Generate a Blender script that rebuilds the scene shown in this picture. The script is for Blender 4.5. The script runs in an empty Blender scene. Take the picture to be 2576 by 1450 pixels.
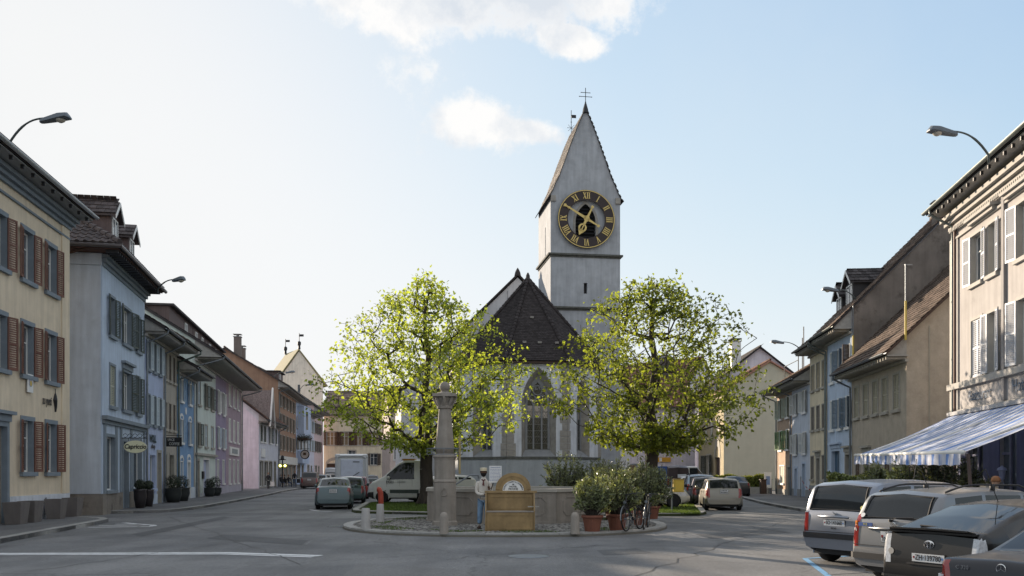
import bpy, math, random
from math import sin, cos, pi, sqrt, atan2, radians, hypot
from mathutils import Vector, Matrix
random.seed(7)
scene = bpy.context.scene
COL = scene.collection
HC, F = 1.70, 2300.0          # eye height; focal length in units of a 2576 wide frame

# ------------------------------------------------------------------ camera, sky, sun, exposure
cam = bpy.data.objects.new('camera', bpy.data.cameras.new('camera'))
COL.objects.link(cam); scene.camera = cam
cam.location = (0, 0, HC); cam.rotation_euler = (pi/2, 0, 0)
cam.data.sensor_width = 36; cam.data.lens = 36*F/2576
cam.data.shift_y = (1190-725)/2576
cam.data.clip_start = .1; cam.data.clip_end = 6000

SUN_AZ, SUN_EL = radians(-34), radians(15)     # azimuth from +Y towards +X
SUN = Vector((sin(SUN_AZ)*cos(SUN_EL), cos(SUN_AZ)*cos(SUN_EL), sin(SUN_EL)))
sun = bpy.data.objects.new('sun', bpy.data.lights.new('sun', 'SUN'))
COL.objects.link(sun); sun.rotation_euler = SUN.to_track_quat('Z', 'Y').to_euler()
sun.data.energy = 2.8; sun.data.angle = radians(.55); sun.data.color = (1, .83, .64)

world = bpy.data.worlds.new('World'); scene.world = world; world.use_nodes = True
def make_sky():
    nt = world.node_tree; N = nt.nodes; L = nt.links; N.clear()
    out = N.new('ShaderNodeOutputWorld'); bg = N.new('ShaderNodeBackground')
    sky = N.new('ShaderNodeTexSky'); sky.sky_type = 'NISHITA'; sky.sun_disc = False
    sky.sun_elevation = SUN_EL; sky.sun_rotation = SUN_AZ
    sky.altitude = 400; sky.air_density = 1.0; sky.dust_density = .9; sky.ozone_density = 1.3
    tc = N.new('ShaderNodeTexCoord')
    def val(v):
        return v
    def m(op, a, b=None, c=None, clamp=False):
        n = N.new('ShaderNodeMath'); n.operation = op; n.use_clamp = clamp
        for i, v in enumerate((a, b, c)):
            if v is None: continue
            if isinstance(v, (int, float)): n.inputs[i].default_value = v
            else: L.new(v, n.inputs[i])
        return n.outputs[0]
    def dot(v):
        n = N.new('ShaderNodeVectorMath'); n.operation = 'DOT_PRODUCT'
        L.new(tc.outputs['Generated'], n.inputs[0]); n.inputs[1].default_value = v; return n.outputs['Value']
    def noise(scale, detail, rough, off=(0, 0, 0)):
        mp = N.new('ShaderNodeMapping'); mp.inputs['Location'].default_value = off
        L.new(tc.outputs['Generated'], mp.inputs['Vector'])
        n = N.new('ShaderNodeTexNoise'); n.inputs['Scale'].default_value = scale
        n.inputs['Detail'].default_value = detail; n.inputs['Roughness'].default_value = rough
        L.new(mp.outputs[0], n.inputs['Vector']); return n.outputs['Fac']
    n1 = noise(15, 9, .62); n2 = noise(48, 7, .65, (3, 1, 0))
    wob = m('ADD', m('MULTIPLY', m('SUBTRACT', n1, .5), 3.6), m('MULTIPLY', m('SUBTRACT', n2, .5), 1.8))
    front = m('GREATER_THAN', dot((0, 1, 0)), .2)
    def lump(px, py, rx, ry, tilt=0):
        d = Vector(((px-1288)/F, 1, (1190-py)/F)).normalized()
        r = d.cross(Vector((0, 0, 1))).normalized(); u = r.cross(d).normalized()
        c, s = cos(radians(tilt)), sin(radians(tilt))
        r, u = r*c+u*s, u*c-r*s
        rx, ry = rx/F, ry/F
        a = m('DIVIDE', dot(tuple(r)), rx); b = m('DIVIDE', dot(tuple(u)), ry)
        q = m('SQRT', m('ADD', m('MULTIPLY', a, a), m('MULTIPLY', b, b)))
        return m('MULTIPLY', m('SUBTRACT', 1.0, q), front)
    ls = [lump(1205, 312, 118, 72, 0), lump(1290, 325, 110, 34, -8), lump(1180, -25, 330, 105, -5), lump(860, -50, 260, 105, -22),
          lump(985, 60, 130, 62, -12), lump(1430, 100, 105, 42, -14), lump(1500, -25, 130, 85, -14)]
    mx = ls[0]
    for l in ls[1:]: mx = m('MAXIMUM', mx, l)
    # top cloud carried on unseen above and behind the camera, thickened to fill shade
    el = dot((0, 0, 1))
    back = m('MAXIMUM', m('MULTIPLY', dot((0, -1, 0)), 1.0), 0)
    fill_deck = m('SUBTRACT', m('MULTIPLY', m('SUBTRACT', m('ADD', el, m('MULTIPLY', back, .45)), .575), 4.0), m('MULTIPLY', m('SUBTRACT', .46, noise(2.2, 5, .6, (5, 2, 1))), 6.0))
    fill_deck = m('MINIMUM', fill_deck, .8)
    dens = m('ADD', m('MAXIMUM', mx, fill_deck), m('MULTIPLY', wob, .5))
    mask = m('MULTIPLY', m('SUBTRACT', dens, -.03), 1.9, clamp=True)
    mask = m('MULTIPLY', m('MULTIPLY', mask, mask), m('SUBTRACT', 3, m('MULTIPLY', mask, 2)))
    # thick middles are greyer than the rims
    core = m('MULTIPLY', m('SUBTRACT', m('ADD', m('MAXIMUM', lump(1260, -60, 420, 150, 0), fill_deck), m('MULTIPLY', wob, .35)), .18), 2.0, clamp=True)
    core = m('MAXIMUM', core, m('MULTIPLY', m('SUBTRACT', noise(22, 6, .6, (7, 3, 2)), .47), 3.2, clamp=True))
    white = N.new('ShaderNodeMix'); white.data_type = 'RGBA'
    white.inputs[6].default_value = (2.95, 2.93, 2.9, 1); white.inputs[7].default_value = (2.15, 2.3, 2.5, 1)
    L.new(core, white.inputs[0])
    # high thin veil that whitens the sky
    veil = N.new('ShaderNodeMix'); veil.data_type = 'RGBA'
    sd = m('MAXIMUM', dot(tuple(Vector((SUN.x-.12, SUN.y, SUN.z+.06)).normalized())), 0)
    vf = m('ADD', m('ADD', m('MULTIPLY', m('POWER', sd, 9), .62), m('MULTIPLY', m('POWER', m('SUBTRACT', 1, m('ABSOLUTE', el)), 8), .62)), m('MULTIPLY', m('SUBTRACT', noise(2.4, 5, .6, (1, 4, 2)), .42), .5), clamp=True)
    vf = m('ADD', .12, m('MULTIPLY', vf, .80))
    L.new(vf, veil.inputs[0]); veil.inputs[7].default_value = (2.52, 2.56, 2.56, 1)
    gain = N.new('ShaderNodeMix'); gain.data_type = 'RGBA'; gain.blend_type = 'MULTIPLY'; gain.inputs[0].default_value = 1
    gain.inputs[7].default_value = SKYGAIN; L.new(sky.outputs[0], gain.inputs[6])
    # bright parts roll off
    sc_ = N.new('ShaderNodeSeparateColor'); L.new(gain.outputs[2], sc_.inputs[0]); cc_ = N.new('ShaderNodeCombineColor')
    for i in range(3):
        q = m('DIVIDE', sc_.outputs[i], 3.1); L.new(m('DIVIDE', sc_.outputs[i], m('SQRT', m('ADD', 1.0, m('MULTIPLY', q, q)))), cc_.inputs[i])
    L.new(cc_.outputs[0], veil.inputs[6])
    mix = N.new('ShaderNodeMix'); mix.data_type = 'RGBA'
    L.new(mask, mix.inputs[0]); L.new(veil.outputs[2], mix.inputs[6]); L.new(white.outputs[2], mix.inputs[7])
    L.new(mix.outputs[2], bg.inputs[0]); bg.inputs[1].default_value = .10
    L.new(bg.outputs[0], out.inputs[0])
SKYGAIN = (.90, .99, 1.24, 1)
make_sky()
vs = scene.view_settings
vs.view_transform = 'Standard'; vs.look = 'None'; vs.gamma = 1; vs.use_curve_mapping = False; vs.exposure = 1.76
scene.cycles.max_bounces = 6; scene.cycles.diffuse_bounces = 3; scene.cycles.glossy_bounces = 3
scene.cycles.transparent_max_bounces = 6; scene.cycles.use_denoising = True
scene.cycles.sample_clamp_indirect = 6

# ------------------------------------------------------------------ helpers
def X(px, z): return (px-1288)/F*z
def Hh(py, z): return HC+(1190-py)/F*z
def G(px, py, h=0.):
    z = F*(HC-h)/(py-1190); return (X(px, z), z)

def tag(o, label=None, cat=None, group=None, kind=None):
    if label: o['label'] = label
    if cat: o['category'] = cat
    if group: o['group'] = group
    if kind: o['kind'] = kind
    return o
def empty(name, loc=(0, 0, 0), rz=0, label=None, cat=None, group=None):
    o = bpy.data.objects.new(name, None); COL.objects.link(o)
    o.location = loc; o.rotation_euler = (0, 0, rz); o.empty_display_size = .3
    return tag(o, label, cat, group)
def link(name, me, parent=None, loc=None, rot=None, scale=None):
    o = bpy.data.objects.new(name, me); COL.objects.link(o)
    if parent: o.parent = parent
    if loc is not None: o.location = loc
    if rot is not None: o.rotation_euler = rot
    if scale is not None: o.scale = scale
    return o
def copy_tree(o, parent=None):
    c = o.copy(); COL.objects.link(c)
    if parent: c.parent = parent
    for ch in list(o.children): copy_tree(ch, c)
    return c

class MB:
    def __init__(s): s.v = []; s.f = []; s.m = []
    def quad(s, a, b, c, d, mi=0):
        n = len(s.v); s.v += [tuple(a), tuple(b), tuple(c), tuple(d)]; s.f.append((n, n+1, n+2, n+3)); s.m.append(mi)
    def poly(s, pts, mi=0):
        n = len(s.v); s.v += [tuple(p) for p in pts]; s.f.append(tuple(range(n, n+len(pts)))); s.m.append(mi)
    def box(s, x0, x1, y0, y1, z0, z1, mi=0, M=None):
        n = len(s.v)
        P = [(x0,y0,z0),(x1,y0,z0),(x1,y1,z0),(x0,y1,z0),(x0,y0,z1),(x1,y0,z1),(x1,y1,z1),(x0,y1,z1)]
        if M is not None: P = [tuple(M @ Vector(p)) for p in P]
        s.v += P
        for f in ((0,3,2,1),(4,5,6,7),(0,1,5,4),(1,2,6,5),(2,3,7,6),(3,0,4,7)):
            s.f.append(tuple(n+i for i in f)); s.m.append(mi)
    def prism(s, pts, d, mi=0):
        """closed outline pts (3D), pushed along vector d"""
        n = len(s.v); k = len(pts); d = Vector(d)
        s.v += [tuple(p) for p in pts]+[tuple(Vector(p)+d) for p in pts]
        s.f.append(tuple(range(n+k-1, n-1, -1))); s.m.append(mi)
        s.f.append(tuple(range(n+k, n+2*k))); s.m.append(mi)
        for i in range(k):
            j = (i+1) % k; s.f.append((n+i, n+j, n+k+j, n+k+i)); s.m.append(mi)
    def tube(s, pts, r, n=8, mi=0, cap=True):
        pts = [Vector(p) for p in pts]; rs = r if isinstance(r, (list, tuple)) else [r]*len(pts)
        base = len(s.v); ref = None
        for i, p in enumerate(pts):
            a = pts[max(i-1, 0)]; b = pts[min(i+1, len(pts)-1)]; t = (b-a)
            t = t.normalized() if t.length > 1e-9 else Vector((0, 0, 1))
            if ref is None: ref = t.orthogonal().normalized()
            ref = (ref-t*ref.dot(t)); ref = ref.normalized() if ref.length > 1e-6 else t.orthogonal().normalized()
            w = t.cross(ref)
            for k in range(n):
                a_ = 2*pi*k/n; s.v.append(tuple(p+(ref*cos(a_)+w*sin(a_))*rs[i]))
        for i in range(len(pts)-1):
            for k in range(n):
                a = base+i*n+k; b = base+i*n+(k+1) % n
                s.f.append((a, b, b+n, a+n)); s.m.append(mi)
        if cap:
            s.f.append(tuple(base+k for k in range(n-1, -1, -1))); s.m.append(mi)
            e = base+(len(pts)-1)*n; s.f.append(tuple(e+k for k in range(n))); s.m.append(mi)
    def lathe(s, prof, n=20, c=(0, 0, 0), M=None, mi=0):
        base = len(s.v)
        for (r, z) in prof:
            for k in range(n):
                a = 2*pi*k/n; p = Vector((c[0]+r*cos(a), c[1]+r*sin(a), c[2]+z))
                if M is not None: p = M @ p
                s.v.append(tuple(p))
        for i in range(len(prof)-1):
            for k in range(n):
                a = base+i*n+k; b = base+i*n+(k+1) % n
                s.f.append((a, b, b+n, a+n)); s.m.append(mi)
        if prof[0][0] > 1e-4: s.f.append(tuple(base+k for k in range(n-1, -1, -1))); s.m.append(mi)
        if prof[-1][0] > 1e-4:
            e = base+(len(prof)-1)*n; s.f.append(tuple(e+k for k in range(n))); s.m.append(mi)
    def mesh(s, name, mats, smooth=False):
        me = bpy.data.meshes.new(name); me.from_pydata(s.v, [], s.f)
        if not isinstance(mats, (list, tuple)): mats = [mats]
        for m in mats: me.materials.append(m)
        if len(mats) > 1: me.polygons.foreach_set('material_index', s.m)
        if smooth: me.polygons.foreach_set('use_smooth', [True]*len(me.polygons))
        me.update(); return me
    def build(s, name, mats, parent=None, smooth=False, kind=None, loc=None, rot=None, fix=False):
        me = s.mesh(name, mats, smooth)
        if fix:
            import bmesh
            bm = bmesh.new(); bm.from_mesh(me); bmesh.ops.recalc_face_normals(bm, faces=bm.faces); bm.to_mesh(me); bm.free()
        o = link(name, me, parent, loc, rot)
        if kind: o['kind'] = kind
        return o

def bevel(o, w=.01, seg=1):
    b = o.modifiers.new('bevel', 'BEVEL'); b.width = w; b.segments = seg; b.limit_method = 'ANGLE'; return o

# ------------------------------------------------------------------ materials
MATS = {}
def mat(name, col, rough=.8, metal=0., var=.12, scale=3., bump=0., bscale=30., streak=0., spec=.4, island=0., coat=0., emit=None, dirt=0., trans=0., speck=0., stretch=None, hue=None, boost=0):
    if name in MATS: return MATS[name]
    m = bpy.data.materials.new(name); m.use_nodes = True; nt = m.node_tree; N = nt.nodes; L = nt.links
    b = N['Principled BSDF']; b.inputs['Roughness'].default_value = rough; b.inputs['Metallic'].default_value = metal
    b.inputs['Specular IOR Level'].default_value = spec; b.inputs['Coat Weight'].default_value = coat; b.inputs['Coat Roughness'].default_value = .06
    if boost: k_ = min(boost, .70/max(col)); col = tuple(c*k_ for c in col)
    col = tuple(col)+(1,)
    b.inputs['Base Color'].default_value = col
    tc = N.new('ShaderNodeTexCoord'); cur = None
    def rgbmul(src, fac_socket, lo, hi):
        mr = N.new('ShaderNodeMapRange'); mr.inputs[3].default_value = lo; mr.inputs[4].default_value = hi
        mr.inputs[1].default_value = .25; mr.inputs[2].default_value = .75
        L.new(fac_socket, mr.inputs[0])
        x = N.new('ShaderNodeMix'); x.data_type = 'RGBA'; x.blend_type = 'MULTIPLY'; x.inputs[0].default_value = 1
        if src is None: x.inputs[6].default_value = col
        else: L.new(src, x.inputs[6])
        cb = N.new('ShaderNodeCombineColor')
        for i in range(3): L.new(mr.outputs[0], cb.inputs[i])
        L.new(cb.outputs[0], x.inputs[7]); return x.outputs[2]
    def noise(sc, det=5, vec=None, rough_=.6):
        n = N.new('ShaderNodeTexNoise'); n.inputs['Scale'].default_value = sc; n.inputs['Detail'].default_value = det
        n.inputs['Roughness'].default_value = rough_
        if vec is None: vec = tc.outputs['Object']
        L.new(vec, n.inputs['Vector']); return n.outputs['Fac']
    if var:
        vec = None
        if stretch:
            mp = N.new('ShaderNodeMapping'); mp.inputs['Scale'].default_value = stretch; L.new(tc.outputs['Object'], mp.inputs['Vector']); vec = mp.outputs[0]
        cur = rgbmul(cur, noise(scale, 6, vec), 1-var, 1+var)
    if streak:
        mp = N.new('ShaderNodeMapping'); mp.inputs['Scale'].default_value = (2.2, 2.2, .18); L.new(tc.outputs['Object'], mp.inputs['Vector'])
        cur = rgbmul(cur, noise(1.6, 6, mp.outputs[0]), 1-streak, 1+streak*.5)
    if dirt:
        mr = N.new('ShaderNodeMapRange'); n_ = noise(1.1, 8, None, .7); L.new(n_, mr.inputs[0]); mr.inputs[1].default_value = .54; mr.inputs[2].default_value = .72
        x = N.new('ShaderNodeMix'); x.data_type = 'RGBA'; x.inputs[7].default_value = (col[0]*.35, col[1]*.34, col[2]*.33, 1)
        mm = N.new('ShaderNodeMath'); mm.operation = 'MULTIPLY'; mm.inputs[1].default_value = dirt; L.new(mr.outputs[0], mm.inputs[0]); L.new(mm.outputs[0], x.inputs[0])
        if cur is None: x.inputs[6].default_value = col
        else: L.new(cur, x.inputs[6])
        cur = x.outputs[2]
    if speck: cur = rgbmul(cur, noise(90, 2), 1-speck, 1+speck)
    if island:
        g = N.new('ShaderNodeNewGeometry'); mr = N.new('ShaderNodeMapRange'); L.new(g.outputs['Random Per Island'], mr.inputs[0])
        mr.inputs[3].default_value = 0; mr.inputs[4].default_value = 1
        cur = rgbmul(cur, mr.outputs[0], 1-island, 1+island)
        oi = N.new('ShaderNodeObjectInfo'); cur = rgbmul(cur, oi.outputs['Random'], 1-island*.6, 1+island*.6)
    if cur is not None: L.new(cur, b.inputs['Base Color'])
    if bump:
        bp = N.new('ShaderNodeBump'); bp.inputs['Strength'].default_value = bump; bp.inputs['Distance'].default_value = .02
        L.new(noise(bscale, 4), bp.inputs['Height']); L.new(bp.outputs[0], b.inputs['Normal'])
    if emit: b.inputs['Emission Color'].default_value = tuple(emit[:3])+(1,); b.inputs['Emission Strength'].default_value = emit[3]
    if trans:
        t = N.new('ShaderNodeBsdfTranslucent'); mx = N.new('ShaderNodeMixShader'); mx.inputs[0].default_value = trans
        out = N['Material Output']; L.new(b.outputs[0], mx.inputs[1]); L.new(t.outputs[0], mx.inputs[2]); L.new(mx.outputs[0], out.inputs[0])
        if cur is not None:
            h = N.new('ShaderNodeMix'); h.data_type = 'RGBA'; h.blend_type = 'MULTIPLY'; h.inputs[0].default_value = 1
            L.new(cur, h.inputs[6]); h.inputs[7].default_value = tuple(hue or (1.6, 1.5, .5))+(1,); L.new(h.outputs[2], t.inputs[0])
    MATS[name] = m; return m
def plaster(name, col, **k):
    d = dict(rough=.9, var=.10, scale=1.3, bump=.35, bscale=22, streak=.2, spec=.2, dirt=.22, boost=1.68); d.update(k); return mat(name, col, **d)
GLASS = mat('window_glass', (.05, .06, .07), rough=.07, var=.5, scale=.9, spec=.65, island=.75)
GLASSL = mat('pale_window_glass', (.10, .12, .14), rough=.12, var=.4, scale=.8, spec=.6)
STONE = mat('grey_stone', (.24, .245, .25), rough=.85, var=.15, scale=4, bump=.3, bscale=30, dirt=.2)
SAND = mat('pale_stone', (.36, .34, .30), rough=.85, var=.15, scale=4, bump=.3, bscale=30, dirt=.2)
WHITE = mat('white_paint', (.72, .72, .70), rough=.55, var=.06)
DARK = mat('dark_metal', (.03, .03, .033), rough=.5, metal=.3, var=.1)
ZINC = mat('zinc_gutter', (.20, .22, .24), rough=.45, metal=.7, var=.2)
COPPER = mat('brown_gutter', (.075, .045, .035), rough=.5, metal=.5, var=.2)
TILE = mat('roof_tile', (.135, .075, .055), rough=.9, var=.3, scale=2.5, island=.35, spec=.15)
TILED = mat('dark_roof_tile', (.050, .045, .046), rough=.85, var=.25, scale=1.2, island=.35, spec=.2)
TILEB = mat('brown_roof_tile', (.145, .11, .09), rough=.9, var=.3, scale=1.8, island=.4, spec=.15)
SOFFIT = mat('soffit_board', (.34, .33, .31), rough=.8, var=.2, scale=6)
WOODD = mat('dark_wood', (.07, .045, .035), rough=.75, var=.3, scale=3, stretch=(8, 8, 1))

def text(s, size, m, parent=None, loc=(0, 0, 0), rot=(0, 0, 0), ext=.004, name='lettering', align='CENTER', sx=1., bold=0., shear=0.):
    cu = bpy.data.curves.new('txt', 'FONT'); cu.body = s; cu.size = size; cu.extrude = ext; cu.align_x = align; cu.align_y = 'CENTER'
    cu.offset = bold; cu.resolution_u = 3; cu.shear = shear
    t = bpy.data.objects.new('txt', cu); me = bpy.data.meshes.new_from_object(t)
    me.materials.clear(); me.materials.append(m)
    bpy.data.objects.remove(t); bpy.data.curves.remove(cu)
    o = link(name, me, parent, loc, rot); o.scale = (sx, 1, 1); return o
# ------------------------------------------------------------------ ground
def flat(name, pts, z0, z1, m, kind='structure', parent=None):
    b = MB(); b.prism([(p[0], p[1], z0) for p in pts], (0, 0, z1-z0)); o = b.build(name, m, parent, fix=True)
    if kind: o['kind'] = kind
    return o
def asphalt(name, base, patch, sp=.35):
    m = bpy.data.materials.new(name); m.use_nodes = True; nt = m.node_tree; N = nt.nodes; L = nt.links; b = N['Principled BSDF']
    tc = N.new('ShaderNodeTexCoord')
    def noise(s, d=5, r=.6, st=None):
        n = N.new('ShaderNodeTexNoise'); n.inputs['Scale'].default_value = s; n.inputs['Detail'].default_value = d; n.inputs['Roughness'].default_value = r
        if st:
            mp = N.new('ShaderNodeMapping'); mp.inputs['Scale'].default_value = st; mp.inputs['Rotation'].default_value = (0, 0, .15); L.new(tc.outputs['Object'], mp.inputs[0]); L.new(mp.outputs[0], n.inputs['Vector'])
        else: L.new(tc.outputs['Object'], n.inputs['Vector'])
        return n.outputs['Fac']
    def ramp(s, a, b_, ca, cb):
        r = N.new('ShaderNodeValToRGB'); r.color_ramp.elements[0].position = a; r.color_ramp.elements[1].position = b_
        r.color_ramp.elements[0].color = tuple(ca)+(1,); r.color_ramp.elements[1].color = tuple(cb)+(1,); L.new(s, r.inputs[0]); return r.outputs[0]
    def mul(a, c):
        x = N.new('ShaderNodeMix'); x.data_type = 'RGBA'; x.blend_type = 'MULTIPLY'; x.inputs[0].default_value = 1; L.new(a, x.inputs[6]); L.new(c, x.inputs[7]); return x.outputs[2]
    c = ramp(noise(.22, 6), .4, .62, base, patch)
    c = mul(c, ramp(noise(130, 2), .35, .7, (1-sp,)*3, (1+sp*1.6,)*3))
    c = mul(c, ramp(noise(14, 3), .3, .7, (.82,)*3, (1.18,)*3))
    c = mul(c, ramp(noise(.9, 5, .6, (1, .16, 1)), .35, .6, (.86,)*3, (1.12,)*3))
    # old seams
    vo = N.new('ShaderNodeTexVoronoi'); vo.feature = 'DISTANCE_TO_EDGE'; vo.inputs['Scale'].default_value = .16; vo.inputs['Randomness'].default_value = 1
    mp = N.new('ShaderNodeMixRGB'); mp.inputs[0].default_value = .06
    nn = N.new('ShaderNodeTexNoise'); nn.inputs['Scale'].default_value = .8; nn.inputs['Detail'].default_value = 4; L.new(tc.outputs['Object'], nn.inputs['Vector'])
    L.new(tc.outputs['Object'], mp.inputs[1]); mm = N.new('ShaderNodeVectorMath'); mm.operation = 'SCALE'; mm.inputs['Scale'].default_value = 25; L.new(nn.outputs['Color'], mm.inputs[0]); L.new(mm.outputs[0], mp.inputs[2])
    L.new(mp.outputs[0], vo.inputs['Vector'])
    c = mul(c, ramp(vo.outputs['Distance'], .002, .006, (.7,)*3, (1.,)*3))
    L.new(c, b.inputs['Base Color']); b.inputs['Roughness'].default_value = .78; b.inputs['Specular IOR Level'].default_value = .35
    bp = N.new('ShaderNodeBump'); bp.inputs['Strength'].default_value = .5; bp.inputs['Distance'].default_value = .008; L.new(noise(110, 2), bp.inputs['Height']); L.new(bp.outputs[0], b.inputs['Normal'])
    return m
ROAD = asphalt('asphalt', (.108, .111, .116), (.178, .179, .180))
PAVE = asphalt('pavement_asphalt', (.11, .11, .113), (.15, .15, .15), .25)
PAINT = mat('road_paint', (.62, .63, .64), rough=.7, var=.25, scale=6, speck=.3, dirt=.35)
BLUEP = mat('blue_road_paint', (.16, .34, .55), rough=.7, var=.25, scale=6, speck=.35, dirt=.4)
FAINT = mat('worn_road_paint', (.17, .175, .18), rough=.8, var=.4, scale=5, speck=.5)
KERB = mat('kerb_granite', (.30, .295, .28), rough=.8, var=.2, scale=7, bump=.4, bscale=40, island=.15, speck=.12, dirt=.3)
COB = mat('cobble_stone', (.155, .15, .14), rough=.8, var=.2, scale=5, island=.4, spec=.3)
GRASSB = mat('lawn_soil', (.045, .055, .022), rough=1, var=.3, scale=3, bump=.5, bscale=40)
GRASS = mat('grass_blade', (.075, .115, .028), rough=.7, var=.3, scale=1.5, island=.35, trans=.35, hue=(1.5, 1.5, .6))

g = MB(); g.quad((-2500, -400, 0), (2500, -400, 0), (2500, 4500, 0), (-2500, 4500, 0)); g.build('ground', ROAD, kind='structure')

def kerb_run(parent, pts, w=.26, z0=.0, z1=.12, step=1.0, side=1, closed=False):
    """kerb stones laid along a line, each its own piece; side: which way the width goes (left of travel = 1)"""
    P = [Vector((p[0], p[1])) for p in pts]
    if closed: P.append(P[0])
    seg = [(P[i], P[i+1]) for i in range(len(P)-1)]
    total = sum((b-a).length for a, b in seg); n = max(1, round(total/step)); d = total/n
    def at(s):
        for a, b in seg:
            l = (b-a).length
            if s <= l+1e-6: return a+(b-a)*(s/l), (b-a).normalized()
            s -= l
        return seg[-1][1], (seg[-1][1]-seg[-1][0]).normalized()
    for i in range(n):
        a, ta = at(i*d); b, tb = at((i+1)*d)
        na = Vector((-ta.y, ta.x))*side; nb = Vector((-tb.y, tb.x))*side
        if closed and i == n-1: tb = at(0)[1]; nb = Vector((-tb.y, tb.x))*side
        t = (b-a).normalized()*.008; j = random.uniform(-.004, .004)
        q = [a+t, b-t, b-t+nb*w, a+t+na*w]
        m = MB(); c = .015
        lo = [(p.x, p.y, z0-.02) for p in q]; mid = [(p.x, p.y, z1-c+j) for p in q]
        cen = sum(q, Vector((0, 0)))/4
        top = [((p+(cen-p).normalized()*c).x, (p+(cen-p).normalized()*c).y, z1+j+.003) for p in q]
        m.v = lo+mid+top
        for k in range(4):
            k2 = (k+1) % 4; m.f += [(k, k2, 4+k2, 4+k), (4+k, 4+k2, 8+k2, 8+k)]
        m.f.append((8, 9, 10, 11)); m.m = [0]*len(m.f)
        m.build('kerb_stone', KERB, parent, fix=True)
def strip(pts, w, m, name='road_marking', z=.006):
    P = [Vector((p[0], p[1])) for p in pts]; b = MB()
    L_, R_ = [], []
    for i, p in enumerate(P):
        t = (P[min(i+1, len(P)-1)]-P[max(i-1, 0)]).normalized(); n = Vector((-t.y, t.x))*w/2
        L_.append(p+n); R_.append(p-n)
    for i in range(len(P)-1): b.quad((*L_[i], z), (*R_[i], z), (*R_[i+1], z), (*L_[i+1], z))
    return b.build(name, m, kind='structure')

# left pavements
lp1 = [(-12.0, 8), (-12.15, 17), (-12.3, 21.9), (-12.9, 25.6), (-13.35, 28.4), (-13.7, 30.6), (-13.95, 31.6), (-14.4, 32.4), (-15.2, 33.0), (-16.2, 33.4), (-19, 34.2), (-19, 8)]
p = flat('pavement', [(a, b) for a, b in lp1], -.02, .115, PAVE)
kerb_run(p, lp1[1:10], side=1)
lp2 = [(-18.6, 36.6), (-17.1, 37.9), (-15.5, 38.6), (-14.75, 39.3), (-14.7, 41.5), (-15.1, 46), (-15.8, 51.5), (-17.2, 61.6), (-18.6, 71), (-20.1, 80.0), (-20.7, 84), (-21.5, 92), (-23.2, 104), (-26.2, 126), (-28.5, 150), (-40, 150), (-40, 60), (-24, 36.6)]
p = flat('pavement', lp2, -.02, .115, PAVE)
kerb_run(p, lp2[1:12], side=1, step=1.3)
rp = [(9.6, 4), (10.4, 14), (11.2, 22), (11.9, 30), (12.35, 36), (12.7, 39.6), (13.1, 45), (13.7, 50.5), (14.5, 56), (15.1, 60), (16.6, 70), (18, 82), (20.0, 100), (40, 100), (40, 4)]
p = flat('pavement', rp, -.02, .115, PAVE)
kerb_run(p, rp[3:12], side=-1, step=1.3)

# lawn island with the church yard behind
lawn = [(-6.95, 39.6), (-6.6, 38.7), (-5.9, 38.1), (-3.2, 36.9), (0, 36.2), (3, 35.7), (6.6, 35.9), (7.5, 36.4), (7.95, 37.4), (9.2, 44.5), (9.9, 50), (-8.0, 50)]
p = flat('lawn', lawn, -.02, .09, GRASSB)
kerb_run(p, lawn[10:11]*0+[(-8.0, 50)]+lawn[0:11], side=1, step=1.2)
yard = [(-8.0, 50.0), (9.9, 50.0), (11.2, 60), (13.5, 74), (15, 90), (-14, 90), (-11.2, 70)]
flat('churchyard', yard, -.02, .10, PAVE)
def grass(name, n, region, h=.07, parent=None):
    b = MB()
    for _ in range(n):
        x, y = region(); a = random.uniform(0, 2*pi); w = random.uniform(.012, .03); hh = h*random.uniform(.4, 1.3)
        dx, dy = cos(a)*w, sin(a)*w; lx, ly = random.gauss(0, .025), random.gauss(0, .025)
        b.poly([(x-dx, y-dy, .085), (x+dx, y+dy, .085), (x+lx, y+ly, .09+hh)])
    o = b.build(name, GRASS, parent, kind='stuff'); return o
def inlawn():
    while True:
        y = 36+13.5*random.random()**1.6; x = random.uniform(-7.6, 9.6)
        lo = -6.6-(y-38.7)*.12 if y > 38.7 else -6.6+(38.7-y)*1.9
        if y < 38 and x < 3 and y < 36.15+max(0, -x)*.29+.3: continue
        if x < lo+.3 or x > 7.6+(y-37)*.17: continue
        return x, y
grass('grass', 60000, inlawn, .08)

# markings
strip([G(-40, 1395), G(570, 1393), G(798, 1400.5)], .52, PAINT)
strip([G(795, 1401), G(570, 1394), G(300, 1394.4), G(-40, 1396)], .05, FAINT, z=.010)
strip([G(-60, 1385), G(60, 1361), G(300, 1331), G(385, 1322)], .07, FAINT)
tri = [G(222, 1327.5), G(375, 1325.5), G(387, 1323.5), G(383, 1321.5), G(360, 1320), G(312, 1316)]
strip(tri, .22, PAINT); strip([G(248, 1323.5), G(378, 1321.5)], .2, PAINT); strip([G(290, 1319.5), G(360, 1319.5)], .2, PAINT)
for a, b, w in (((780, 1283), (800, 1286), .16), ((800, 1286), (835, 1288), .12), ((905, 1290.5), (870, 1289), .1)): strip([G(*a), G(*b)], w, PAINT)
for a, b, w in (((608, 1311), (640, 1306), .07), ((640, 1306), (668, 1308), .07), ((570, 1302), (600, 1304), .09), ((618, 1315), (640, 1315), .16), ((700, 1272), (740, 1262), .08),
                ((780, 1266), (830, 1262), .05), ((1820, 1289), (1860, 1293), .09), ((1900, 1302), (1960, 1300), .08), ((1905, 1311), (1940, 1308), .1),
                ((1290, 1401), (1385, 1396), .05), ((775, 1360), (880, 1358), .04), ((770, 1371), (785, 1359), .04), ((1985, 1300), (2010, 1306), .1), ((540, 1290), (600, 1284), .06)):
    strip([G(*a), G(*b)], w, FAINT)
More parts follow.
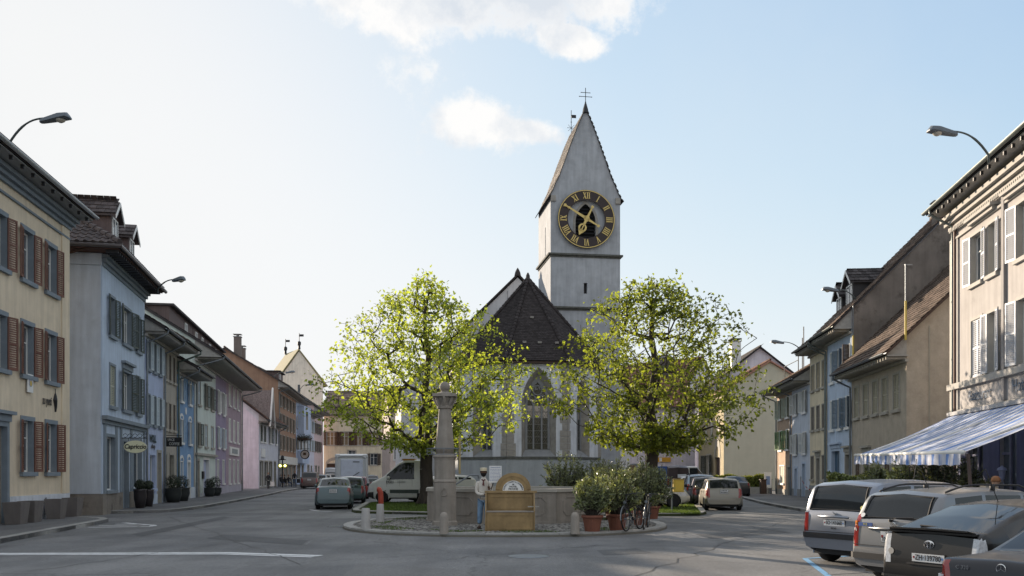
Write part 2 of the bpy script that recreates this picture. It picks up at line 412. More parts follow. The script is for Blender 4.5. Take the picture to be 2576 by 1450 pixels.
for a, b in (((2025, 1406), (2090, 1455)), ((2025, 1406), (2150, 1399)), ((2083, 1446), (2180, 1440))):
    strip([G(*a), G(*b)], .11, BLUEP if a[0] < 2080 else FAINT)
PATCH = asphalt('patch_asphalt', (.076, .079, .084), (.095, .097, .10)); PATCHL = asphalt('pale_patch_asphalt', (.13, .13, .131), (.16, .16, .16))
for pts, m_ in (([(560, 1345), (775, 1360), (760, 1372), (520, 1356)], PATCH), ([(330, 1345), (560, 1300), (585, 1302), (360, 1350)], PATCH), ([(1750, 1345), (1950, 1332), (1990, 1340), (1790, 1356)], PATCH), ([(900, 1420), (1290, 1440), (1260, 1475), (860, 1450)], PATCHL), ([(640, 1275), (700, 1262), (712, 1264), (655, 1279)], PATCHL), ([(1500, 1385), (1600, 1380), (1640, 1392), (1520, 1398)], PATCH)):
    b = MB(); b.poly([(*G(*p), .004) for p in pts]); b.build('road_patch', m_, kind='structure', fix=True)
CRK = mat('crack_seal', (.03, .03, .032), rough=.6)
rc = random.Random(9)
for (a, c) in (((60, 1440), (700, 1350)), ((700, 1350), (860, 1345)), ((1100, 1410), (1500, 1372)), ((1500, 1372), (1980, 1400)), ((1600, 1450), (1980, 1310)), ((420, 1300), (760, 1420)), ((1750, 1300), (2000, 1345))):
    A_, B_ = Vector(G(*a)), Vector(G(*c)); pts = [A_.lerp(B_, i/24)+Vector((rc.gauss(0, .06), rc.gauss(0, .1))) for i in range(25)]; strip(pts, .022, CRK, 'road_crack', .008)
def grate(c, s, n, name='drain_grate', label=''):
    o = empty(name, (c[0], c[1], .0), -.1, label, 'drain grate')
    b = MB(); b.box(-s, s, -s*.6, s*.6, -.02, .008); b.build('frame', DARK, o)
    for i in range(n): b = MB(); x = -s+2*s*(i+.5)/n; b.box(x-.02, x+.02, -s*.55, s*.55, .0, .014); b.build('bar', ZINC, o)
grate(G(856, 1325.5), .36, 9, label='small slotted drain grate in the road beside the fountain island')
for c, lab in ((G(1330, 1400), 'round iron manhole cover in the road in front of the fountain'), (G(1700, 1287), 'iron manhole cover in the road right of the fountain island')):
    b = MB(); b.lathe([(.42, -.02), (.42, .006), (.36, .012), (0, .012)], 24); o = b.build('manhole_cover', ZINC); o.location = (*c, 0); tag(o, lab, 'manhole cover')
# ------------------------------------------------------------------ house kit
WINMESH = {}
def window_unit(parent, u, z, w, h, frame=WHITE, glass=GLASS, y=.17, bars=1, cross=1):
    """casement window set back in the wall: frame with its panes"""
    key = ('win', round(w, 2), round(h, 2), frame.name, bars, cross)
    if key not in WINMESH:
        b = MB(); t = .055; d = .05
        b.box(-w/2, -w/2+t, 0, d, 0, h); b.box(w/2-t, w/2, 0, d, 0, h)
        b.box(-w/2+t, w/2-t, 0, d, 0, t); b.box(-w/2+t, w/2-t, 0, d, h-t, h)
        for i in range(bars): x = -w/2+w*(i+1)/(bars+1); b.box(x-.035, x+.035, -.004, d-.004, t, h-t)
        if cross: b.box(-w/2+t, w/2-t, .004, d-.01, h*.66, h*.66+.035)
        WINMESH[key] = b.mesh('window', frame)
    o = link('window', WINMESH[key], parent, (u, y, z))
    n = bars+1; pw = w/n
    kp = ('pane', round(pw, 2), round(h, 2), glass.name)
    if kp not in WINMESH:
        b = MB(); b.box(-pw/2+.03, pw/2-.03, 0, .012, .04, h-.04); WINMESH[kp] = b.mesh('pane', glass)
    for i in range(n): link('pane', WINMESH[kp], o, (-w/2+pw*(i+.5), .028, 0))
    return o
def shutter_mesh(w, h, m, slats=True, arch=0):
    key = ('sh', round(w, 2), round(h, 2), m.name, slats)
    if key not in WINMESH:
        b = MB(); t = .055; d = .035
        b.box(0, t, 0, d, 0, h); b.box(w-t, w, 0, d, 0, h); b.box(t, w-t, 0, d, 0, t*1.3); b.box(t, w-t, 0, d, h-t, h); b.box(t, w-t, 0, d, h*.5-.03, h*.5+.03)
        if slats:
            n = int(h/.075)
            for i in range(n):
                zc = t+(h-2*t)*(i+.5)/n
                b.quad((t, .003, zc-.03), (w-t, .003, zc-.03), (w-t, d-.003, zc+.022), (t, d-.003, zc+.022))
                b.quad((t, .009, zc-.03), (w-t, .009, zc-.03), (w-t, d+.003, zc+.022), (t, d+.003, zc+.022))
        else:
            n = 4
            for i in range(n): b.box(t+(w-2*t)*i/n+.004, t+(w-2*t)*(i+1)/n-.004, .01, d-.008, t, h-t)
        WINMESH[key] = b.mesh('shutter', m)
    return WINMESH[key]
def shutters(parent, u, z, w, h, m, state='open', ang=14, slats=True, y=-.035):
    """two leaves hinged at the jambs. state open/closed/left/right; ang = degrees off the wall"""
    sw = w/2
    me = shutter_mesh(sw, h, m, slats)
    if state == 'closed':
        link('shutter', me, parent, (u-w/2, .02, z)); link('shutter', me, parent, (u, .02, z))
    else:
        if state in ('open', 'left'): link('shutter', me, parent, (u-w/2-.01, y, z), (0, 0, pi+radians(ang)))
        if state in ('open', 'right'):
            o = link('shutter', me, parent, (u+w/2+.01, y-.035, z), (0, 0, -radians(ang)))
def surround(parent, u, z, w, h, m, t=.13, sill=True, lintel=0, out=.03, sillm=None):
    key = ('sur', round(w, 2), round(h, 2), m.name, t, sill, lintel)
    if key not in WINMESH:
        b = MB()
        e = .006; b.box(-w/2-t, -w/2+e, -out, .165, 0, h+t); b.box(w/2-e, w/2+t, -out, .165, 0, h+t); b.box(-w/2+e, w/2-e, -out, .165, h-e, h+t)
        if sill: b.box(-w/2-t-.05, w/2+t+.05, -out-.08, .15, -.14, -.003)
        if lintel:
            b.box(-w/2-t-.05, w/2+t+.05, -out-.05, 0, h+t+.003, h+t+.22); b.box(-w/2-t-.14, w/2+t+.14, -out-.17, 0, h+t+.223, h+t+.33)
        WINMESH[key] = b.mesh('window_surround', m)
    link('window_surround', WINMESH[key], parent, (u, 0, z))

def facade_mesh(mb, L, z0, z1, ops, y=0, rev=.22, mi=0):
    """wall sheet at y with recessed openings (u0,u1,za,zb)"""
    us = sorted(set([0, L]+[v for o in ops for v in (o[0], o[1])])); zs = sorted(set([z0, z1]+[v for o in ops for v in (o[2], o[3])]))
    us = [u for u in us if 0 <= u <= L]; zs = [z for z in zs if z0 <= z <= z1]
    for i in range(len(us)-1):
        for j in range(len(zs)-1):
            cu = (us[i]+us[i+1])/2; cz = (zs[j]+zs[j+1])/2
            if any(o[0] < cu < o[1] and o[2] < cz < o[3] for o in ops): continue
            mb.quad((us[i], y, zs[j]), (us[i+1], y, zs[j]), (us[i+1], y, zs[j+1]), (us[i], y, zs[j+1]), mi)
    for (a, b_, c, d) in ops:
        e = y+rev
        mb.quad((a, y, c), (a, e, c), (a, e, d), (a, y, d), mi); mb.quad((b_, y, c), (b_, y, d), (b_, e, d), (b_, e, c), mi)
        mb.quad((a, y, c), (b_, y, c), (b_, e, c), (a, e, c), mi); mb.quad((a, y, d), (a, e, d), (b_, e, d), (b_, y, d), mi)

def tiles(parent, O, U, V, poly, tw, th, m, name='roof_tiles', curved=False, keep=0, near=None, thick=.03):
    """tiles laid in courses on the plane O + u U + v V (V runs up the slope) inside polygon poly [(u,v)];
    the `keep` tiles nearest to `near` become parts of their own, the others are one joined part"""
    O, U, V = Vector(O), Vector(U).normalized(), Vector(V).normalized(); Nn = U.cross(V).normalized()
    if Nn.z < 0: Nn = -Nn
    u0 = min(p[0] for p in poly); u1 = max(p[0] for p in poly); v0 = min(p[1] for p in poly); v1 = max(p[1] for p in poly)
    def span(v):
        xs = []
        for i in range(len(poly)):
            a, b = poly[i], poly[(i+1) % len(poly)]
            if (a[1] <= v) != (b[1] <= v): xs.append(a[0]+(b[0]-a[0])*(v-a[1])/(b[1]-a[1]))
        return sorted(xs)
    T = []
    v = v0; r = 0
    while v < v1-th*.3:
        xs = span(min(v+th*.5, v1-.01))
        if len(xs) >= 2:
            a, b = xs[0], xs[-1]; u = u0+(tw/2 if (r % 2 and not curved) else 0)
            while u < b:
                ua, ub = max(u, a), min(u+tw, b)
                if ub-ua > tw*.25: T.append((ua, ub, v))
                u += tw
        v += th; r += 1
    def tile_geo(b, ua, ub, v, loc=False):
        j = random.uniform(0, .008); g_ = .006
        o = Vector((0, 0, 0)) if loc else O
        def P(u, vv, h): return o+U*u+V*vv+Nn*h
        if loc: ua, ub, v = 0, ub-ua, 0
        lo, hi = thick*2.1+j, thick*.9+j
        if not curved:
            A, B_, C_, D = P(ua+g_, v, lo), P(ub-g_, v, lo), P(ub-g_, v+th*1.12, hi), P(ua+g_, v+th*1.12, hi)
            a0, b0 = P(ua+g_, v, lo-thick), P(ub-g_, v, lo-thick); d0, c0 = P(ua+g_, v+th, 0), P(ub-g_, v+th, 0)
            n = len(b.v); b.v += [tuple(q) for q in (A, B_, C_, D, a0, b0, c0, d0)]
            b.f += [(n, n+1, n+2, n+3), (n+4, n+5, n+1, n), (n+4, n, n+3, n+7), (n+5, n+6, n+2, n+1)]; b.m += [0]*4
        else:
            w = ub-ua; prof = [(0, .0), (.12, .045), (.3, .055), (.48, .03), (.62, 0), (1, .0)]
            n = len(b.v); k = len(prof)
            for (s, h) in prof: b.v.append(tuple(P(ua+s*w, v, h+lo)))
            for (s, h) in prof: b.v.append(tuple(P(ua+s*w, v+th*1.12, h+hi)))
            for (s, h) in prof: b.v.append(tuple(P(ua+s*w, v, lo-thick*1.4)))
            for i in range(k-1):
                b.f += [(n+i, n+i+1, n+k+i+1, n+k+i), (n+2*k+i, n+2*k+i+1, n+i+1, n+i)]; b.m += [0, 0]
    if keep:
        nr = Vector(near); T.sort(key=lambda t: (O+U*(t[0]+t[1])/2+V*t[2]-nr).length)
        full = {}
        for (ua, ub, v) in T[:keep]:
            k = round(ub-ua, 2)
            if k not in full:
                b = MB(); tile_geo(b, ua, ub, v, True); full[k] = b.mesh('tile', m)
            o = link('tile', full[k], parent, tuple(O+U*ua+V*v+Nn*random.uniform(0, .008)))
        T = T[keep:]
    if T:
        b = MB()
        for t in T: tile_geo(b, *t)
        b.build(name, m, parent, kind='stuff')

def ridge_caps(parent, a, b, m, r=.11, step=.38, name='ridge_tile', joined=False):
    a, b = Vector(a), Vector(b); L_ = (b-a).length; n = max(1, int(L_/step)); t = (b-a)/n
    mb = MB()
    for i in range(n):
        p = a+t*i; q = p+t*1.08
        bb = mb if joined else MB()
        bb.tube([p+Vector((0, 0, .02)), q], [r*1.12, r*.9], 7)
        if not joined: bb.build(name, m, parent, smooth=False)
    if joined: mb.build(name+'s', m, parent, kind='stuff')

class House:
    def __init__(s, name, label, cat, A, B, group=None):
        s.A, s.B = Vector(A), Vector(B); d = s.B-s.A; s.L = d.length
        s.rz = atan2(d.y, d.x); s.o = empty(name, (A[0], A[1], 0), s.rz, label, cat, group)
        s.d = d.normalized(); s.ops = []; s.todo = []
    def U(s, px):
        """distance along the front of what is seen at px"""
        q = (px-1288)/F; return (q*s.A.y-s.A.x)/(s.d.x-q*s.d.y)
    def y(s, u): return s.A.y+s.d.y*u
    def H(s, py, u): return Hh(py, s.y(u))
    def win(s, u0, u1, z0, z1, sh=None, state='open', ang=14, frame=WHITE, glass=GLASS, sur=None, t=.13, sill=True, lintel=0, bars=1, cross=1, slats=True, depth=.17):
        w, h, u = abs(u1-u0), z1-z0, (u0+u1)/2
        s.ops.append((u-w/2, u+w/2, z0, z1))
        if sur: surround(s.o, u, z0, w, h, sur, t, sill, lintel)
        window_unit(s.o, u, z0, w-.01, h-.01, frame, glass, depth, bars, cross)
        if sh: shutters(s.o, u, z0, w-.02, h, sh, state, ang, slats)
    def winpx(s, xa, xb, z0, z1, **k):
        a, b = sorted((s.U(xa), s.U(xb))); s.win(a, b, z0, z1, **k)
    def door(s, u0, u1, z1, m=WOODD, sur=SAND, z0=.12, lintel=0, panels=True):
        u0, u1 = sorted((u0, u1)); w = u1-u0; s.ops.append((u0, u1, z0-.02, z1)); u = (u0+u1)/2
        b = MB(); b.box(-w/2+.01, w/2-.01, 0, .05, 0, z1-z0-.01)
        if panels:
            for sx in (-1, 1):
                for (a, c) in ((.08, .42), (.48, .93)):
                    b.box(min(sx*w*.04, sx*w*.42), max(sx*w*.04, sx*w*.42), -.018, .0, (z1-z0)*a, (z1-z0)*c)
        o = b.build('door', m, s.o, loc=(u, .18, z0))
        b = MB(); b.tube([(w*.3, -.01, 1.0), (w*.3, -.06, 1.0), (w*.22, -.06, 1.0)], .012, 6); b.build('handle', ZINC, o)
        if sur: surround(s.o, u, z0, w, z1-z0, sur, .15, False, lintel)
    def walls(s, m, top, depth, plinth=None, ph=.6, gables=None, ridge=None, plinthm=None):
        s.wm = m; b = MB(); L_, D = s.L, depth
        facade_mesh(b, L_, 0, top, s.ops)
        R = ridge or top
        rp_ = gables or D/2
        if not s.custom: pass
        elif R > top+.01:
            b.poly([(0, 0, 0), (0, 0, top), (0, rp_, R), (0, D, top), (0, D, 0)]); b.poly([(L_, 0, 0), (L_, D, 0), (L_, D, top), (L_, rp_, R), (L_, 0, top)])
        else:
            b.quad((0, 0, 0), (0, 0, top), (0, D, top), (0, D, 0)); b.quad((L_, 0, 0), (L_, D, 0), (L_, D, top), (L_, 0, top))
        b.quad((L_, D, 0), (0, D, 0), (0, D, top), (L_, D, top))
        s.wb = b
        if s.custom: b.build('wall', m, s.o)
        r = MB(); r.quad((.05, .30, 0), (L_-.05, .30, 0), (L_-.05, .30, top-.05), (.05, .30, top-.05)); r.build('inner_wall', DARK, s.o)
        if plinthm:
            b = MB(); us = [(0, 0)]; xs = sorted([(o[0], o[1]) for o in s.ops if o[2] < ph+.02])
            cur = -.03
            for (a, c) in xs:
                if a-.16 > cur: b.box(cur, a-.16, -.045, .05, 0, ph)
                cur = max(cur, c+.16)
            if cur < L_: b.box(cur, L_+.03, -.045, .05, 0, ph)
            b.box(-.035, .02, .052, D, 0, ph); b.box(L_-.02, L_+.035, .052, D, 0, ph)
            b.build('plinth', plinthm, s.o)
    def roof(s, m, eave, depth, ridge, over=.9, side=.25, rpos=None, tw=.26, th=.34, curved=False, gutter=ZINC, soffit=SOFFIT, ends=.22, endlen=0, endm=None, pipe=None, keep=0, near=None, tiled=True, boards=True, backtiles=False, verge=None, endw=.09):
        """saddle roof, ridge along the street. eave = underside height at the eave line"""
        L_, D = s.L, depth; rp_ = rpos or D/2
        s.infill(eave, over, depth, ridge, rp_)
        z0 = eave; sl = (ridge-z0)/(rp_+over)
        t = .14; b = MB()
        pts = [(-over, z0), (rp_, ridge), (D+over*.6, ridge-(D+over*.6-rp_)*sl), (D+over*.6, ridge-(D+over*.6-rp_)*sl+t), (rp_, ridge+t), (-over, z0+t)]
        b.prism([(-side, p[0], p[1]) for p in pts], (L_+2*side, 0, 0)); b.build('roof', soffit if not tiled else verge or TILED, s.o, fix=True)
        if boards:
            b = MB(); b.box(-side+.03, L_+side-.03, -over+.05, 0.0, z0-.045, z0-.003); b.build('soffit', soffit, s.o)
        if ends:
            b = MB(); n = int((L_+2*side)/(ends*2)); e = endm or soffit
            for i in range(n):
                u = -side+.1+(L_+2*side-.2)*(i+.5)/n; b.box(u-endw/2, u+endw/2, -over+.06, -over+.06+endlen if endlen else -.02, z0-.17, z0-.048)
            b.build('rafter_ends', e, s.o, kind='stuff')
            b = MB(); b.box(-side+.01, L_+side-.01, -.14, 0, z0-.30, z0-.175); b.build('eave_moulding', e, s.o)
        if tiled:
            Ls = hypot(rp_+over, ridge-z0); V = Vector((0, rp_+over, ridge-z0))
            tiles(s.o, (-side, -over-.03, z0+t-.02), (1, 0, 0), V, [(0, 0), (L_+2*side, 0), (L_+2*side, Ls), (0, Ls)], tw, th, m, curved=curved, keep=keep, near=near)
            ridge_caps(s.o, (-side, rp_, ridge+t+.03), (L_+side, rp_, ridge+t+.03), m, joined=True)
        if gutter:
            b = MB(); r_ = .085; n = 8
            for i in range(n):
                a0 = pi+pi*i/n; a1 = pi+pi*(i+1)/n; yc = -over-.09; zc = z0+.10
                for rr, o_ in ((r_, 0), (r_-.012, 1)):
                    q = [(-side-.02, yc+rr*cos(a0), zc+rr*sin(a0)), (L_+side+.02, yc+rr*cos(a0), zc+rr*sin(a0)), (L_+side+.02, yc+rr*cos(a1), zc+rr*sin(a1)), (-side-.02, yc+rr*cos(a1), zc+rr*sin(a1))]
                    b.quad(*q)
            b.build('gutter', gutter, s.o)
        if pipe is not None:
            for pu in (pipe if isinstance(pipe, (list, tuple)) else [pipe]):
                b = MB(); b.tube([(pu, -over-.08, z0+.02), (pu, -over-.08, z0-.14), (pu, -over*.55, z0-.42), (pu, -.11, z0-.62), (pu, -.11, z0-1.2), (pu, -.11, .35), (pu, -.11, .16)], .05, 8)
                for zz in (1.2, 3.6, 6.0, 8.2):
                    if zz < z0-.8: b.lathe([(.064, zz), (.064, zz+.05)], 8, (pu, -.11, 0))
                b.build('downpipe', gutter or ZINC, s.o, smooth=True)
                b = MB(); b.lathe([(.065, .1), (.065, 1.1)], 10, (pu, -.11, 0)); b.build('pipe_shoe', ZINC, s.o)
    def infill(s, eave, over, D, ridge, rp_):
        sl = (ridge-eave)/(rp_+over); zr = lambda y: ridge-abs(y-rp_)*sl+.01
        for i, u in enumerate((0, s.L)):
            b = s.wb; b.poly([(u, 0, 0), (u, 0, zr(0)), (u, rp_, ridge), (u, D, zr(D)), (u, D, 0)])
            if over > .3:
                b = MB(); b.prism([(u-.03, -over+.08, eave-.03), (u-.03, -.004, eave-.03), (u-.03, -.004, zr(0)), (u-.03, -over+.08, zr(-over+.08))], (.06, 0, 0)); b.build('eave_cheek', MATS['soffit_board'], s.o, fix=True)
        s.wb.build('wall', s.wm, s.o)
    custom = False
    def strip(s, name, m, u0, u1, z0, z1, out=.04, y=0.):
        b = MB(); b.box(u0, u1, -out, y-.0, z0, z1); return b.build(name, m, s.o)
    def dormer(s, u, w, y0, zf, h, rh, m, rm, over=.18, win=True, depth=2.5, frame=WHITE, wm=None):
        """gabled dormer with its front at depth y0; zf foot, h wall height, rh gable rise"""
        b = MB(); x0, x1 = u-w/2, u+w/2
        b.poly([(x0, y0, zf), (x1, y0, zf), (x1, y0, zf+h), (u, y0, zf+h+rh), (x0, y0, zf+h)])
        b.quad((x0, y0, zf), (x0, y0, zf+h), (x0, y0+depth, zf+h), (x0, y0+depth, zf)); b.quad((x1, y0, zf), (x1, y0+depth, zf), (x1, y0+depth, zf+h), (x1, y0, zf+h))
        o = b.build('dormer', m, s.o)
        b = MB(); t = .08
        for sx in (-1, 1):
            e = u+sx*(w/2+over); ze = zf+h-over*rh/(w/2)
            b.prism([(e, y0-.22, ze), (u, y0-.22, zf+h+rh), (u, y0-.22, zf+h+rh+t), (e, y0-.22, ze+t)], (0, depth+.22, 0))
        b.build('dormer_roof', rm, o, fix=True)
        for sx in (-1, 1):
            e = u+sx*(w/2+over); ze = zf+h-over*rh/(w/2); sl = Vector((u-e, 0, zf+h+rh-ze))
            tiles(o, (e, y0-.24 if sx > 0 else y0+depth, ze+t), (0, 1 if sx > 0 else -1, 0), sl, [(0, 0), (depth+.22, 0), (depth+.22, sl.length), (0, sl.length)], .26, .32, rm, curved=False)
        b = MB()
        for sx in (-1, 1):
            e = u+sx*(w/2+over); ze = zf+h-over*rh/(w/2)
            b.prism([(e, y0-.26, ze-.1), (u, y0-.26, zf+h+rh-.1), (u, y0-.26, zf+h+rh+.05), (e, y0-.26, ze+.05)], (0, .035, 0))
        b.build('barge_board', frame, o, fix=True)
        if win:
            b = MB(); ww = w*.78; hh = h*.86; zz = zf+.08
            b.box(u-ww/2, u-ww/2+.07, y0-.05, y0-.003, zz, zz+hh); b.box(u+ww/2-.07, u+ww/2, y0-.05, y0-.003, zz, zz+hh); b.box(u-.04, u+.04, y0-.045, y0-.003, zz+.07, zz+hh-.07)
            b.box(u-ww/2+.07, u+ww/2-.07, y0-.05, y0-.003, zz, zz+.07); b.box(u-ww/2+.07, u+ww/2-.07, y0-.05, y0-.003, zz+hh-.07, zz+hh); b.build('window_frame', frame, o)
            b = MB(); b.box(u-ww/2+.05, u+ww/2-.05, y0-.022, y0-.004, zz+.05, zz+hh-.05); b.build('pane', GLASS, o)
    def chimney(s, u, y, z0, z1, w=.6, d=.5, m=None, cap=True):
        b = MB(); b.box(u-w/2, u+w/2, y-d/2, y+d/2, z0, z1); c = b.build('chimney', m or plaster('chimney_plaster', (.12, .10, .09)), s.o)
        if cap:
            b = MB(); b.box(u-w/2-.07, u+w/2+.07, y-d/2-.07, y+d/2+.07, z1+.003, z1+.08)
            for sx in (-1, 1): b.box(u+sx*w*.35-.05, u+sx*w*.35+.05, y-.1, y+.1, z1+.083, z1+.3)
            b.box(u-w/2-.1, u+w/2+.1, y-d/2-.08, y+d/2+.08, z1+.303, z1+.36); b.build('chimney_cap', STONE, c)

def street_lamp(base, tip, label, bend=.9, group='street lamps on arms above the eaves', head=1.0, m=None):
    """lamp arm from a roof edge: rises, curves over and carries a flat lantern"""
    b = Vector(base); t = Vector(tip); o = empty('street_lamp', b, 0, label, 'street lamp', group)
    d = Vector((t.x-b.x, t.y-b.y, 0)); L_ = d.length; d.normalize(); rise = t.z-b.z
    pts = []
    for i in range(11):
        s_ = i/10; pts.append(d*(L_-head*.9)*s_ + Vector((0, 0, rise*(1-(1-s_)**2.4))))
    pts.insert(0, Vector((0, 0, -.22)))
    mb = MB(); mb.tube(pts, [.036]*6+[.028]*6, 8); mb.build('arm', mat('lamp_arm', (.10, .12, .12), rough=.5, metal=.5), o, smooth=True)
    ang = atan2(d.y, d.x); M = Matrix.Translation(t-b)@Matrix.Rotation(ang, 4, 'Z')@Matrix.Rotation(radians(-6), 4, 'Y')@Matrix.Translation(-(t-b))
    e = t-b; mb = MB()
    secs = [(-head, .07, .07, .0), (-head*.92, .10, .10, .01), (-head*.35, .17, .15, .03), (-head*.08, .18, .12, .02), (0, .10, .03, -.03)]
    n = len(mb.v)
    for (x, w, h, dz) in secs:
        for (a, c) in ((-1, -.35), (-.75, .6), (0, 1), (.75, .6), (1, -.35), (.6, -.6), (-.6, -.6)):
            mb.v.append(tuple(M@Vector((e.x+x, e.y+a*w, e.z+c*h+dz))))
    k = 7
    for i in range(len(secs)-1):
        for j in range(k): mb.f.append((n+i*k+j, n+i*k+(j+1) % k, n+(i+1)*k+(j+1) % k, n+(i+1)*k+j)); mb.m.append(0)
    mb.f.append(tuple(range(n, n+k))); mb.f.append(tuple(range(n+4*k, n+5*k))); mb.m += [0, 0]
    mb.build('lantern', mat('lantern_grey', (.13, .15, .17), rough=.45, metal=.3), o, fix=True)
    mb = MB(); mb.lathe([(.05, -.13), (.12, -.09), (.14, -.05), (.14, -.03)], 10, (e.x-head*.32, e.y, e.z), M); mb.build('lens', mat('lamp_lens', (.45, .42, .36), rough=.2, var=.1), o, smooth=True)
    return o
# ------------------------------------------------------------------ left row
def pane_mats(): pass
YEL = plaster('yellow_plaster', (.46, .39, .295)); BG = plaster('blue_grey_plaster', (.40, .465, .56)); BG2 = plaster('grey_gable_plaster', (.31, .34, .38))
BROWNSH = mat('red_brown_shutter', (.165, .08, .058), rough=.7, var=.2, scale=5); DGREEN = mat('dark_green_shutter', (.045, .06, .05), rough=.5, var=.2)
GREYS = mat('blue_grey_trim', (.20, .235, .27), rough=.8, var=.12)

# yellow house
h = House('yellow_house', 'yellow three storey house with red brown shutters at the left edge', 'house', (-14.9, 21.2), (-16.5, 34.0), 'houses of the left row')
for z in (28.15, 30.25, 32.3, 26.0, 23.8):
    u = (z-h.A.y)/h.d.y
    for (a, b) in ((8.05, 9.69), (4.92, 6.59), (1.73, 3.43)):
        if z < 29 and a < 2: continue
        h.win(u-.45, u+.45, a, b, sh=BROWNSH, state='open', ang=10+random.uniform(0, 14), sur=GREYS, t=.14)
u = (27.9-h.A.y)/h.d.y
h.door(u-.75, u+.75, 3.15, m=mat('grey_door', (.12, .13, .14)), sur=GREYS, lintel=1)
h.walls(YEL, 11.15, 10, gables=5, ridge=11.15, plinthm=plaster('pale_blue_plinth', (.48, .50, .54), dirt=.5, scale=3), ph=.95)
h.strip('corner_pilaster', YEL, h.L-.75, h.L-.003, .95, 10.9, .05); h.strip('frieze_line', GREYS, 0, h.L+.02, 10.35, 10.42, .07)
for i, (z, o_) in enumerate(((10.72, .10), (10.86, .22), (11.0, .34))): h.strip('cornice_step', GREYS, 0, h.L+.1+i*.05, z, z+.135, o_)
h.roof(TILED, 11.22, 10, 14.4, over=.82, side=.35, ends=.42, endw=.07, endlen=.10, endm=DARK, soffit=mat('grey_soffit', (.26, .27, .28)), gutter=mat('pale_zinc', (.40, .43, .47), rough=.35, metal=.6), tw=.26, th=.36)
b = MB(); b.tube([(0, -.55, 11.72), (h.L+.1, -.55, 11.72)], .012, 5)
for i in range(14): b.tube([(i*h.L/13, -.5, 11.45), (i*h.L/13, -.55, 11.72)], .012, 5)
b.build('snow_guard', DARK, h.o)
# board with a round emblem under the middle window, and black wall lettering with a figure
uu = h.U(70); zb = h.H(965, uu)
b = MB(); b.box(-.22, .22, -.09, -.05, -.30, .30); pl = b.build('emblem_board', WHITE, h.o, loc=(uu, 0, zb))
b = MB(); b.lathe([(.15, 0), (.15, .006), (0, .006)], 24, (0, 0, 0), Matrix.Rotation(pi/2, 4, 'X')); b.build('round_emblem', mat('emblem_ring', (.35, .36, .42)), pl, loc=(0, -.092, .03))
b = MB(); b.lathe([(.09, 0), (.09, .008), (0, .008)], 18, (0, 0, 0), Matrix.Rotation(pi/2, 4, 'X')); b.build('round_emblem_centre', mat('emblem_gold', (.50, .36, .10)), pl, loc=(0, -.094, .0))
u1 = h.U(117); zt = h.H(1009, u1)
text('zu yueti', .42, DARK, h.o, (u1, -.03, zt), (pi/2, 0, 0), sx=.62, bold=.006)
u1 = h.U(137); b = MB(); b.tube([(0, -.03, .45), (.02, -.03, .3), (0, -.03, .2), (-.05, -.03, .05), (.03, -.03, -.2), (.02, -.03, -.38)], [.012, .014, .05, .09, .05, .03], 8); b.build('wall_figure', DARK, h.o, loc=(u1, 0, h.H(1010, u1)))
text('little', .38, mat('graffiti_grey', (.16, .16, .17)), h.o, (h.U(110), -.06, .55), (pi/2, -pi/2, 0), sx=.9)
# tapered concrete planters along the plinth
PLANTER = plaster('planter_concrete', (.10, .09, .085), dirt=.5)
for i, (px, w) in enumerate(((2, .75), (40, .8), (106, .7), (150, .68))):
    u = h.U(px); p_ = h.A+h.d*u; nrm = Vector((h.d.y, -h.d.x))
    lab = ['dark concrete planter at the left edge, before the yellow house door', 'wide dark concrete planter under the left ground floor window of the yellow house', 'dark concrete planter beside the grey graffiti on the yellow house', 'dark concrete planter at the corner of the yellow house'][i]
    b = MB(); hh = .68; b.v = [(-w*.36, -.22, 0), (w*.36, -.22, 0), (w*.36, .22, 0), (-w*.36, .22, 0), (-w*.5, -.27, hh), (w*.5, -.27, hh), (w*.5, .27, hh), (-w*.5, .27, hh), (-w*.42, -.22, hh), (w*.42, -.22, hh), (w*.42, .22, hh), (-w*.42, .22, hh), (-w*.4, -.2, hh-.12), (w*.4, -.2, hh-.12), (w*.4, .2, hh-.12), (-w*.4, .2, hh-.12)]
    b.f = [(3, 2, 1, 0), (0, 1, 5, 4), (1, 2, 6, 5), (2, 3, 7, 6), (3, 0, 4, 7), (4, 5, 9, 8), (5, 6, 10, 9), (6, 7, 11, 10), (7, 4, 8, 11), (8, 9, 13, 12), (9, 10, 14, 13), (10, 11, 15, 14), (11, 8, 12, 15), (12, 13, 14, 15)]; b.m = [0]*14
    o = b.build('planter', PLANTER, None, fix=True); q = p_+nrm*.45; o.location = (q.x, q.y, .118); o.rotation_euler = (0, 0, h.rz); tag(o, lab, 'planter', 'concrete planters along the yellow house')

# blue-grey house with hipped roof
h = House('blue_grey_house', 'large blue grey house with hipped tile roof and dark green shutters', 'house', (-16.5, 36.8), (-18.0, 44.8), 'houses of the left row')
h.custom = True
def zu(z): return (z-h.A.y)/h.d.y
for (a, b, st) in ((37.95, 38.85, 'open'), (40.25, 41.85, 'open'), (42.95, 43.75, 'open')):
    h.win(zu(a), zu(b), 7.45, 9.05, sh=DGREEN, state=st, ang=10, sur=GREYS, t=.1, bars=1 if b-a < 1.2 else 3)
for (a, b, st) in ((38.0, 38.9, 'closed'), (40.25, 41.85, 'open'), (42.95, 43.75, 'open')):
    h.win(zu(a), zu(b), 4.5, 6.2, sh=DGREEN if st != 'closed' else mat('cream_shutter', (.42, .42, .34), rough=.6), state=st, ang=10, sur=GREYS, t=.1, lintel=1 if 1.2 < b-a else 0, bars=1 if b-a < 1.2 else 3)
h.win(h.U(267.5), h.U(289), .98, 3.2, sur=GREYS, t=.12, bars=1, cross=0, glass=GLASS)
h.door(h.U(309), h.U(322), 3.1, m=mat('shop_door', (.10, .12, .13)), sur=GREYS, panels=False)
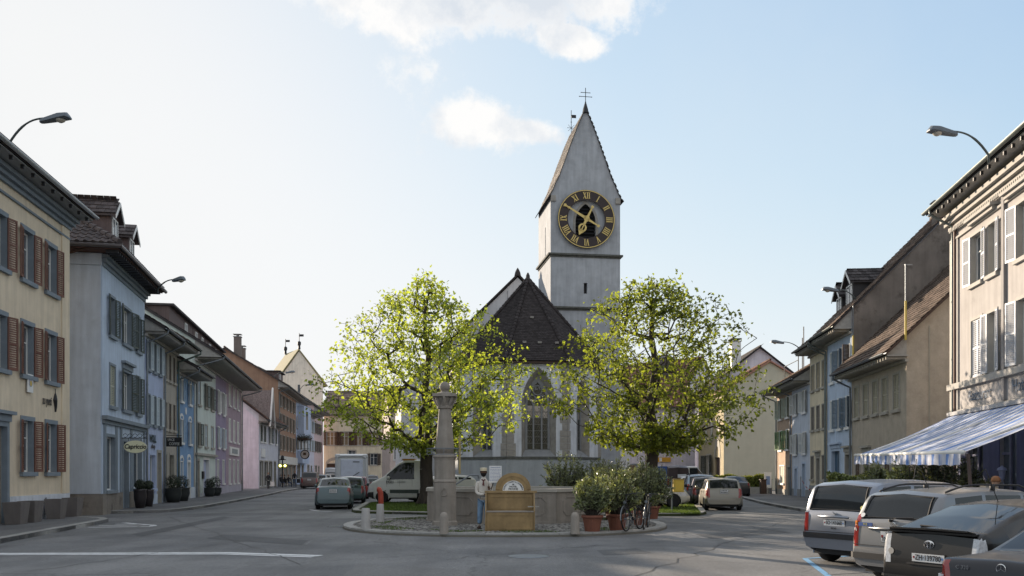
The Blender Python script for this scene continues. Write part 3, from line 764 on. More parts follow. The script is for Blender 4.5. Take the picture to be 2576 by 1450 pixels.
h.win(h.U(335), h.U(355), .98, 3.2, sur=GREYS, t=.12, bars=1, cross=0)
h.walls(BG, 10.55, 9, plinthm=plaster('rough_stone_plinth', (.14, .125, .11), dirt=.8, scale=5, bump=1, bscale=8), ph=.85)
h.strip('shop_cornice', GREYS, -.05, h.L+.05, 3.86, 4.02, .22); h.strip('shop_cornice_lower', GREYS, 0, h.L, 3.7, 3.855, .10)
for px in (262, 292, 303, 329, 362): u = h.U(px); h.strip('shop_pilaster', GREYS, u-.14, u+.14, .86, 3.69, .05)
for i, (z, o_) in enumerate(((10.05, .06), (10.2, .16), (10.36, .28))): h.strip('cornice_step', GREYS, -.03*i, h.L, z, z+.15, o_)
b = MB(); b.box(-.12, -.003, .0, 9, 10.05, 10.5); b.box(-.05, -.002, .05, 1.4, .86, 10.04); b.build('gable_pilaster', BG2, h.o)
b = MB(); b.box(-.03, -.001, 1.42, 9, .86, 10.04); b.build('gable_render', plaster('lilac_grey_render', (.40, .40, .45)), h.o)
b = MB(); b.tube([(-.75, .2, 10.6), (-.55, 1.2, 10.35), (-.12, 1.9, 9.9), (-.12, 1.9, 1.2)], .055, 8); b.build('downpipe', COPPER, h.o, smooth=True)
b = MB(); b.lathe([(.07, .1), (.07, 1.2)], 10, (-.12, 1.9, 0)); b.build('pipe_shoe', ZINC, h.o)
# hip roof: eaves at 10.6, hip end facing the near side
ez, ov, D, RZ = 10.6, .85, 9., 14.2; L_ = h.L
b = MB(); c = [(-ov, -ov, ez), (L_+.2, -ov, ez), (L_+.2, D+.5, ez), (-ov, D+.5, ez)]; r1, r2 = (4.2, D/2, RZ), (L_+.2, D/2, RZ)
up = lambda p_: (p_[0], p_[1], p_[2]+.14)
b.quad(*[c[0], c[3], c[2], c[1]]); b.quad(up(c[0]), up(c[1]), up(r2), up(r1)); b.poly([up(c[3]), up(c[0]), up(r1)]); b.quad(up(c[2]), up(c[3]), up(r1), up(r2)); b.poly([c[1], c[2], r2])
for i in range(4): b.quad(c[i], c[(i+1) % 4], up(c[(i+1) % 4]), up(c[i]))
b.build('roof', TILED, h.o)
PT = mat('purple_brown_tile', (.068, .056, .056), rough=.75, var=.25, scale=2, island=.3, spec=.3)
V = Vector((0, D/2+ov, RZ-ez)); tiles(h.o, (-ov, -ov, ez+.14), (1, 0, 0), V, [(0, 0), (L_+ov+.2, 0), (L_+ov+.2, V.length), (4.2+ov, V.length)], .3, .36, PT, curved=True, name='street_side_tiles')
V = Vector((4.2+ov, 0, RZ-ez)); W_ = D+.5+ov; tiles(h.o, (-ov, D+.5, ez+.14), (0, -1, 0), V, [(0, 0), (W_, 0), (W_/2, V.length)], .3, .36, PT, curved=True, keep=190, near=(-ov, -ov, ez))
ridge_caps(h.o, (-ov, -ov, ez+.2), (4.2, D/2, RZ+.2), PT, .13, .42, name='hip_tile')
b = MB(); b.box(-ov+.04, L_+.15, -ov+.04, -.003, ez-.05, ez-.004); b.box(-ov+.04, -.003, 0, D, ez-.05, ez-.004); b.build('soffit', mat('red_brown_soffit', (.10, .055, .045)), h.o)
b = MB()
for i in range(26): u = -ov+.2+i*.34; b.box(u-.05, u+.05, -ov+.08, -.3, ez-.18, ez-.052)
b.build('rafter_ends', DARK, h.o, kind='stuff')
b = MB(); b.tube([(-ov-.08, D, ez+.05), (-ov-.08, -ov-.08, ez+.05), (L_+.3, -ov-.08, ez+.05)], .085, 8); b.build('gutter', mat('dark_gutter', (.09, .08, .08), rough=.4, metal=.5), h.o)
DW = mat('brown_board_cladding', (.13, .095, .09), rough=.8, var=.25, scale=2, stretch=(9, 9, .6))
h.dormer(2.5, 1.2, .1, 11.2, 1.5, .55, DW, PT, depth=3.6); h.dormer(5.7, 1.1, .1, 11.2, 1.4, .5, DW, PT, depth=3.4)
# the hanging oval sign on its bracket
o = empty('hanging_sign', (0, 0, 0), 0, 'oval cream hanging sign lettered Capriccio on an iron bracket', 'sign')
u = h.U(303); p_ = h.A+h.d*u; o.location = (p_.x, p_.y, 0); o.rotation_euler = (0, 0, h.rz)
b = MB(); b.tube([(0, 0, 3.22), (0, -1.1, 3.22)], .018, 6); b.tube([(0, -.04, 2.9), (0, -.04, 3.6)], .018, 6)
for k in range(5):
    cy = -.2-k*.2; b.tube([(0, cy+.09*cos(a_), 3.33+.08*sin(a_)) for a_ in [i*pi/4 for i in range(8)]], .012, 5)
b.tube([(0, -.35, 3.22), (0, -.35, 3.05)], .012, 5); b.tube([(0, -.85, 3.22), (0, -.85, 3.05)], .012, 5); b.build('bracket', DARK, o)
b = MB(); M = Matrix.Translation((0, -.97, 2.97))@Matrix.Rotation(pi/2, 4, 'Y'); pr = [(1, -.05), (1, .05), (.0, .05)]
b = MB(); pts = [(0, -.62+.47*cos(i*pi/16), 2.84+.27*sin(i*pi/16)) for i in range(32)]; b.prism([(p0[0]-.06, p0[1], p0[2]) for p0 in pts], (.12, 0, 0)); b.build('sign_board', mat('cream_sign', (.72, .70, .48), rough=.4, var=.1), o, fix=True)
b = MB(); b.tube(pts+[pts[0]], .025, 6); b.build('sign_rim', mat('dark_blue_rim', (.30, .32, .36)), o)
text('Capriccio', .27, DARK, o, (-.068, -.62, 2.84), (pi/2, 0, -pi/2), sx=.86, bold=.008, shear=.2)

def shop_pots(h, items):
    for (px, w, hh, ball, col, lab, mm) in items:
        u = h.U(px); p_ = h.A+h.d*u; n_ = Vector((h.d.y, -h.d.x)); q = p_+n_*(.55)
        o = empty('potted_shrub', (q.x, q.y, .12), random.random()*3, lab, 'plant pot', 'shrubs in pots before the left row')
        b = MB(); b.lathe([(w*.36, 0), (w*.5, hh*.55), (w*.48, hh*.9), (w*.55, hh), (w*.46, hh), (w*.44, hh-.08), (0, hh-.08)], 16); b.build('pot', mm, o, smooth=True)
        b = MB(); R = ball/2
        for i in range(900):
            d = Vector((random.gauss(0, 1), random.gauss(0, 1), random.gauss(0, 1))).normalized(); r_ = R*random.uniform(.72, 1.04); c_ = Vector((0, 0, hh+R*.75))+d*r_
            t_ = d.orthogonal().normalized(); t_.rotate(Matrix.Rotation(random.uniform(0, 6.28), 3, d)); s_ = .03; n2 = (d.cross(t_)*.8+d*random.uniform(-.4, .6))
            b.poly([c_-t_*s_, c_+n2*s_, c_+t_*s_, c_-n2*s_])
        b.build('foliage', mat('box_leaf', (.030, .042, .022), rough=.6, var=.3, island=.4), o, kind='stuff')
POTB = mat('dark_glazed_pot', (.035, .03, .032), rough=.3, var=.2); POTG = mat('black_tub', (.03, .035, .035), rough=.6)
shop_pots(h, ((320, .55, .85, .5, 0, 'tall dark glazed pot with a round shrub left of the Capriccio shop steps', POTB), (342, .5, .8, .5, 0, 'dark glazed pot with a round shrub on the Capriccio shop step, right of the two', POTB)))

# pale blue narrow house
S_ = lambda z: (-10.43-.169*z, z)
LB = plaster('pale_blue_plaster', (.40, .46, .62)); WSH = mat('white_blue_shutter', (.48, .55, .60), rough=.6, var=.1)
h = House('pale_blue_house', 'narrow pale blue house with white shutters and black lettering above its shop', 'house', (-18.02, 44.83), S_(49.1), 'houses of the left row')
for (z0, z1) in ((6.88, 8.3), (4.15, 5.6)):
    for uc in (.85, 2.15, 3.45): h.win(uc-.32, uc+.32, z0, z1, sh=WSH, state='open', ang=10, sur=GREYS, t=.07)
h.win(h.U(376), h.U(390), .9, 2.6, sur=LB, t=.1, bars=0, cross=0, glass=GLASS); h.door(h.U(396), h.U(404), 2.75, m=mat('green_grey_door', (.06, .09, .09)), sur=SAND, panels=False)
h.walls(LB, 8.7, 9, ridge=12.0, plinthm=plaster('pale_blue_plinth2', (.30, .34, .40)), ph=.6)
h.roof(TILED, 8.72, 9, 12.0, over=1.0, side=.1, ends=.16, pipe=(.08, h.L-.03), gutter=ZINC)
for i, (a, w_, hh) in enumerate(((0, .12, .12), (.16, .1, .38), (.3, .1, .42), (.42, .12, .36), (.56, .1, .42), (.7, .12, .12))): pass
text('WOLL', .52, mat('dark_green_letter', (.02, .035, .03)), h.o, (h.U(383), -.04, 3.42), (pi/2, 0, 0), sx=1.0, bold=.02); text('shop', .3, DARK, h.o, (h.U(384), -.04, 3.05), (pi/2, 0, 0), sx=1.5, bold=.01)
shop_pots(h, ((409, .85, .75, .85, 0, 'large black tub with round shrub, nearest of the pair under the coffee sign', POTG),))
b = MB(); b.poly([(-.02, 1.0, 9.4), (-.02, 3.1, 9.4), (-.02, 3.1, 10.8), (-.02, 1.0, 10.8)]);
h.dormer(1.3, 1.1, .9, 9.7, 1.5, .1, mat('zinc_dormer', (.16, .19, .23), rough=.5), TILED, depth=2)

# grey-brown narrow house
GB = plaster('grey_brown_plaster', (.25, .23, .20)); DBR = mat('dark_brown_shutter', (.045, .03, .025), rough=.6, var=.2)
h = House('grey_brown_house', 'narrow grey brown house with closed dark brown shutters', 'house', S_(49.12), S_(52.8), 'houses of the left row')
for (z0, z1) in ((6.8, 8.25), (4.1, 5.55)):
    for uc in (.62, 1.75, 2.9): h.win(uc-.33, uc+.33, z0, z1, sh=DBR, state='closed', sur=GB, t=.05)
h.door(h.U(413), h.U(419), 2.7, sur=SAND); h.win(h.U(426), h.U(437), 1.1, 2.7, sur=SAND, t=.08, bars=3, frame=DARK); h.win(h.U(426), h.U(437), .45, .9, sur=SAND, t=.05, bars=2, frame=DARK)
h.walls(GB, 8.75, 9, ridge=12.2, plinthm=STONE, ph=.4); h.roof(TILEB, 8.72, 9, 12.2, over=1.25, side=.05, ends=.16, pipe=(h.L-.05,), gutter=mat('green_zinc', (.10, .14, .13), rough=.4, metal=.6))
shop_pots(h, ((432, .85, .75, .8, 0, 'large black tub with round shrub, farther of the pair under the coffee sign', POTG),))
p_ = h.A+h.d*.25; o = empty('hanging_sign', (p_.x, p_.y, 0), h.rz, 'black square hanging sign with pale coffee lettering on an iron arm', 'sign')
b = MB(); b.tube([(0, 0, 3.72), (0, -.9, 3.72)], .02, 6); b.tube([(0, -.03, 3.0), (0, -.03, 3.8)], .02, 6); b.build('bracket', DARK, o)
b = MB(); b.box(-.02, .02, -.9, -.1, 3.12, 3.62); b.build('sign_board', mat('black_sign', (.012, .013, .013), rough=.5), o)
LT = mat('pale_letter', (.55, .55, .52)); text('SPICE', .19, LT, o, (-.025, -.35, 3.48), (pi/2, 0, -pi/2), sx=.8); text('COFFEE', .21, LT, o, (-.025, -.52, 3.26), (pi/2, 0, -pi/2), sx=.75)

# bright blue house
BL = plaster('bright_blue_plaster', (.125, .20, .31)); BSH = mat('blue_grey_shutter', (.24, .34, .46), rough=.6, var=.1)
h = House('bright_blue_house', 'bright blue narrow house with arched white window heads', 'house', S_(52.82), S_(58.6), 'houses of the left row')
def arch_head(h, u, z, w, m=SAND, r=.16, flat=.45):
    b = MB(); n = 8; pts = []
    for i in range(n+1): a = pi*i/n; pts.append((cos(a)*(w/2+.1), sin(a)*(w/2)*flat*1.5+.02))
    pin = [(x*.72, y*.55) for x, y in pts]
    for i in range(n): b.prism([(pts[i][0], -.04, pts[i][1]), (pts[i+1][0], -.04, pts[i+1][1]), (pin[i+1][0], -.04, pin[i+1][1]), (pin[i][0], -.04, pin[i][1])], (0, .04, 0))
    b.build('arched_head', m, h.o, loc=(u, 0, z), fix=True)
for (z0, z1) in ((5.95, 7.2), (3.5, 4.85)):
    for uc in (1.35, 4.1): h.win(uc-.42, uc+.42, z0, z1, sh=BSH, state='open', ang=10, sur=WHITE, t=.06); arch_head(h, uc, z1+.05, .9, WHITE)
h.win(1.0, 1.8, .95, 2.35, sur=WHITE, t=.06, sh=BSH, state='closed'); arch_head(h, 1.4, 2.42, .9, WHITE); h.door(3.3, 4.2, 2.35, m=mat('blue_door', (.12, .17, .24)), sur=WHITE); arch_head(h, 3.75, 2.5, 1.0, WHITE)
h.walls(BL, 7.75, 9, ridge=10.9, plinthm=plaster('white_blue_plinth', (.40, .44, .48)), ph=.8)
b = MB(); b.lathe([(.22, 0), (.22, .03), (0, .03)], 20, (0, 0, 0), Matrix.Rotation(pi/2, 4, 'X')); b.build('wall_disc', WHITE, h.o, loc=(2.7, -.005, 5.45))
h.roof(TILED, 7.72, 9, 10.9, over=1.15, side=.05, ends=.16, pipe=(.05,), gutter=ZINC); h.strip('corner_strip', SAND, h.L-.4, h.L-.01, .8, 7.5, .03)

# green-white house, dark purple house, light purple house under one long roof
GW = plaster('green_white_plaster', (.44, .49, .46)); PU = plaster('purple_plaster', (.20, .17, .235)); PU2 = plaster('mauve_plaster', (.235, .185, .215)); WS2 = mat('white_shutter', (.70, .70, .66), rough=.5, var=.06)
h = House('green_white_house', 'pale green white house with dark shutters and blue white double door', 'house', S_(58.62), S_(67.2), 'houses of the left row')
for (z0, z1, st) in ((6.2, 7.75, ('closed', 'open', 'open')), (3.5, 4.95, ('open', 'closed', 'closed'))):
    for uc, s_ in zip((1.6, 4.4, 7.1), st): h.win(uc-.5, uc+.5, z0, z1, sh=WSH if s_ == 'closed' else DGREEN, state=s_, ang=10, sur=SAND, t=.1)
h.door(.6, 1.6, 2.5, m=mat('grey_door2', (.13, .14, .15)), sur=SAND); h.door(3.2, 5.6, 2.6, m=mat('pale_blue_door', (.42, .47, .62), rough=.6), sur=WHITE)
h.walls(GW, 9.2, 10, ridge=13.2, plinthm=plaster('white_plinth', (.42, .44, .45)), ph=.35); h.strip('shop_cornice', SAND, 0, h.L, 2.85, 3.0, .2)
h.strip('letter_box_panel', DARK, 2.6, 3.05, 1.3, 1.8, .12)
h.roof(TILED, 9.2, 10, 13.3, over=1.7, side=.1, ends=.18, pipe=(.05,), gutter=ZINC)
def shed_dormer(h, u0, u1, y0, z0, z1, wins):
    b = MB(); b.box(u0, u1, y0, y0+3, z0, z1); o = b.build('dormer', DW, h.o)
    b = MB(); b.box(u0-.15, u1+.15, y0-.3, y0+3, z1+.003, z1+.14); b.build('dormer_roof', TILED, o)
    for uc in wins:
        b = MB(); w_ = .45; hh = (z1-z0)*.66; z_ = z0+(z1-z0)*.2
        b.box(uc-w_, uc-w_+.09, y0-.06, y0-.003, z_, z_+hh); b.box(uc+w_-.09, uc+w_, y0-.06, y0-.003, z_, z_+hh); b.box(uc-w_+.09, uc+w_-.09, y0-.06, y0-.003, z_+hh-.09, z_+hh); b.box(uc-.04, uc+.04, y0-.05, y0-.003, z_, z_+hh-.09); b.build('window_frame', WHITE, o)
        b = MB(); b.box(uc-w_+.05, uc+w_-.05, y0-.02, y0-.004, z_, z_+hh-.05); b.build('pane', GLASS, o)
shed_dormer(h, .2, h.L-.1, 1.6, 10.9, 12.4, (5.9,))
shop_pots(h, ((505, .7, .6, .7, 0, 'dark pot with a dim leafy shrub by the door of the green white house', POTG), (520, .9, .55, .9, 0, 'wide low pot with a spreading shrub before the blue white double door', POTG)))
h = House('purple_house', 'dark purple house with white framed windows between the green white and mauve fronts', 'house', S_(67.22), S_(72.6), 'houses of the left row')
for (z0, z1) in ((6.2, 7.85), (3.6, 5.1)):
    for uc in (1.4, 4.0): h.win(uc-.45, uc+.45, z0, z1, sh=WS2 if z0 > 5 else WSH, state='open', ang=10, sur=WHITE, t=.09)
h.win(.6, 1.5, .9, 2.65, sur=WHITE, t=.08); h.win(3.4, 4.3, .9, 2.65, sur=WHITE, t=.08)
h.walls(PU, 9.2, 10, ridge=13.2, plinthm=plaster('lilac_plinth', (.26, .25, .29)), ph=.7); h.roof(TILED, 9.2, 10, 13.3, over=1.7, side=.0, ends=.18, gutter=ZINC); shed_dormer(h, .1, h.L-.1, 1.6, 10.9, 12.4, (1.3, 4.0))
h = House('mauve_house', 'mauve house with three columns of closed white shutters and a white sign board', 'house', S_(72.62), S_(82.0), 'houses of the left row')
for (z0, z1) in ((7.2, 9.0), (4.3, 6.05)):
    for uc in (2.0, 4.6, 7.2): h.win(uc-.5, uc+.5, z0, z1, sh=WS2, state='closed', sur=WHITE, t=.1)
for uc in (2.0, 4.6, 7.2): h.win(uc-.5, uc+.5, .85, 2.75, sur=WHITE, t=.1)
h.walls(PU2, 9.2, 10, ridge=13.2, plinthm=MATS['lilac_plinth'], ph=.7); h.roof(TILED, 9.2, 10, 13.3, over=1.7, side=.1, ends=.18, gutter=ZINC, pipe=(h.L-.1,)); shed_dormer(h, .1, h.L-.2, 1.6, 10.9, 12.4, (2.2, 5.6, 7.4))
h.strip('corner_strip', SAND, h.L-.35, h.L-.01, .7, 9.0, .03); h.strip('sign_board', WHITE, 1.6, 7.4, 3.15, 3.85, .10); h.strip('sign_lettering_panel', mat('grey_sign_print', (.28, .31, .32)), 2.8, 6.2, 3.3, 3.7, .12)
h.chimney(h.L-1.2, 4.5, 12.6, 14.4)

# lower lilac house with tiled gable roof and white front
LI = plaster('lilac_plaster', (.46, .42, .47)); WF = plaster('white_plaster', (.50, .51, .56))
h = House('lilac_gable_house', 'lower lilac sided house with white front and small pointed cross gable', 'house', (-25.5, 92), (-26.6, 104), 'houses of the left row')
for uc in (1.6, 3.6, 7.0): h.win(uc-.7, uc+.7, 4.9, 6.6, sh=DGREEN, state='closed' if uc < 5 else 'open', ang=10, sur=WHITE, t=.08)
h.win(10, 11.2, 4.9, 6.6, sh=DGREEN, state='closed', sur=WHITE, t=.08)
for (a, b) in ((.6, 2.6), (3.2, 5.4), (6.0, 8.0)): h.win(a, b, .3, 2.9, sur=SAND, t=.1, bars=1, cross=0)
h.door(9.2, 10.4, 2.9, sur=SAND, m=mat('grey_door3', (.10, .10, .10)))
h.walls(WF, 6.95, 7.5, ridge=10.3, gables=3.4); b = MB(); b.poly([(-.03, -.02, .1), (-.03, -.02, 6.9), (-.03, 3.4, 10.2), (-.03, 7.5, 6.9), (-.03, 7.5, .1)]); b.build('gable_wall', LI, h.o)
h.roof(TILE, 6.95, 7.5, 10.3, over=.95, side=.3, rpos=3.4, ends=.2, gutter=ZINC, pipe=(h.L-.3,), tw=.5, th=.5)
b = MB(); b.poly([(.6, -1.0, 6.6), (3.4, -1.0, 6.6), (2.0, -1.0, 10.2)]); b.poly([(.6, -1.0, 6.6), (2.0, -1.0, 10.2), (2.0, 3.2, 10.2)]); b.poly([(3.4, -1.0, 6.6), (2.0, 3.2, 10.2), (2.0, -1.0, 10.2)]); c = b.build('cross_gable', plaster('shingle_gable', (.12, .10, .095), scale=9, var=.5), h.o)
b = MB(); b.tube([(.45, -1.05, 6.4), (2.0, -1.05, 10.4), (3.55, -1.05, 6.4)], .1, 5); b.build('barge_board', WHITE, c)
h.strip('sign_board', WHITE, 1.4, 3.4, 3.3, 4.2, .1); b = MB(); b.box(-.5, .0, -.08, .6, .1, 1.9); b.build('porch_box', SAND, h.o, loc=(-.2, 2.2, 0))
# brown long house
BR = plaster('brown_plaster', (.21, .135, .095)); h = House('brown_house', 'long brown house with rows of shutters behind the lilac gable house', 'house', (-27.1, 106), (-29.3, 124), 'houses of the left row')
for (z0, z1) in ((9.6, 11.0), (7.0, 8.7), (4.5, 6.2)):
    for i in range(5): uc = 2+i*3.4; h.win(uc-.55, uc+.55, z0, z1, sh=mat('grey_brown_shutter', (.22, .19, .16)), state='open', ang=10, sur=SAND, t=.1)
for i in range(4): h.win(1+i*4.2, 4.2+i*4.2, .3, 2.6, sur=SAND, t=.12, bars=2, cross=0)
h.walls(BR, 11.7, 12, ridge=16.0, gables=6); h.roof(TILEB, 11.7, 12, 16.0, over=1.2, side=.3, gutter=ZINC, tw=.6, th=.6, ends=.3, pipe=(.2,)); h.strip('shop_fascia', plaster('pale_fascia', (.40, .40, .38)), .1, h.L-.2, 2.75, 3.7, .25)
h.chimney(6, 5.6, 15.2, 18.2, .8, .8); h.chimney(9, 5.6, 15.2, 17.2, .8, .8); shed_dormer(h, 12.5, 17, 1.6, 13.1, 14.8, (14,))
for nm, lab, A_, B_, mt, e, sh in (('white_blue_house', 'pale blue white house with boxed out upper bay in the far left row', (-29.33, 124.02), (-29.7, 132), plaster('white_blue_plaster', (.42, .49, .62)), 11.6, WS2),
        ('lilac_house', 'narrow lilac grey house in the far left row', (-29.72, 132.02), (-30.3, 140), plaster('lilac_grey_plaster', (.42, .41, .47)), 10.2, WSH),
        ('pink_house', 'narrow pink and grey house at the far end of the left row', (-30.32, 140.02), (-31.0, 150), plaster('dusty_pink_plaster', (.40, .31, .31)), 11.2, DBR)):
    h = House(nm, lab, 'house', A_, B_, 'houses of the left row')
    for (z0, z1) in ((7.8, 9.4), (5.0, 6.6)):
        for i in range(3): uc = 1.3+i*2.6; h.win(uc-.5, uc+.5, z0, z1, sh=sh, state='open', ang=10, sur=SAND, t=.08)
    h.win(1, 3, .9, 2.8, sur=SAND); h.door(4.5, 5.6, 2.7)
    h.walls(mt, e, 10, ridge=e+4.2, gables=5); h.roof(TILED, e, 10, e+4.2, over=1.1, side=.2, gutter=ZINC, tw=.6, th=.6, ends=.3)
    if nm == 'white_blue_house':
        b = MB(); b.box(1.2, 6.6, -.9, -.003, 6.6, 10.9); b.box(1.2, 6.6, -.7, -.003, 3.0, 4.7); b.build('oriel', MATS['white_blue_plaster'], h.o)
        b = MB(); b.box(2.6, 4.2, -.93, -.902, 7.7, 10.2); b.build('oriel_window', GLASSL, h.o)
b = MB(); b.tube([(0, 0, 0), (1.6, 0, 0)], .03, 6); o = empty('hanging_sign', (-28.6, 122, 4.9), -.1, 'round hanging sign with dark ring and emblem on the brown house', 'sign'); b.build('bracket', DARK, o)
b = MB(); b.lathe([(.62, -.05), (.62, .05), (.0, .05)], 24, (1.0, 0, -.75), Matrix.Translation((1, 0, -.75))@Matrix.Rotation(pi/2, 4, 'X')@Matrix.Translation((-1, 0, .75))); b.build('sign_ring', DARK, o)
b = MB(); b.lathe([(.50, -.07), (.50, .0), (.0, .0)], 24, (0, 0, 0), Matrix.Translation((1, -.12, -.75))@Matrix.Rotation(pi/2, 4, 'X')); b.build('sign_face', mat('pale_sign_face', (.50, .45, .42)), o)
b = MB(); b.box(.8, 1.2, -.16, -.125, -.85, -.5); b.build('emblem', mat('brown_emblem', (.10, .06, .04)), o)
# flower boxes on the brown house corner
o = empty('flower_boxes', (-28.9, 124.5, 6.4), 0, 'dark planted flower balcony between brown and pale blue houses', 'flower box')
b = MB(); b.box(-.1, 1.3, -1, 1.4, -.25, .0); b.build('box', WOODD, o)
b = MB()
for i in range(900): c_ = Vector((random.uniform(-.2, 1.5), random.uniform(-1.1, 1.5), random.gauss(.05, .25))); s_ = .1; b.poly([c_+Vector((random.uniform(-s_, s_), random.uniform(-s_, s_), random.uniform(-s_, s_))) for _ in range(3)])
b.build('foliage', mat('geranium_leaf', (.05, .06, .04), island=.5), o, kind='stuff')

# tall gabled hall with two finials
CR = plaster('weathered_cream_plaster', (.43, .41, .36), dirt=.55, scale=.6); o = empty('gabled_hall', (-38.4, 165, 0), 0, 'tall weathered hall with stepped light gable and two spiked finials', 'building')
b = MB(); gl = [(-41.6, 164.2), (-34.2, 164.8)]
def P3(x, y, z): return (x+38.4, y-165, z)
prof = [(-42.3, 0), (-42.3, 18.3), (-38.4, 23.7), (-34.1, 18.0), (-34.1, 0)]
b.prism([P3(x, 165, z) for x, z in prof], (-4.2, 7.2, 0)); b.build('wall', CR, o, fix=True)
b = MB(); b.prism([P3(-42.8, 164.8, 17.7), P3(-38.4, 164.8, 23.8), P3(-38.4, 164.8, 24.1), P3(-43.1, 164.8, 17.7)], (-4.2, 7.4, 0)); b.prism([P3(-38.4, 164.8, 23.8), P3(-33.4, 164.8, 17.2), P3(-33.1, 164.8, 17.3), P3(-38.4, 164.8, 24.1)], (-4.2, 7.4, 0)); b.build('roof', mat('mossy_roof', (.22, .20, .11), rough=.9, var=.25, scale=2), o, fix=True)
for (x, y) in ((-38.4, 165), (-42.6, 172)): b = MB(); b.lathe([(.25, 0), (.2, .6), (.32, .9), (.32, 1.3), (.06, 1.5), (.05, 2.9), (0, 3.0)], 8, P3(x, y, 24.0)); b.box(x+38.4, x+39.2, y-165-.03, y-165+.03, 26.3, 26.7); b.build('finial', DARK, o)
b = MB(); b.box(-.25, .15, -.05, .05, 14.8, 17.6); b.build('slit_window', GLASS, o)
# cream house closing the street
CH = plaster('cream_rough_plaster', (.48, .43, .33), dirt=.4, scale=.8); h = House('cream_house', 'broad cream plastered house with brown shutters closing the left street', 'house', (-31.3, 152), (-16, 152.6), 'houses at the far end of the left street')
for x in (-29.9, -24.2, -19.8, -26.9 + 0): pass
for px in (835, 871, 905, 940):
    u = h.U(px); h.win(u-.9, u+.9, 6.3, 8.5, sh=mat('dark_brown_far_shutter', (.09, .05, .035)), state='open', ang=8, sur=SAND, t=.12, bars=2, glass=mat('warm_lit_glass', (.30, .22, .14), rough=.15, var=.6, scale=1.2))
u = h.U(885); h.win(u-.6, u+.6, 4.3, 5.4, sur=SAND, t=.15); u = h.U(845); h.door(u-1.5, u+1.5, 3.2); arch_head(h, u, 3.2, 3.2, SAND)
u = h.U(940); h.win(u-.6, u+.6, 3.0, 4.9, sh=DBR, sur=SAND, t=.1)
h.walls(CH, 11.2, 12, ridge=11.2); h.roof(TILEB, 11.2, 12, 15.6, over=.6, side=.3, tw=.6, th=.6, ends=0)
h = House('pale_column_house', 'pale house with tall narrow windows behind the left tree', 'house', (-15.7, 118), (-4.5, 121), 'houses at the far end of the left street')
for i in range(7): h.win(.5+i*1.5, 1.3+i*1.5, 3.4, 7.6, sur=WHITE, t=.1, bars=0)
h.walls(plaster('pale_rose_plaster', (.50, .42, .38)), 9.5, 9, ridge=9.5); h.roof(TILED, 9.5, 9, 13, over=.6, tw=.6, th=.6, ends=0)

LAMPS = [((22, 355), (176, 312), 27.5, 'nearest street lamp on the left, above the yellow house eave', 1.55),
         ((397, 722), (465, 711), 43.6, 'street lamp with drop lens above the blue grey house eave', 1.05),
         ((690, 944), (742, 939), 95, 'small far street lamp above the brown house roof', 1.6), ((755, 978), (790, 970), 112, 'farthest small street lamp on the left, before the tall hall', 1.6)]
for (a, b_, z, lab, hd) in LAMPS:
    street_lamp((X(a[0], z), z, Hh(a[1], z)-.1), (X(b_[0], z-.3), z-.3, Hh(b_[1], z)+.1), lab, head=hd*.62)
# ------------------------------------------------------------------ right row (A is the far end, B the near end)
R_ = lambda z: (13.75+.092*z, z)
RO = lambda name, c, **k: mat(name, c, rough=.95, var=.15, scale=2, bump=1.0, bscale=45, speck=.28, streak=.1, dirt=.15, **k)
# hotel
HP = plaster('hotel_plaster', (.235, .223, .217), dirt=.25, scale=1.2); HT = mat('hotel_trim', (.36, .345, .32), rough=.8, var=.1); HSH = mat('white_grey_shutter', (.52, .54, .58), rough=.5, var=.08)
h = House('hotel', 'grey beige three storey hotel with white louvred shutters and awning at the right edge', 'hotel', (16.97, 35.3), (14.55, 17.4), 'houses of the right row')
def zu(z): return (z-h.A.y)/h.d.y
for i, (zf, zn) in enumerate(((33.2, 32.2), (31.6, 30.85), (29.2, 28.1), (27.5, 26.6), (25.3, 24.3), (22.5, 21.5))):
    a, b = zu(zf), zu(zn)
    h.win(a, b, 8.5, 10.25, sh=HSH, state='left' if i == 0 else ('open' if i > 1 else 'right'), ang=10 if i < 2 else 12, sur=HT, t=.1, glass=GLASS)
    if i == 0: link('shutter', shutter_mesh((b-a)*.5, 1.74, HSH), h.o, (b+.02, -.05, 8.5), (0, 0, -radians(8)))
    h.win(a, b, 5.15, 7.2, sh=HSH, state='closed' if i in (0,) else 'open', ang=12, sur=HT, t=.1, glass=GLASS, sill=False)
for i, (zf, zn) in enumerate(((33.4, 32.0), (30.6, 29.2), (27.6, 26.0), (24.5, 22.5), (21, 19))):
    h.ops.append((zu(zf), zu(zn), .3, 3.1))
h.walls(HP, 11.75, 10, ridge=11.75)
b = MB(); b.box(zu(34.3), h.L, -.02, -.003, .1, 3.7); 
LOW = plaster('dusk_blue_ground_floor', (.10, .105, .16)); 
ops = [o_ for o_ in h.ops if o_[2] < 1]; b = MB(); cur = .9
for (a, c, d, e) in sorted(ops): b.box(cur, a, -.03, -.004, .12, 3.8); b.box(a, c, -.03, -.004, e, 3.8); cur = c
b.box(cur, h.L, -.03, -.004, .12, 3.8); b.build('ground_floor_render', LOW, h.o)
for (a, c, d, e) in ops:
    b = MB(); b.box(a, c, .12, .16, d, e); b.build('pane', GLASS, h.o); b = MB(); b.box((a+c)/2-.04, (a+c)/2+.04, .05, .11, d, e); b.box(a, (a+c)/2-.045, .06, .11, 2.3, 2.38); b.build('window_frame', mat('lilac_frame', (.22, .22, .30)), h.o)
h.strip('corner_pilaster', HT, -.04, .85, .1, 10.6, .06); h.strip('belt_course', HT, -.08, h.L, 4.86, 5.08, .16); h.strip('sign_band_edge', HT, .9, h.L, 3.95, 4.06, .10); h.strip('frieze_line', HT, 0, h.L, 10.55, 10.63, .08)
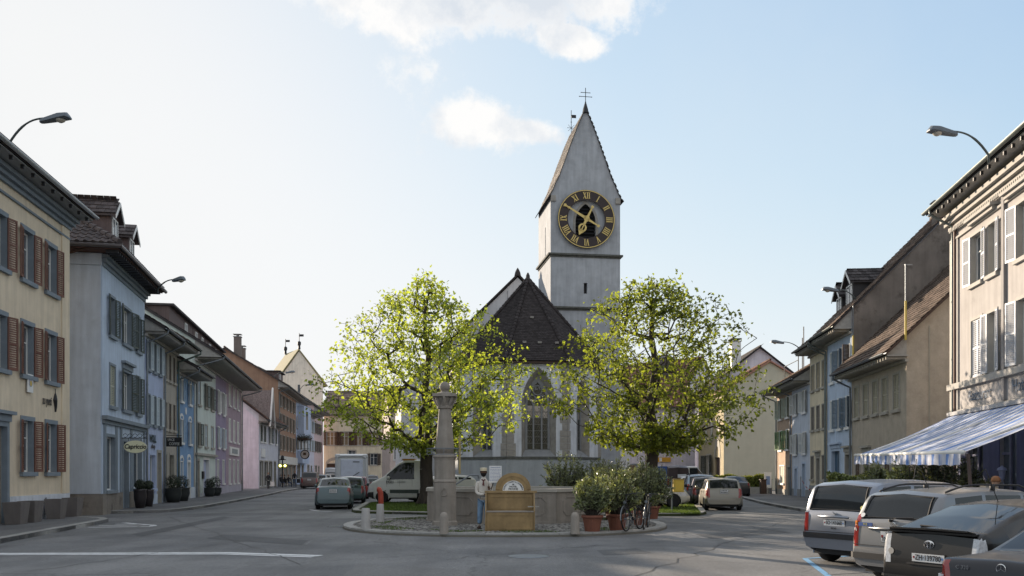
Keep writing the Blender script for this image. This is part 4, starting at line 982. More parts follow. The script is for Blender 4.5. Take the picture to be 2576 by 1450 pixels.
for z in (30.15, 25.9): u = zu(z); h.strip('downpipe_strip', mat('grey_strip', (.24, .23, .23)), u-.1, u+.1, 4.1, 11.0, .10)
for i, (z, o_) in enumerate(((11.0, .12), (11.16, .26), (11.32, .40))): h.strip('cornice_step', HT, -.05*i-.02, h.L, z, z+.155, o_)
b = MB()
for i in range(int(h.L/.16)): b.box(.3+i*.16, .38+i*.16, -.19, -.121, 10.86, 10.995)
b.build('dentils', HT, h.o, kind='stuff')
for (z, w_) in ((31.9, 1.25), (28.6, 1.3), (24.8, 1.3)):
    u = zu(z); b = MB(); b.box(u-w_, u+w_, -.30, -.003, 10.72, 10.82); b.box(u-w_+.1, u+w_-.1, -.2, -.003, 10.60, 10.715); b.build('window_hood', HT, h.o)
h.roof(TILED, 11.72, 10, 15.2, over=.85, side=.3, ends=.32, endw=.07, endlen=.09, endm=DARK, gutter=mat('green_grey_gutter', (.17, .19, .18), rough=.45, metal=.5), soffit=HT, pipe=(.45,))
b = MB(); b.tube([(.62, -.09, 11.2), (.62, -.09, .2)], .05, 8); b.build('thin_pipe', mat('red_brown_pipe', (.14, .07, .05), rough=.5), h.o)
h.chimney(zu(29.4), 3.4, 13.5, 16.6, .9, .8, cap=True)
HL = mat('blue_grey_letter', (.06, .10, .16), rough=.6); zt = 4.48
text('Restaurant', .56, HL, h.o, (zu(32.35), -.035, zt), (pi/2, 0, 0), sx=.86, bold=.004, name='lettering_restaurant'); text('Hotel', .58, HL, h.o, (zu(28.9), -.035, zt), (pi/2, 0, 0), sx=.95, bold=.004, name='lettering_hotel')
for (z, lab) in ((29.7, 'pale blue wall lantern by the hotel window, left of the two'), (25.6, 'pale blue wall lantern on the dark hotel wall, right of the two')):
    u = zu(z); p_ = h.A+h.d*u; o = empty('wall_lantern', (p_.x, p_.y, 1.45), h.rz, lab, 'lantern', 'lanterns on the hotel wall'); LM = mat('lantern_blue', (.40, .44, .60), rough=.5)
    b = MB(); b.tube([(0, 0, -.1), (0, -.2, -.15), (0, -.28, .0)], .015, 5); b.build('bracket', LM, o)
    b = MB(); b.lathe([(.03, 0), (.07, .04), (.11, .32), (.16, .33), (.13, .40), (.04, .46), (0, .5)], 6, (0, -.28, 0)); b.build('lantern_body', LM, o)
# awning
STR = bpy.data.materials.new('striped_awning'); STR.use_nodes = True
def stripes():
    nt = STR.node_tree; N = nt.nodes; L = nt.links; b = N['Principled BSDF']; b.inputs['Roughness'].default_value = .85
    tc = N.new('ShaderNodeTexCoord'); sp = N.new('ShaderNodeSeparateXYZ'); L.new(tc.outputs['Object'], sp.inputs[0])
    def w(f, ph, th):
        a = N.new('ShaderNodeMath'); a.operation = 'MULTIPLY'; a.inputs[1].default_value = f; L.new(sp.outputs[0], a.inputs[0])
        c = N.new('ShaderNodeMath'); c.operation = 'ADD'; c.inputs[1].default_value = ph; L.new(a.outputs[0], c.inputs[0])
        s_ = N.new('ShaderNodeMath'); s_.operation = 'SINE'; L.new(c.outputs[0], s_.inputs[0])
        g_ = N.new('ShaderNodeMapRange'); g_.inputs[1].default_value = th; g_.inputs[2].default_value = th+.25; L.new(s_.outputs[0], g_.inputs[0]); return g_.outputs[0]
    def mx(a, c, f):
        x = N.new('ShaderNodeMix'); x.data_type = 'RGBA'; L.new(f, x.inputs[0])
        if isinstance(a, tuple): x.inputs[6].default_value = a
        else: L.new(a, x.inputs[6])
        x.inputs[7].default_value = c; return x.outputs[2]
    c = mx((.66, .70, .80, 1), (.16, .30, .68, 1), w(2*pi/.62, 0, .25)); c = mx(c, (.10, .18, .50, 1), w(2*pi/.31, 1.1, .90)); c = mx(c, (.42, .50, .70, 1), w(2*pi/1.24, .5, .75))
    L.new(c, b.inputs['Base Color'])
    t = N.new('ShaderNodeBsdfTranslucent'); L.new(c, t.inputs[0]); ms = N.new('ShaderNodeMixShader'); ms.inputs[0].default_value = .3; L.new(b.outputs[0], ms.inputs[1]); L.new(t.outputs[0], ms.inputs[2]); L.new(ms.outputs[0], N['Material Output'].inputs[0])
stripes()
AW = empty('awning', (16.93, 35.0, 0), h.rz, 'large blue and white striped awning rolled out from the hotel front', 'awning'); AL, AO = 11.7, 3.62
b = MB(); n = 60; k = 8
for i in range(n+1):
    for j in range(k+1):
        s_ = j/k; b.v.append((AL*i/n, -.12-(AO-.12)*s_, 3.88-(3.88-2.38)*s_-.10*sin(pi*s_)-.02*sin(i*1.3)*s_-.14*(i/n)*s_))
for i in range(n):
    for j in range(k): a = i*(k+1)+j; b.f.append((a, a+1, a+k+2, a+k+1)); b.m.append(0)
b.build('canopy', STR, AW, smooth=True)
b = MB(); nv = 150
for i in range(nv+1):
    x = AL*i/nv; yo = -AO-.06+.025*sin(i*.9)+.015*sin(i*2.3); zz = 2.34-.14*(i/nv)
    b.v += [(x, -AO-.05, zz), (x, yo, zz-.30-.012*sin(i*.5))]
for i in range(nv): b.f.append((2*i, 2*i+1, 2*i+3, 2*i+2)); b.m.append(0)
b.build('valance', STR, AW, smooth=True)
b = MB(); b.tube([(-.05, -AO, 2.375), (AL+.05, -AO, 2.235)], .065, 8); b.build('front_rail', WHITE, AW, smooth=True)
b = MB(); b.box(-.1, AL+.1, -.25, -.19+.15, 3.86, 4.0); b.build('cassette', mat('grey_cassette', (.35, .35, .36)), AW)
for u in (.6, 5.8, 11.2): b = MB(); b.tube([(u, -.15, 3.7), (u+.9, -AO*.55, 3.05), (u, -AO+.05, 2.35)], .035, 6); b.build('folding_arm', WHITE, AW)
b = MB(); b.tube([(AL-.2, -AO+.2, 2.2), (AL-.35, -AO+.4, .1)], .05, 6); b.build('support_post', mat('brown_post', (.12, .09, .08)), AW)

# roughcast house
RC = RO('tan_roughcast', (.44, .385, .315)); CSH = mat('cream_louvre_shutter', (.40, .37, .28), rough=.6, var=.1)
h = House('roughcast_house', 'tan roughcast two storey house with closed cream shutters and long tiled roof', 'house', R_(49.2), R_(40.5), 'houses of the right row')
for px in (2155, 2178, 2202, 2226, 2255): u = h.U(px); h.win(u-.42, u+.42, 4.6, 6.2, sh=CSH, state='closed', sur=SAND, t=.1)
u = h.U(2180); h.door(u-.45, u+.45, 2.6, sur=SAND, lintel=1)
for px, m_ in ((2158, mat('brown_shutter2', (.12, .085, .06))), (2205, CSH), (2232, MATS['brown_shutter2']), (2258, CSH)): u = h.U(px); h.win(u-.42, u+.42, .95, 2.6, sh=m_, state='closed', sur=SAND, t=.1)
h.walls(RC, 6.85, 12, ridge=13.4, plinthm=STONE, ph=.5)
h.roof(TILEB, 6.9, 12, 13.5, over=.95, side=.28, ends=.2, endm=SAND, pipe=(.1,), gutter=ZINC, tw=.19, th=.30, keep=70, near=(h.L, -.9, 7), verge=WOODD)
b = MB(); b.box(h.L+.002, h.L+.03, .95, 1.0, .1, 8.2); b.build('render_joint', mat('pale_joint', (.34, .32, .27)), h.o)
# pale blue house (R3)
PB2 = plaster('chalk_blue_plaster', (.38, .45, .55), dirt=.3); BLS = mat('slate_blue_shutter', (.17, .22, .28), rough=.55); PS = mat('pale_grey_shutter', (.50, .53, .55))
h = House('chalk_blue_house', 'tall chalk blue house with slate blue shutters, pitched dormers and a sooty party wall', 'house', R_(54.4), R_(49.22), 'houses of the right row')
for (z0, z1) in ((6.95, 8.65), (4.2, 5.85)):
    for px, m_, st in ((2094, PS, 'closed'), (2113, BLS, 'open'), (2133, BLS if z0 < 6 else mat('brown_shutter3', (.085, .06, .05)), 'open' if z0 < 6 else 'right')): u = h.U(px); h.win(u-.4, u+.4, z0, z1, sh=m_, state=st, ang=30 if st == 'open' else 70, sur=WHITE, t=.08)
u = h.U(2103); h.door(u-.9, u+.9, 2.95, m=mat('deep_blue_door', (.03, .08, .14), rough=.4), sur=PB2, lintel=1); u = h.U(2133); h.door(u-.45, u+.45, 2.7, m=mat('slate_door', (.08, .09, .11)), sur=SAND, lintel=1)
h.walls(PB2, 9.45, 12, ridge=16.4, plinthm=STONE, ph=.4)
SOOT = plaster('sooty_party_wall', (.125, .108, .095), dirt=1., scale=.5, var=.4); b = MB(); b.poly([(h.L+.02, .3, 6), (h.L+.02, .02, 9.45), (h.L+.02, .02, 10.5), (h.L+.02, 6, 16.45), (h.L+.02, 12, 10.5), (h.L+.02, 12, 5)]); b.build('party_wall', SOOT, h.o)
h.roof(TILEB, 9.5, 12, 16.5, over=1.0, side=.1, ends=.2, endm=SAND, pipe=(.05,), gutter=mat('green_grey_gutter', (.17, .19, .18)), tw=.2, th=.32)
h.dormer(2.6, 1.5, .6, 10.9, 1.55, .65, mat('black_cladding', (.035, .033, .035), rough=.7), TILED, depth=3.6); h.dormer(.4, 1.3, .6, 10.9, 1.2, .6, MATS['black_cladding'], TILED, depth=3.0)
h.chimney(h.L-.3, 4.6, 14.5, 15.9, .5, .5, SOOT)
# warning poles at the party wall
for i, (px, y0, y1, z, lab) in enumerate(((2278, 665, 833, 40.2, 'thin yellow and white pole standing on the roughcast roof edge'), (2146, 770, 905, 49.0, 'yellow pole at the corner of the sooty party wall'))):
    x = X(px, z); o = empty('roof_pole', (x, z, Hh(y1, z)), 0, lab, 'pole'); hh = Hh(y0, z)-Hh(y1, z)
    b = MB(); b.tube([(0, 0, -.4), (0, 0, hh*.45)], .05, 6); b.build('yellow_pipe', mat('yellow_pipe', (.50, .38, .08), rough=.6), o); b = MB(); b.tube([(0, 0, hh*.45), (0, 0, hh)], .028, 6); b.build('thin_rod', ZINC, o)
    if i == 0: b = MB(); b.box(-.03, .3, -.02, .02, hh-.05, hh); b.build('top_arm', ZINC, o)
# cream + grey house (R4)
CP = plaster('cream_plaster', (.47, .41, .30)); h = House('cream_narrow_house', 'narrow cream house with grey brown shutters beside the chalk blue house', 'house', R_(58.8), R_(54.42), 'houses of the right row')
GBS = mat('grey_brown_shutter2', (.17, .15, .13), rough=.6)
for (z0, z1, m_) in ((6.9, 8.5, mat('cream_flat_shutter', (.42, .36, .26))), (4.4, 5.85, GBS)):
    for uc in (.8, 2.2, 3.6): h.win(uc-.4, uc+.4, z0, z1, sh=m_, state='closed', sur=SAND, t=.05)
h.door(1.8, 2.6, 2.6, sur=SAND, lintel=1); h.win(.3, 1.1, 1.3, 2.75, sh=GBS, state='closed', sur=SAND, t=.05); h.win(3.2, 4.0, 1.3, 2.75, sh=GBS, state='closed', sur=SAND, t=.05)
h.walls(CP, 9.3, 11, ridge=14.5, plinthm=STONE, ph=.9); h.roof(TILEB, 9.35, 11, 14.6, over=1.0, side=.1, ends=.2, endm=SAND, gutter=MATS['green_grey_gutter'], pipe=(h.L-.1,))
# light blue house (R5), salmon house (R6)
LBW = plaster('light_blue_white_plaster', (.44, .48, .54)); SAL = RO('salmon_roughcast', (.46, .34, .25)); GSH = mat('green_shutter', (.16, .27, .13), rough=.6); LGS = mat('pale_green_shutter', (.45, .50, .40), rough=.6)
h = House('light_blue_house', 'light blue white house with brown shuttered openings in the right row', 'house', R_(64.2), R_(58.82), 'houses of the right row')
for uc in (1.2, 3.9): h.win(uc-.5, uc+.5, 5.7, 7.1, sh=WS2, state='open', ang=20, sur=WHITE, t=.08); h.win(uc-.45, uc+.45, 3.0, 4.35, sh=WS2, state='open', ang=20, sur=WHITE, t=.08)
h.door(.9, 1.7, 2.0, m=mat('rust_door', (.12, .06, .05)), sur=PB2); h.door(3.3, 4.1, 2.3, m=DARK, sur=PB2)
h.walls(LBW, 7.65, 10, ridge=11.0, plinthm=STONE, ph=.6); h.roof(TILEB, 7.7, 10, 11.4, over=1.1, side=.05, ends=.2, endm=SAND, gutter=ZINC, pipe=(0,))
b = MB()
for k, (xx, zt) in enumerate(((2.4, 9.6), (1.2, 9.6), (2.4, 9.6), (5.0, 9.0))): pass
o = empty('roof_frame', tuple(h.A)+(0,), h.rz, 'thin grey pipe frames standing on the low roof of the right row', 'pipe frame'); b = MB()
for (u, y, z0, z1) in ((-3.5, .2, 8.2, 9.55), (.2, .4, 8.2, 9.9), (1.9, .3, 8.2, 10.9), (2.3, .3, 8.2, 11.6)): b.tube([(u, y, z0), (u, y, z1)], .035, 5)
b.tube([(-3.5, .2, 9.55), (.2, .4, 9.6)], .03, 5); b.tube([(.2, .4, 9.9), (2.3, .3, 10.0)], .03, 5); b.build('pipes', DARK, o)
h = House('salmon_house', 'salmon roughcast end house with green shutters at the corner of the right row', 'house', R_(69.4), R_(64.22), 'houses of the right row')
for uc in (1.3, 3.8): h.win(uc-.5, uc+.5, 5.7, 7.1, sh=LGS, state='open', ang=25, sur=WHITE, t=.1); h.win(uc-.5, uc+.5, 3.4, 4.75, sh=GSH, state='open', ang=25, sur=WHITE, t=.1)
h.win(1.0, 2.6, .95, 2.2, sh=mat('pale_flat_shutter', (.48, .46, .38)), state='closed', sur=WHITE, t=.08, slats=False); h.door(3.9, 4.7, 2.1, sur=SAND)
h.walls(SAL, 7.65, 9, ridge=10.6, plinthm=SAND, ph=.5); h.roof(TILEB, 7.7, 9, 11.0, over=1.1, side=.35, ends=.2, endm=SAND, gutter=ZINC, pipe=(.1,))

# green gable house across the side street
GP = plaster('olive_plaster', (.29, .286, .235), var=.06, streak=.05, dirt=.05); OR = RO('ochre_roughcast', (.42, .36, .24))
h = House('olive_gable_house', 'house with blank olive green gable and arched doorway in its sunlit ochre front', 'house', (20.4, 100.), (19.7, 85), 'houses beyond the right tree')
for (z0, z1) in ((5.0, 7.0),):
    for uc in (5.0, 8.4, 12.0): h.win(uc-.55, uc+.55, z0, z1, sh=WS2, state='closed', sur=SAND, t=.12)
h.win(1.5, 3.9, 1.6, 3.4, sur=SAND, t=.15, bars=2); h.win(5.3, 8.0, 1.1, 3.5, sh=DGREEN, sur=SAND, t=.15, bars=1)
h.ops.append((10.2, 13.2, .12, 3.2))
h.walls(OR, 9.2, 9, ridge=11.9, gables=4.2, plinthm=None)
b = MB(); b.box(10.2, 13.2, .15, .2, .12, 3.2); b.build('door', WOODD, h.o); arch_head(h, 11.7, 3.1, 3.1, SAND, flat=.9)
b = MB(); b.poly([(h.L+.03, -.02, .1), (h.L+.03, 9, .1), (h.L+.03, 9, 9.2), (h.L+.03, 4.2, 11.9), (h.L+.03, -.02, 9.2)]); b.build('gable_wall', GP, h.o)
h.roof(TILE, 9.2, 9, 12.0, over=.35, side=.3, rpos=4.2, ends=0, tw=.45, th=.45, verge=mat('pink_verge', (.36, .19, .15)), gutter=None, boards=False)
h = House('white_gable_house', 'taller white gabled house with dark verge behind the olive gable', 'house', (22.0, 112), (21.6, 99), 'houses beyond the right tree')
h.win(2, 3.2, 6, 8, sur=SAND, sh=DGREEN); h.walls(plaster('lilac_white_plaster', (.48, .46, .50)), 10.6, 13, ridge=15.2, gables=5.2); h.roof(TILED, 10.6, 13, 15.2, over=.6, side=.4, rpos=5.2, ends=0, tw=.6, th=.6, gutter=None); h.chimney(h.L-1.2, 2.8, 12.5, 16.0, 1.2, 1.0, WHITE)
h = House('steep_roof_house', 'house with broad brown roof, dark dormer and chimney behind the right tree', 'house', (10.2, 122), (19.8, 112), 'houses beyond the right tree')
for i in range(5): h.win(1+i*2.6, 2.1+i*2.6, 5.2, 7.2, sh=WS2, sur=SAND, t=.1); h.win(1+i*2.6, 2.3+i*2.6, .9, 3.0, sur=SAND, t=.1)
h.walls(plaster('lilac_roughcast', (.40, .39, .42), speck=.15), 9.0, 12, ridge=9.0); h.roof(TILE, 9.0, 12, 16.2, over=.6, side=.3, ends=0, tw=.5, th=.5); h.dormer(7, 2.6, .8, 10.6, 1.8, 1.6, DW, TILED, depth=5); h.chimney(9.8, 3.4, 12, 16.4, 1.3, 1.2, plaster('soot_chimney', (.07, .06, .06)))
h = House('lilac_street_house', 'lilac grey building with orange banner behind the right tree', 'house', (11.5, 100.5), (20.2, 101.), 'houses beyond the right tree')
for i in range(3): h.win(.8+i*2.6, 2.2+i*2.6, 4.6, 6.2, sur=SAND, t=.1, bars=2)
for i in range(2): h.win(.6+i*2.2, 2.2+i*2.2, .6, 2.6, sur=GREYS, t=.1)
h.walls(plaster('lilac_roughcast2', (.40, .385, .44), speck=.2), 8.8, 6, ridge=8.8); h.roof(TILE, 8.8, 6, 12.2, over=.4, side=.0, ends=0, tw=.5, th=.5)
b = MB(); b.box(3.6, 6.0, -.14, -.02, 2.9, 3.4); b.build('banner', mat('orange_banner', (.62, .34, .05)), h.o); b = MB(); b.box(4.7, 5.0, -.16, -.142, 2.95, 3.35); b.build('banner_mark', WHITE, h.o)

for (a, b_, z, lab, hd) in [((2487, 383), (2335, 345), 27.5, 'nearest street lamp on the right, above the hotel eave', 1.5), ((2163, 762), (2068, 735), 50, 'street lamp above the chalk blue house and its dormers', 1.6), ((2015, 877), (1939, 865), 66, 'far street lamp above the cream narrow house', 1.6)]:
    street_lamp((X(a[0], z), z, Hh(a[1], z)-.1), (X(b_[0], z-.3), z-.3, Hh(b_[1], z)+.1), lab, head=hd*.62)

# ------------------------------------------------------------------ church
CW = plaster('church_plaster', (.47, .485, .51), dirt=.22, streak=.2, var=.14); CWW = plaster('church_tower_plaster', (.245, .255, .27), dirt=.2, streak=.22, var=.14); CS = mat('church_sandstone', (.32, .30, .27), rough=.9, var=.25, scale=3, bump=.4, dirt=.3); CTIL = mat('church_tile', (.046, .040, .040), rough=.9, var=.2, scale=.9, island=.16, spec=.12)
ch = empty('church', (1.7, 62, 0), radians(8.6), 'grey plastered church with pointed choir roof and clock tower between the trees', 'church')
E = 9.25; ap = [(-5., 2.93), (-2.08, 0), (2.08, 0), (5., 2.93)]
def local(parent, a, b):
    """empty-less frame: returns matrix mapping (u, out, z) of a wall from a to b; out<0 is outside"""
    d = Vector((b[0]-a[0], b[1]-a[1])); L_ = d.length; ang = atan2(d.y, d.x)
    return Matrix.Translation((a[0], a[1], 0))@Matrix.Rotation(ang, 4, 'Z'), L_
def pointed(w, zs, rise, n=8):
    """outline points of a pointed arch from left springing to right, width w"""
    R = (w*w/4+rise*rise)/w  # radius so the arcs meet at the apex
    pts = []
    for i in range(n+1):
        a = math.acos(max(-1, min(1, (R-w/2)/R)))*i/n; pts.append((-w/2+R-R*cos(a), zs+R*sin(a)))
    return pts+[(-x, z) for x, z in reversed(pts[:-1])]
def gothic(M, u, z0, zs, rise, w, parent, lights=3, wall=None):
    """pointed church window: spandrels, splayed stone jambs, sill, mullions, tracery, leaded panes"""
    W = w+.66; outer = pointed(W, zs, rise*W/w*.93); inner = pointed(w, zs, rise); top = max(z for x, z in outer)
    b = MB(); tr = lambda p_: tuple(M@Vector(p_))
    for i in range(len(outer)-1):
        (x1, za), (x2, zb) = outer[i], outer[i+1]; b.quad(*[tr(q) for q in ((u+x1, 0, za), (u+x2, 0, zb), (u+x2, 0, top+.02), (u+x1, 0, top+.02))])
    b.build('spandrel', wall, parent)
    b = MB(); o2 = [(-W/2, z0-.5)]+outer+[(W/2, z0-.5)]; i2 = [(-w/2, z0)]+inner+[(w/2, z0)]; D = .55
    for i in range(len(o2)-1):
        b.quad(*[tr(q) for q in ((u+o2[i][0], 0, o2[i][1]), (u+i2[i][0], D, i2[i][1]), (u+i2[i+1][0], D, i2[i+1][1]), (u+o2[i+1][0], 0, o2[i+1][1]))])
    b.build('splayed_jamb', CS, parent)
    b = MB(); b.quad(*[tr(q) for q in ((u-W/2, -.06, z0-.52), (u+W/2, -.06, z0-.52), (u+w/2, D, z0), (u-w/2, D, z0))]); b.build('sloping_sill', STONE, parent)
    f = MB(); Y0, Y1 = D-.06, D+.05
    for i in range(len(i2)-1):
        (x1, za), (x2, zb) = i2[i], i2[i+1]; c = (0, zs-.2); k = 1-.16/w*2
        f.prism([tr((u+x1, Y0, za)), tr((u+x2, Y0, zb)), tr((u+x2*k, Y0, (zb-c[1])*k+c[1] if zb > zs else zb)), tr((u+x1*k, Y0, (za-c[1])*k+c[1] if za > zs else za))], M.to_3x3()@Vector((0, Y1-Y0, 0)))
    lw = w/lights
    for i in range(1, lights): x = u-w/2+lw*i; f.box(x-.055, x+.055, Y0-.02, Y1, z0, zs+.12, M=M)
    for i in range(lights):
        cx = u-w/2+lw*(i+.5); pa = pointed(lw-.08, zs, .5, 5)
        f.tube([tr((cx+x, Y0+.04, z)) for x, z in pa], .055, 5)
    if rise > 1:
        for (cx, cz, r_) in ((0, zs+rise*.52, w*.19), (-w*.21, zs+rise*.25, w*.12), (w*.21, zs+rise*.25, w*.12)): f.tube([tr((u+cx+r_*cos(a*pi/6), Y0+.04, cz+r_*sin(a*pi/6))) for a in range(13)], .055, 5)
        f.tube([tr((u+w*.1*cos(a*pi/5)-.0, Y0+.04, zs+rise*.52+w*.17*sin(a*pi/5)*(1 if a < 5 else -.3))) for a in range(9)], .045, 5)
    f.build('tracery', STONE, parent, fix=True)
    for i in range(lights):
        x0, x1 = u-w/2+lw*i+.05, u-w/2+lw*(i+1)-.05; nr = 7
        for r in range(nr):
            za, zb = z0+(zs-z0)*r/nr, z0+(zs-z0)*(r+1)/nr; p = MB(); p.box(x0, x1, D+.0, D+.015, za+.02, zb-.02, M=M)
            p.build('pane', REFLP if r >= nr-2 else LEAD, parent)
        p = MB()
        for r in range(nr): za = z0+(zs-z0)*r/nr; p.box(x0-.02, x1+.02, D-.02, D-.001, za-.016, za+.016, M=M)
        st = .24; z = z0-.3
        while z < zs:
            for s_ in (1, -1):
                a, c = (x0, z), (x1, z+(x1-x0)*1.5)
                if s_ < 0: a, c = (x1, z), (x0, z+(x1-x0)*1.5)
                if c[1] < zs and a[1] > z0-.02: p.tube([tr((a[0], D-.012, a[1])), tr((c[0], D-.012, c[1]))], .009, 3, cap=False)
            z += st
        p.build('lead_bars', mat('lead', (.16, .16, .15), rough=.5, metal=.3), parent)
    p = MB(); p.poly([tr((u+x, D+.02, z)) for x, z in inner]); p.build('tracery_glass', LEAD, parent)
REFLP = mat('painted_reflection_glass', (.42, .37, .33), rough=.2, var=.35, scale=2.5, spec=.7)  # upper choir panes: pale reflection painted into the glass colour
LEAD = mat('leaded_glass', (.055, .055, .052), rough=.10, var=.6, scale=1.1, spec=.9, bump=.12, bscale=3)
b = MB(); ops = []; SPAN = {}
CUR = [(-5., 14.), ap[0], ap[1], ap[2], ap[3], (5., 14.)]
wins = {1: (2.07, 3.3, 6.3, 1.45, 1.05), 2: (2.2, 3.3, 6.3, 2.0, 1.72), 3: (2.07, 3.3, 6.3, 1.45, 1.05), 0: (7.0, 3.3, 6.3, 1.45, 1.05)}
for i in range(5):
    M, L_ = local(ch, CUR[i], CUR[i+1]); mb = MB(); op = []
    if i in wins:
        u, z0, zs, rise, w = wins[i]; W = w+.66; top = max(z for x, z in pointed(W, zs, rise*W/w*.93))+.02; op = [(u-W/2, u+W/2, z0-.52, top)]
    facade_mesh(mb, L_, 0, E, op, rev=.0)
    mb.v = [tuple(M@Vector(p)) for p in mb.v]; n = len(b.v); b.v += mb.v; b.f += [tuple(n+q for q in f) for f in mb.f]; b.m += mb.m
b.build('choir_wall', CW, ch)
for i in range(5):
    M, L_ = local(ch, CUR[i], CUR[i+1])
    if i in wins: u, z0, zs, rise, w = wins[i]; gothic(M, u, z0, zs, rise, w, ch, lights=3 if i == 2 else 2, wall=CW)
    p = MB(); p.box(-.05, L_+.05, -.16, -.003, 2.62, 2.80, M=M); p.build('string_course', mat('mossy_stone', (.11, .112, .10), rough=1, var=.4, scale=4), ch)
    p = MB(); p.box(-.06, L_+.06, -.12, -.003, .1, 2.61, M=M); p.build('plinth', plaster('church_plinth', (.23, .245, .255), dirt=.3), ch)
    p = MB(); p.box(-.08, L_+.08, -.32, -.003, E-.16, E, M=M); p.build('eave_moulding', WOODD, ch)
# buttress-like quoin stones at the choir corners
for (cx, cy) in (ap[1], ap[2], ap[0], ap[3]):
    z = 2.82; k = 0
    while z < 8.6:
        hh = random.uniform(.36, .52); w = random.choice((.34, .62, .5)); q = MB(); ang = atan2(cy-6, cx)
        sx = -1 if cx < 0 else 1; t = .035
        if abs(cy) < .1: q.box(-w if sx > 0 else .0, 0 if sx > 0 else w, -t, .1, .012, hh-.012); 
        else: q.box(-.2, .2, -t, .1, .012, hh-.012)
        o = q.build('quoin', CS, ch, loc=(cx, cy, z)); 
        if abs(cy) < .1:
            q = MB(); q.box(0 if sx > 0 else -w*.8, w*.8 if sx > 0 else 0, -t, .1, .012, hh-.012); o = q.build('quoin', CS, ch, loc=(cx, cy, z), rot=(0, 0, radians(45)*sx))
        z += hh; k += 1
        if k > 15: break
# choir roof
ov = .38; AX = (.25, 5.2, 15.9); RB = (.25, 17.1, 15.9)
def off(p, q): pass
cor = [(-5.-ov, 14.), (-5.-ov, 2.93-ov*.4), (-2.08-ov*.42, -ov), (2.08+ov*.42, -ov), (5.+ov, 2.93-ov*.4), (5.+ov, 14.)]
b = MB(); ez = E+.02
for i in range(5):
    a, c = cor[i], cor[i+1]
    if i in (1, 2, 3): b.poly([(*a, ez), (*c, ez), AX])
    else: b.poly([(*a, ez), (*c, ez), AX, RB] if i == 0 else [(*a, ez), (*c, ez), RB, AX])
b.poly([(*c, ez) for c in reversed(cor)]); b.build('choir_roof', CTIL, ch)
for i in range(5):
    a, c = Vector((*cor[i], ez)), Vector((*cor[i+1], ez)); U = (c-a).normalized(); apx = Vector(AX); W_ = (c-a).length
    ua = (apx-a).dot(U); V = (apx-a)-U*ua; hV = V.length
    if i in (1, 2, 3): pl = [(0, 0), (W_, 0), (ua, hV)]
    else:
        ub = (Vector(RB)-a).dot(U); pl = [(0, 0), (W_, 0), (max(ua, ub), hV), (min(ua, ub), hV)]
    tiles(ch, a+V.normalized()*.0, U, V, pl, .2, .17, CTIL, thick=.02)
    if i in (1, 2, 3, 4): ridge_caps(ch, a+Vector((0, 0, .08)), apx+Vector((0, 0, .1)), CTIL, .12, .34, joined=True)
ridge_caps(ch, Vector(AX)+Vector((0, 0, .1)), Vector(RB)+Vector((0, 0, .1)), CTIL, .13, .36, joined=True)
b = MB(); b.lathe([(.16, 0), (.14, .3), (.05, .5), (0, .52)], 8, (AX[0], AX[1], AX[2])); b.build('finial', TILED, ch)
for (x, z) in ((-.75, 10.6), (.3, 10.6), (1.5, 10.6), (.05, 12.6), (-1.9, 10.5)):
    q = MB(); yy = -ov+(z-ez)/(AX[2]-ez)*(AX[1]+ov); q.box(-.12, .12, -.12, .1, -.02, .12); q.build('roof_vent', mat('pale_vent', (.26, .24, .22)), ch, loc=(x, yy-.03, z))
# nave with its white gable
NV = plaster('nave_plaster', (.38, .38, .39), var=.06, streak=.1, dirt=.05); b = MB(); nu = 1.35; b.poly([(nu-10, 17, 0), (nu+10, 17, 0), (nu+10, 17, 8.6), (nu, 17, 18.6), (nu-10, 17, 8.6)]); b.quad((nu-10, 17, 0), (nu-10, 17, 8.6), (nu-10, 38, 8.6), (nu-10, 38, 0)); b.build('nave_wall', NV, ch)
for sx in (-1, 1):
    b = MB(); b.prism([(nu+sx*10.5, 16.8, 8.25), (nu, 16.8, 18.75), (nu, 16.8, 18.95), (nu+sx*10.7, 16.8, 8.25)], (0, 21, 0)); b.build('nave_roof', CTIL, ch, fix=True)
b = MB(); b.lathe([(.3, 0), (.22, .35), (.1, .6), (0, .75)], 6, (nu, 17, 18.7)); b.build('finial', TILED, ch)
b = MB(); b.tube([(nu-.9, 16.95, 14), (nu-.9, 16.95, 17.4)], .015, 4); b.build('lightning_rod', DARK, ch)
# tower
TX0, TX1, TY0, TY1, TE = 2.82, 8.46, 9.7, 15.0, 23.6; tw = TX1-TX0; tc_ = (TX0+TX1)/2
gp = [(-2.83, 23.6), (-2.62, 24.0), (-2.42, 24.5), (-2.1, 25.15), (-1.72, 26.2), (-1.15, 27.75), (-.55, 29.3), (-.12, 30.3), (.12, 30.3), (.55, 29.3), (1.15, 27.75), (1.72, 26.2), (2.1, 25.15), (2.42, 24.5), (2.62, 24.0), (2.83, 23.6)]
b = MB(); b.poly([(tc_-tw/2, TY0, 23.6)]+[(tc_+x, TY0, z) for x, z in gp][1:-1]+[(tc_+tw/2, TY0, 23.6)]); b.poly([(tc_-x, TY1, z) for x, z in gp])
mb = MB(); facade_mesh(mb, tw, 19.0, 23.6, [(tw/2-.82, tw/2+.82, 20.05, 23.05)], rev=.35); b2 = [(p[0]+TX0, p[1]+TY0, p[2]) for p in mb.v]; n = len(b.v); b.v += b2; b.f += [tuple(n+q for q in f) for f in mb.f]; b.m += mb.m
mb = MB(); facade_mesh(mb, tw, 0, 19.0, [(tw*.5-.14, tw*.5+.14, 15.9, 16.75)], rev=.3); b2 = [(p[0]+TX0, p[1]+TY0, p[2]) for p in mb.v]; n = len(b.v); b.v += b2; b.f += [tuple(n+q for q in f) for f in mb.f]; b.m += mb.m
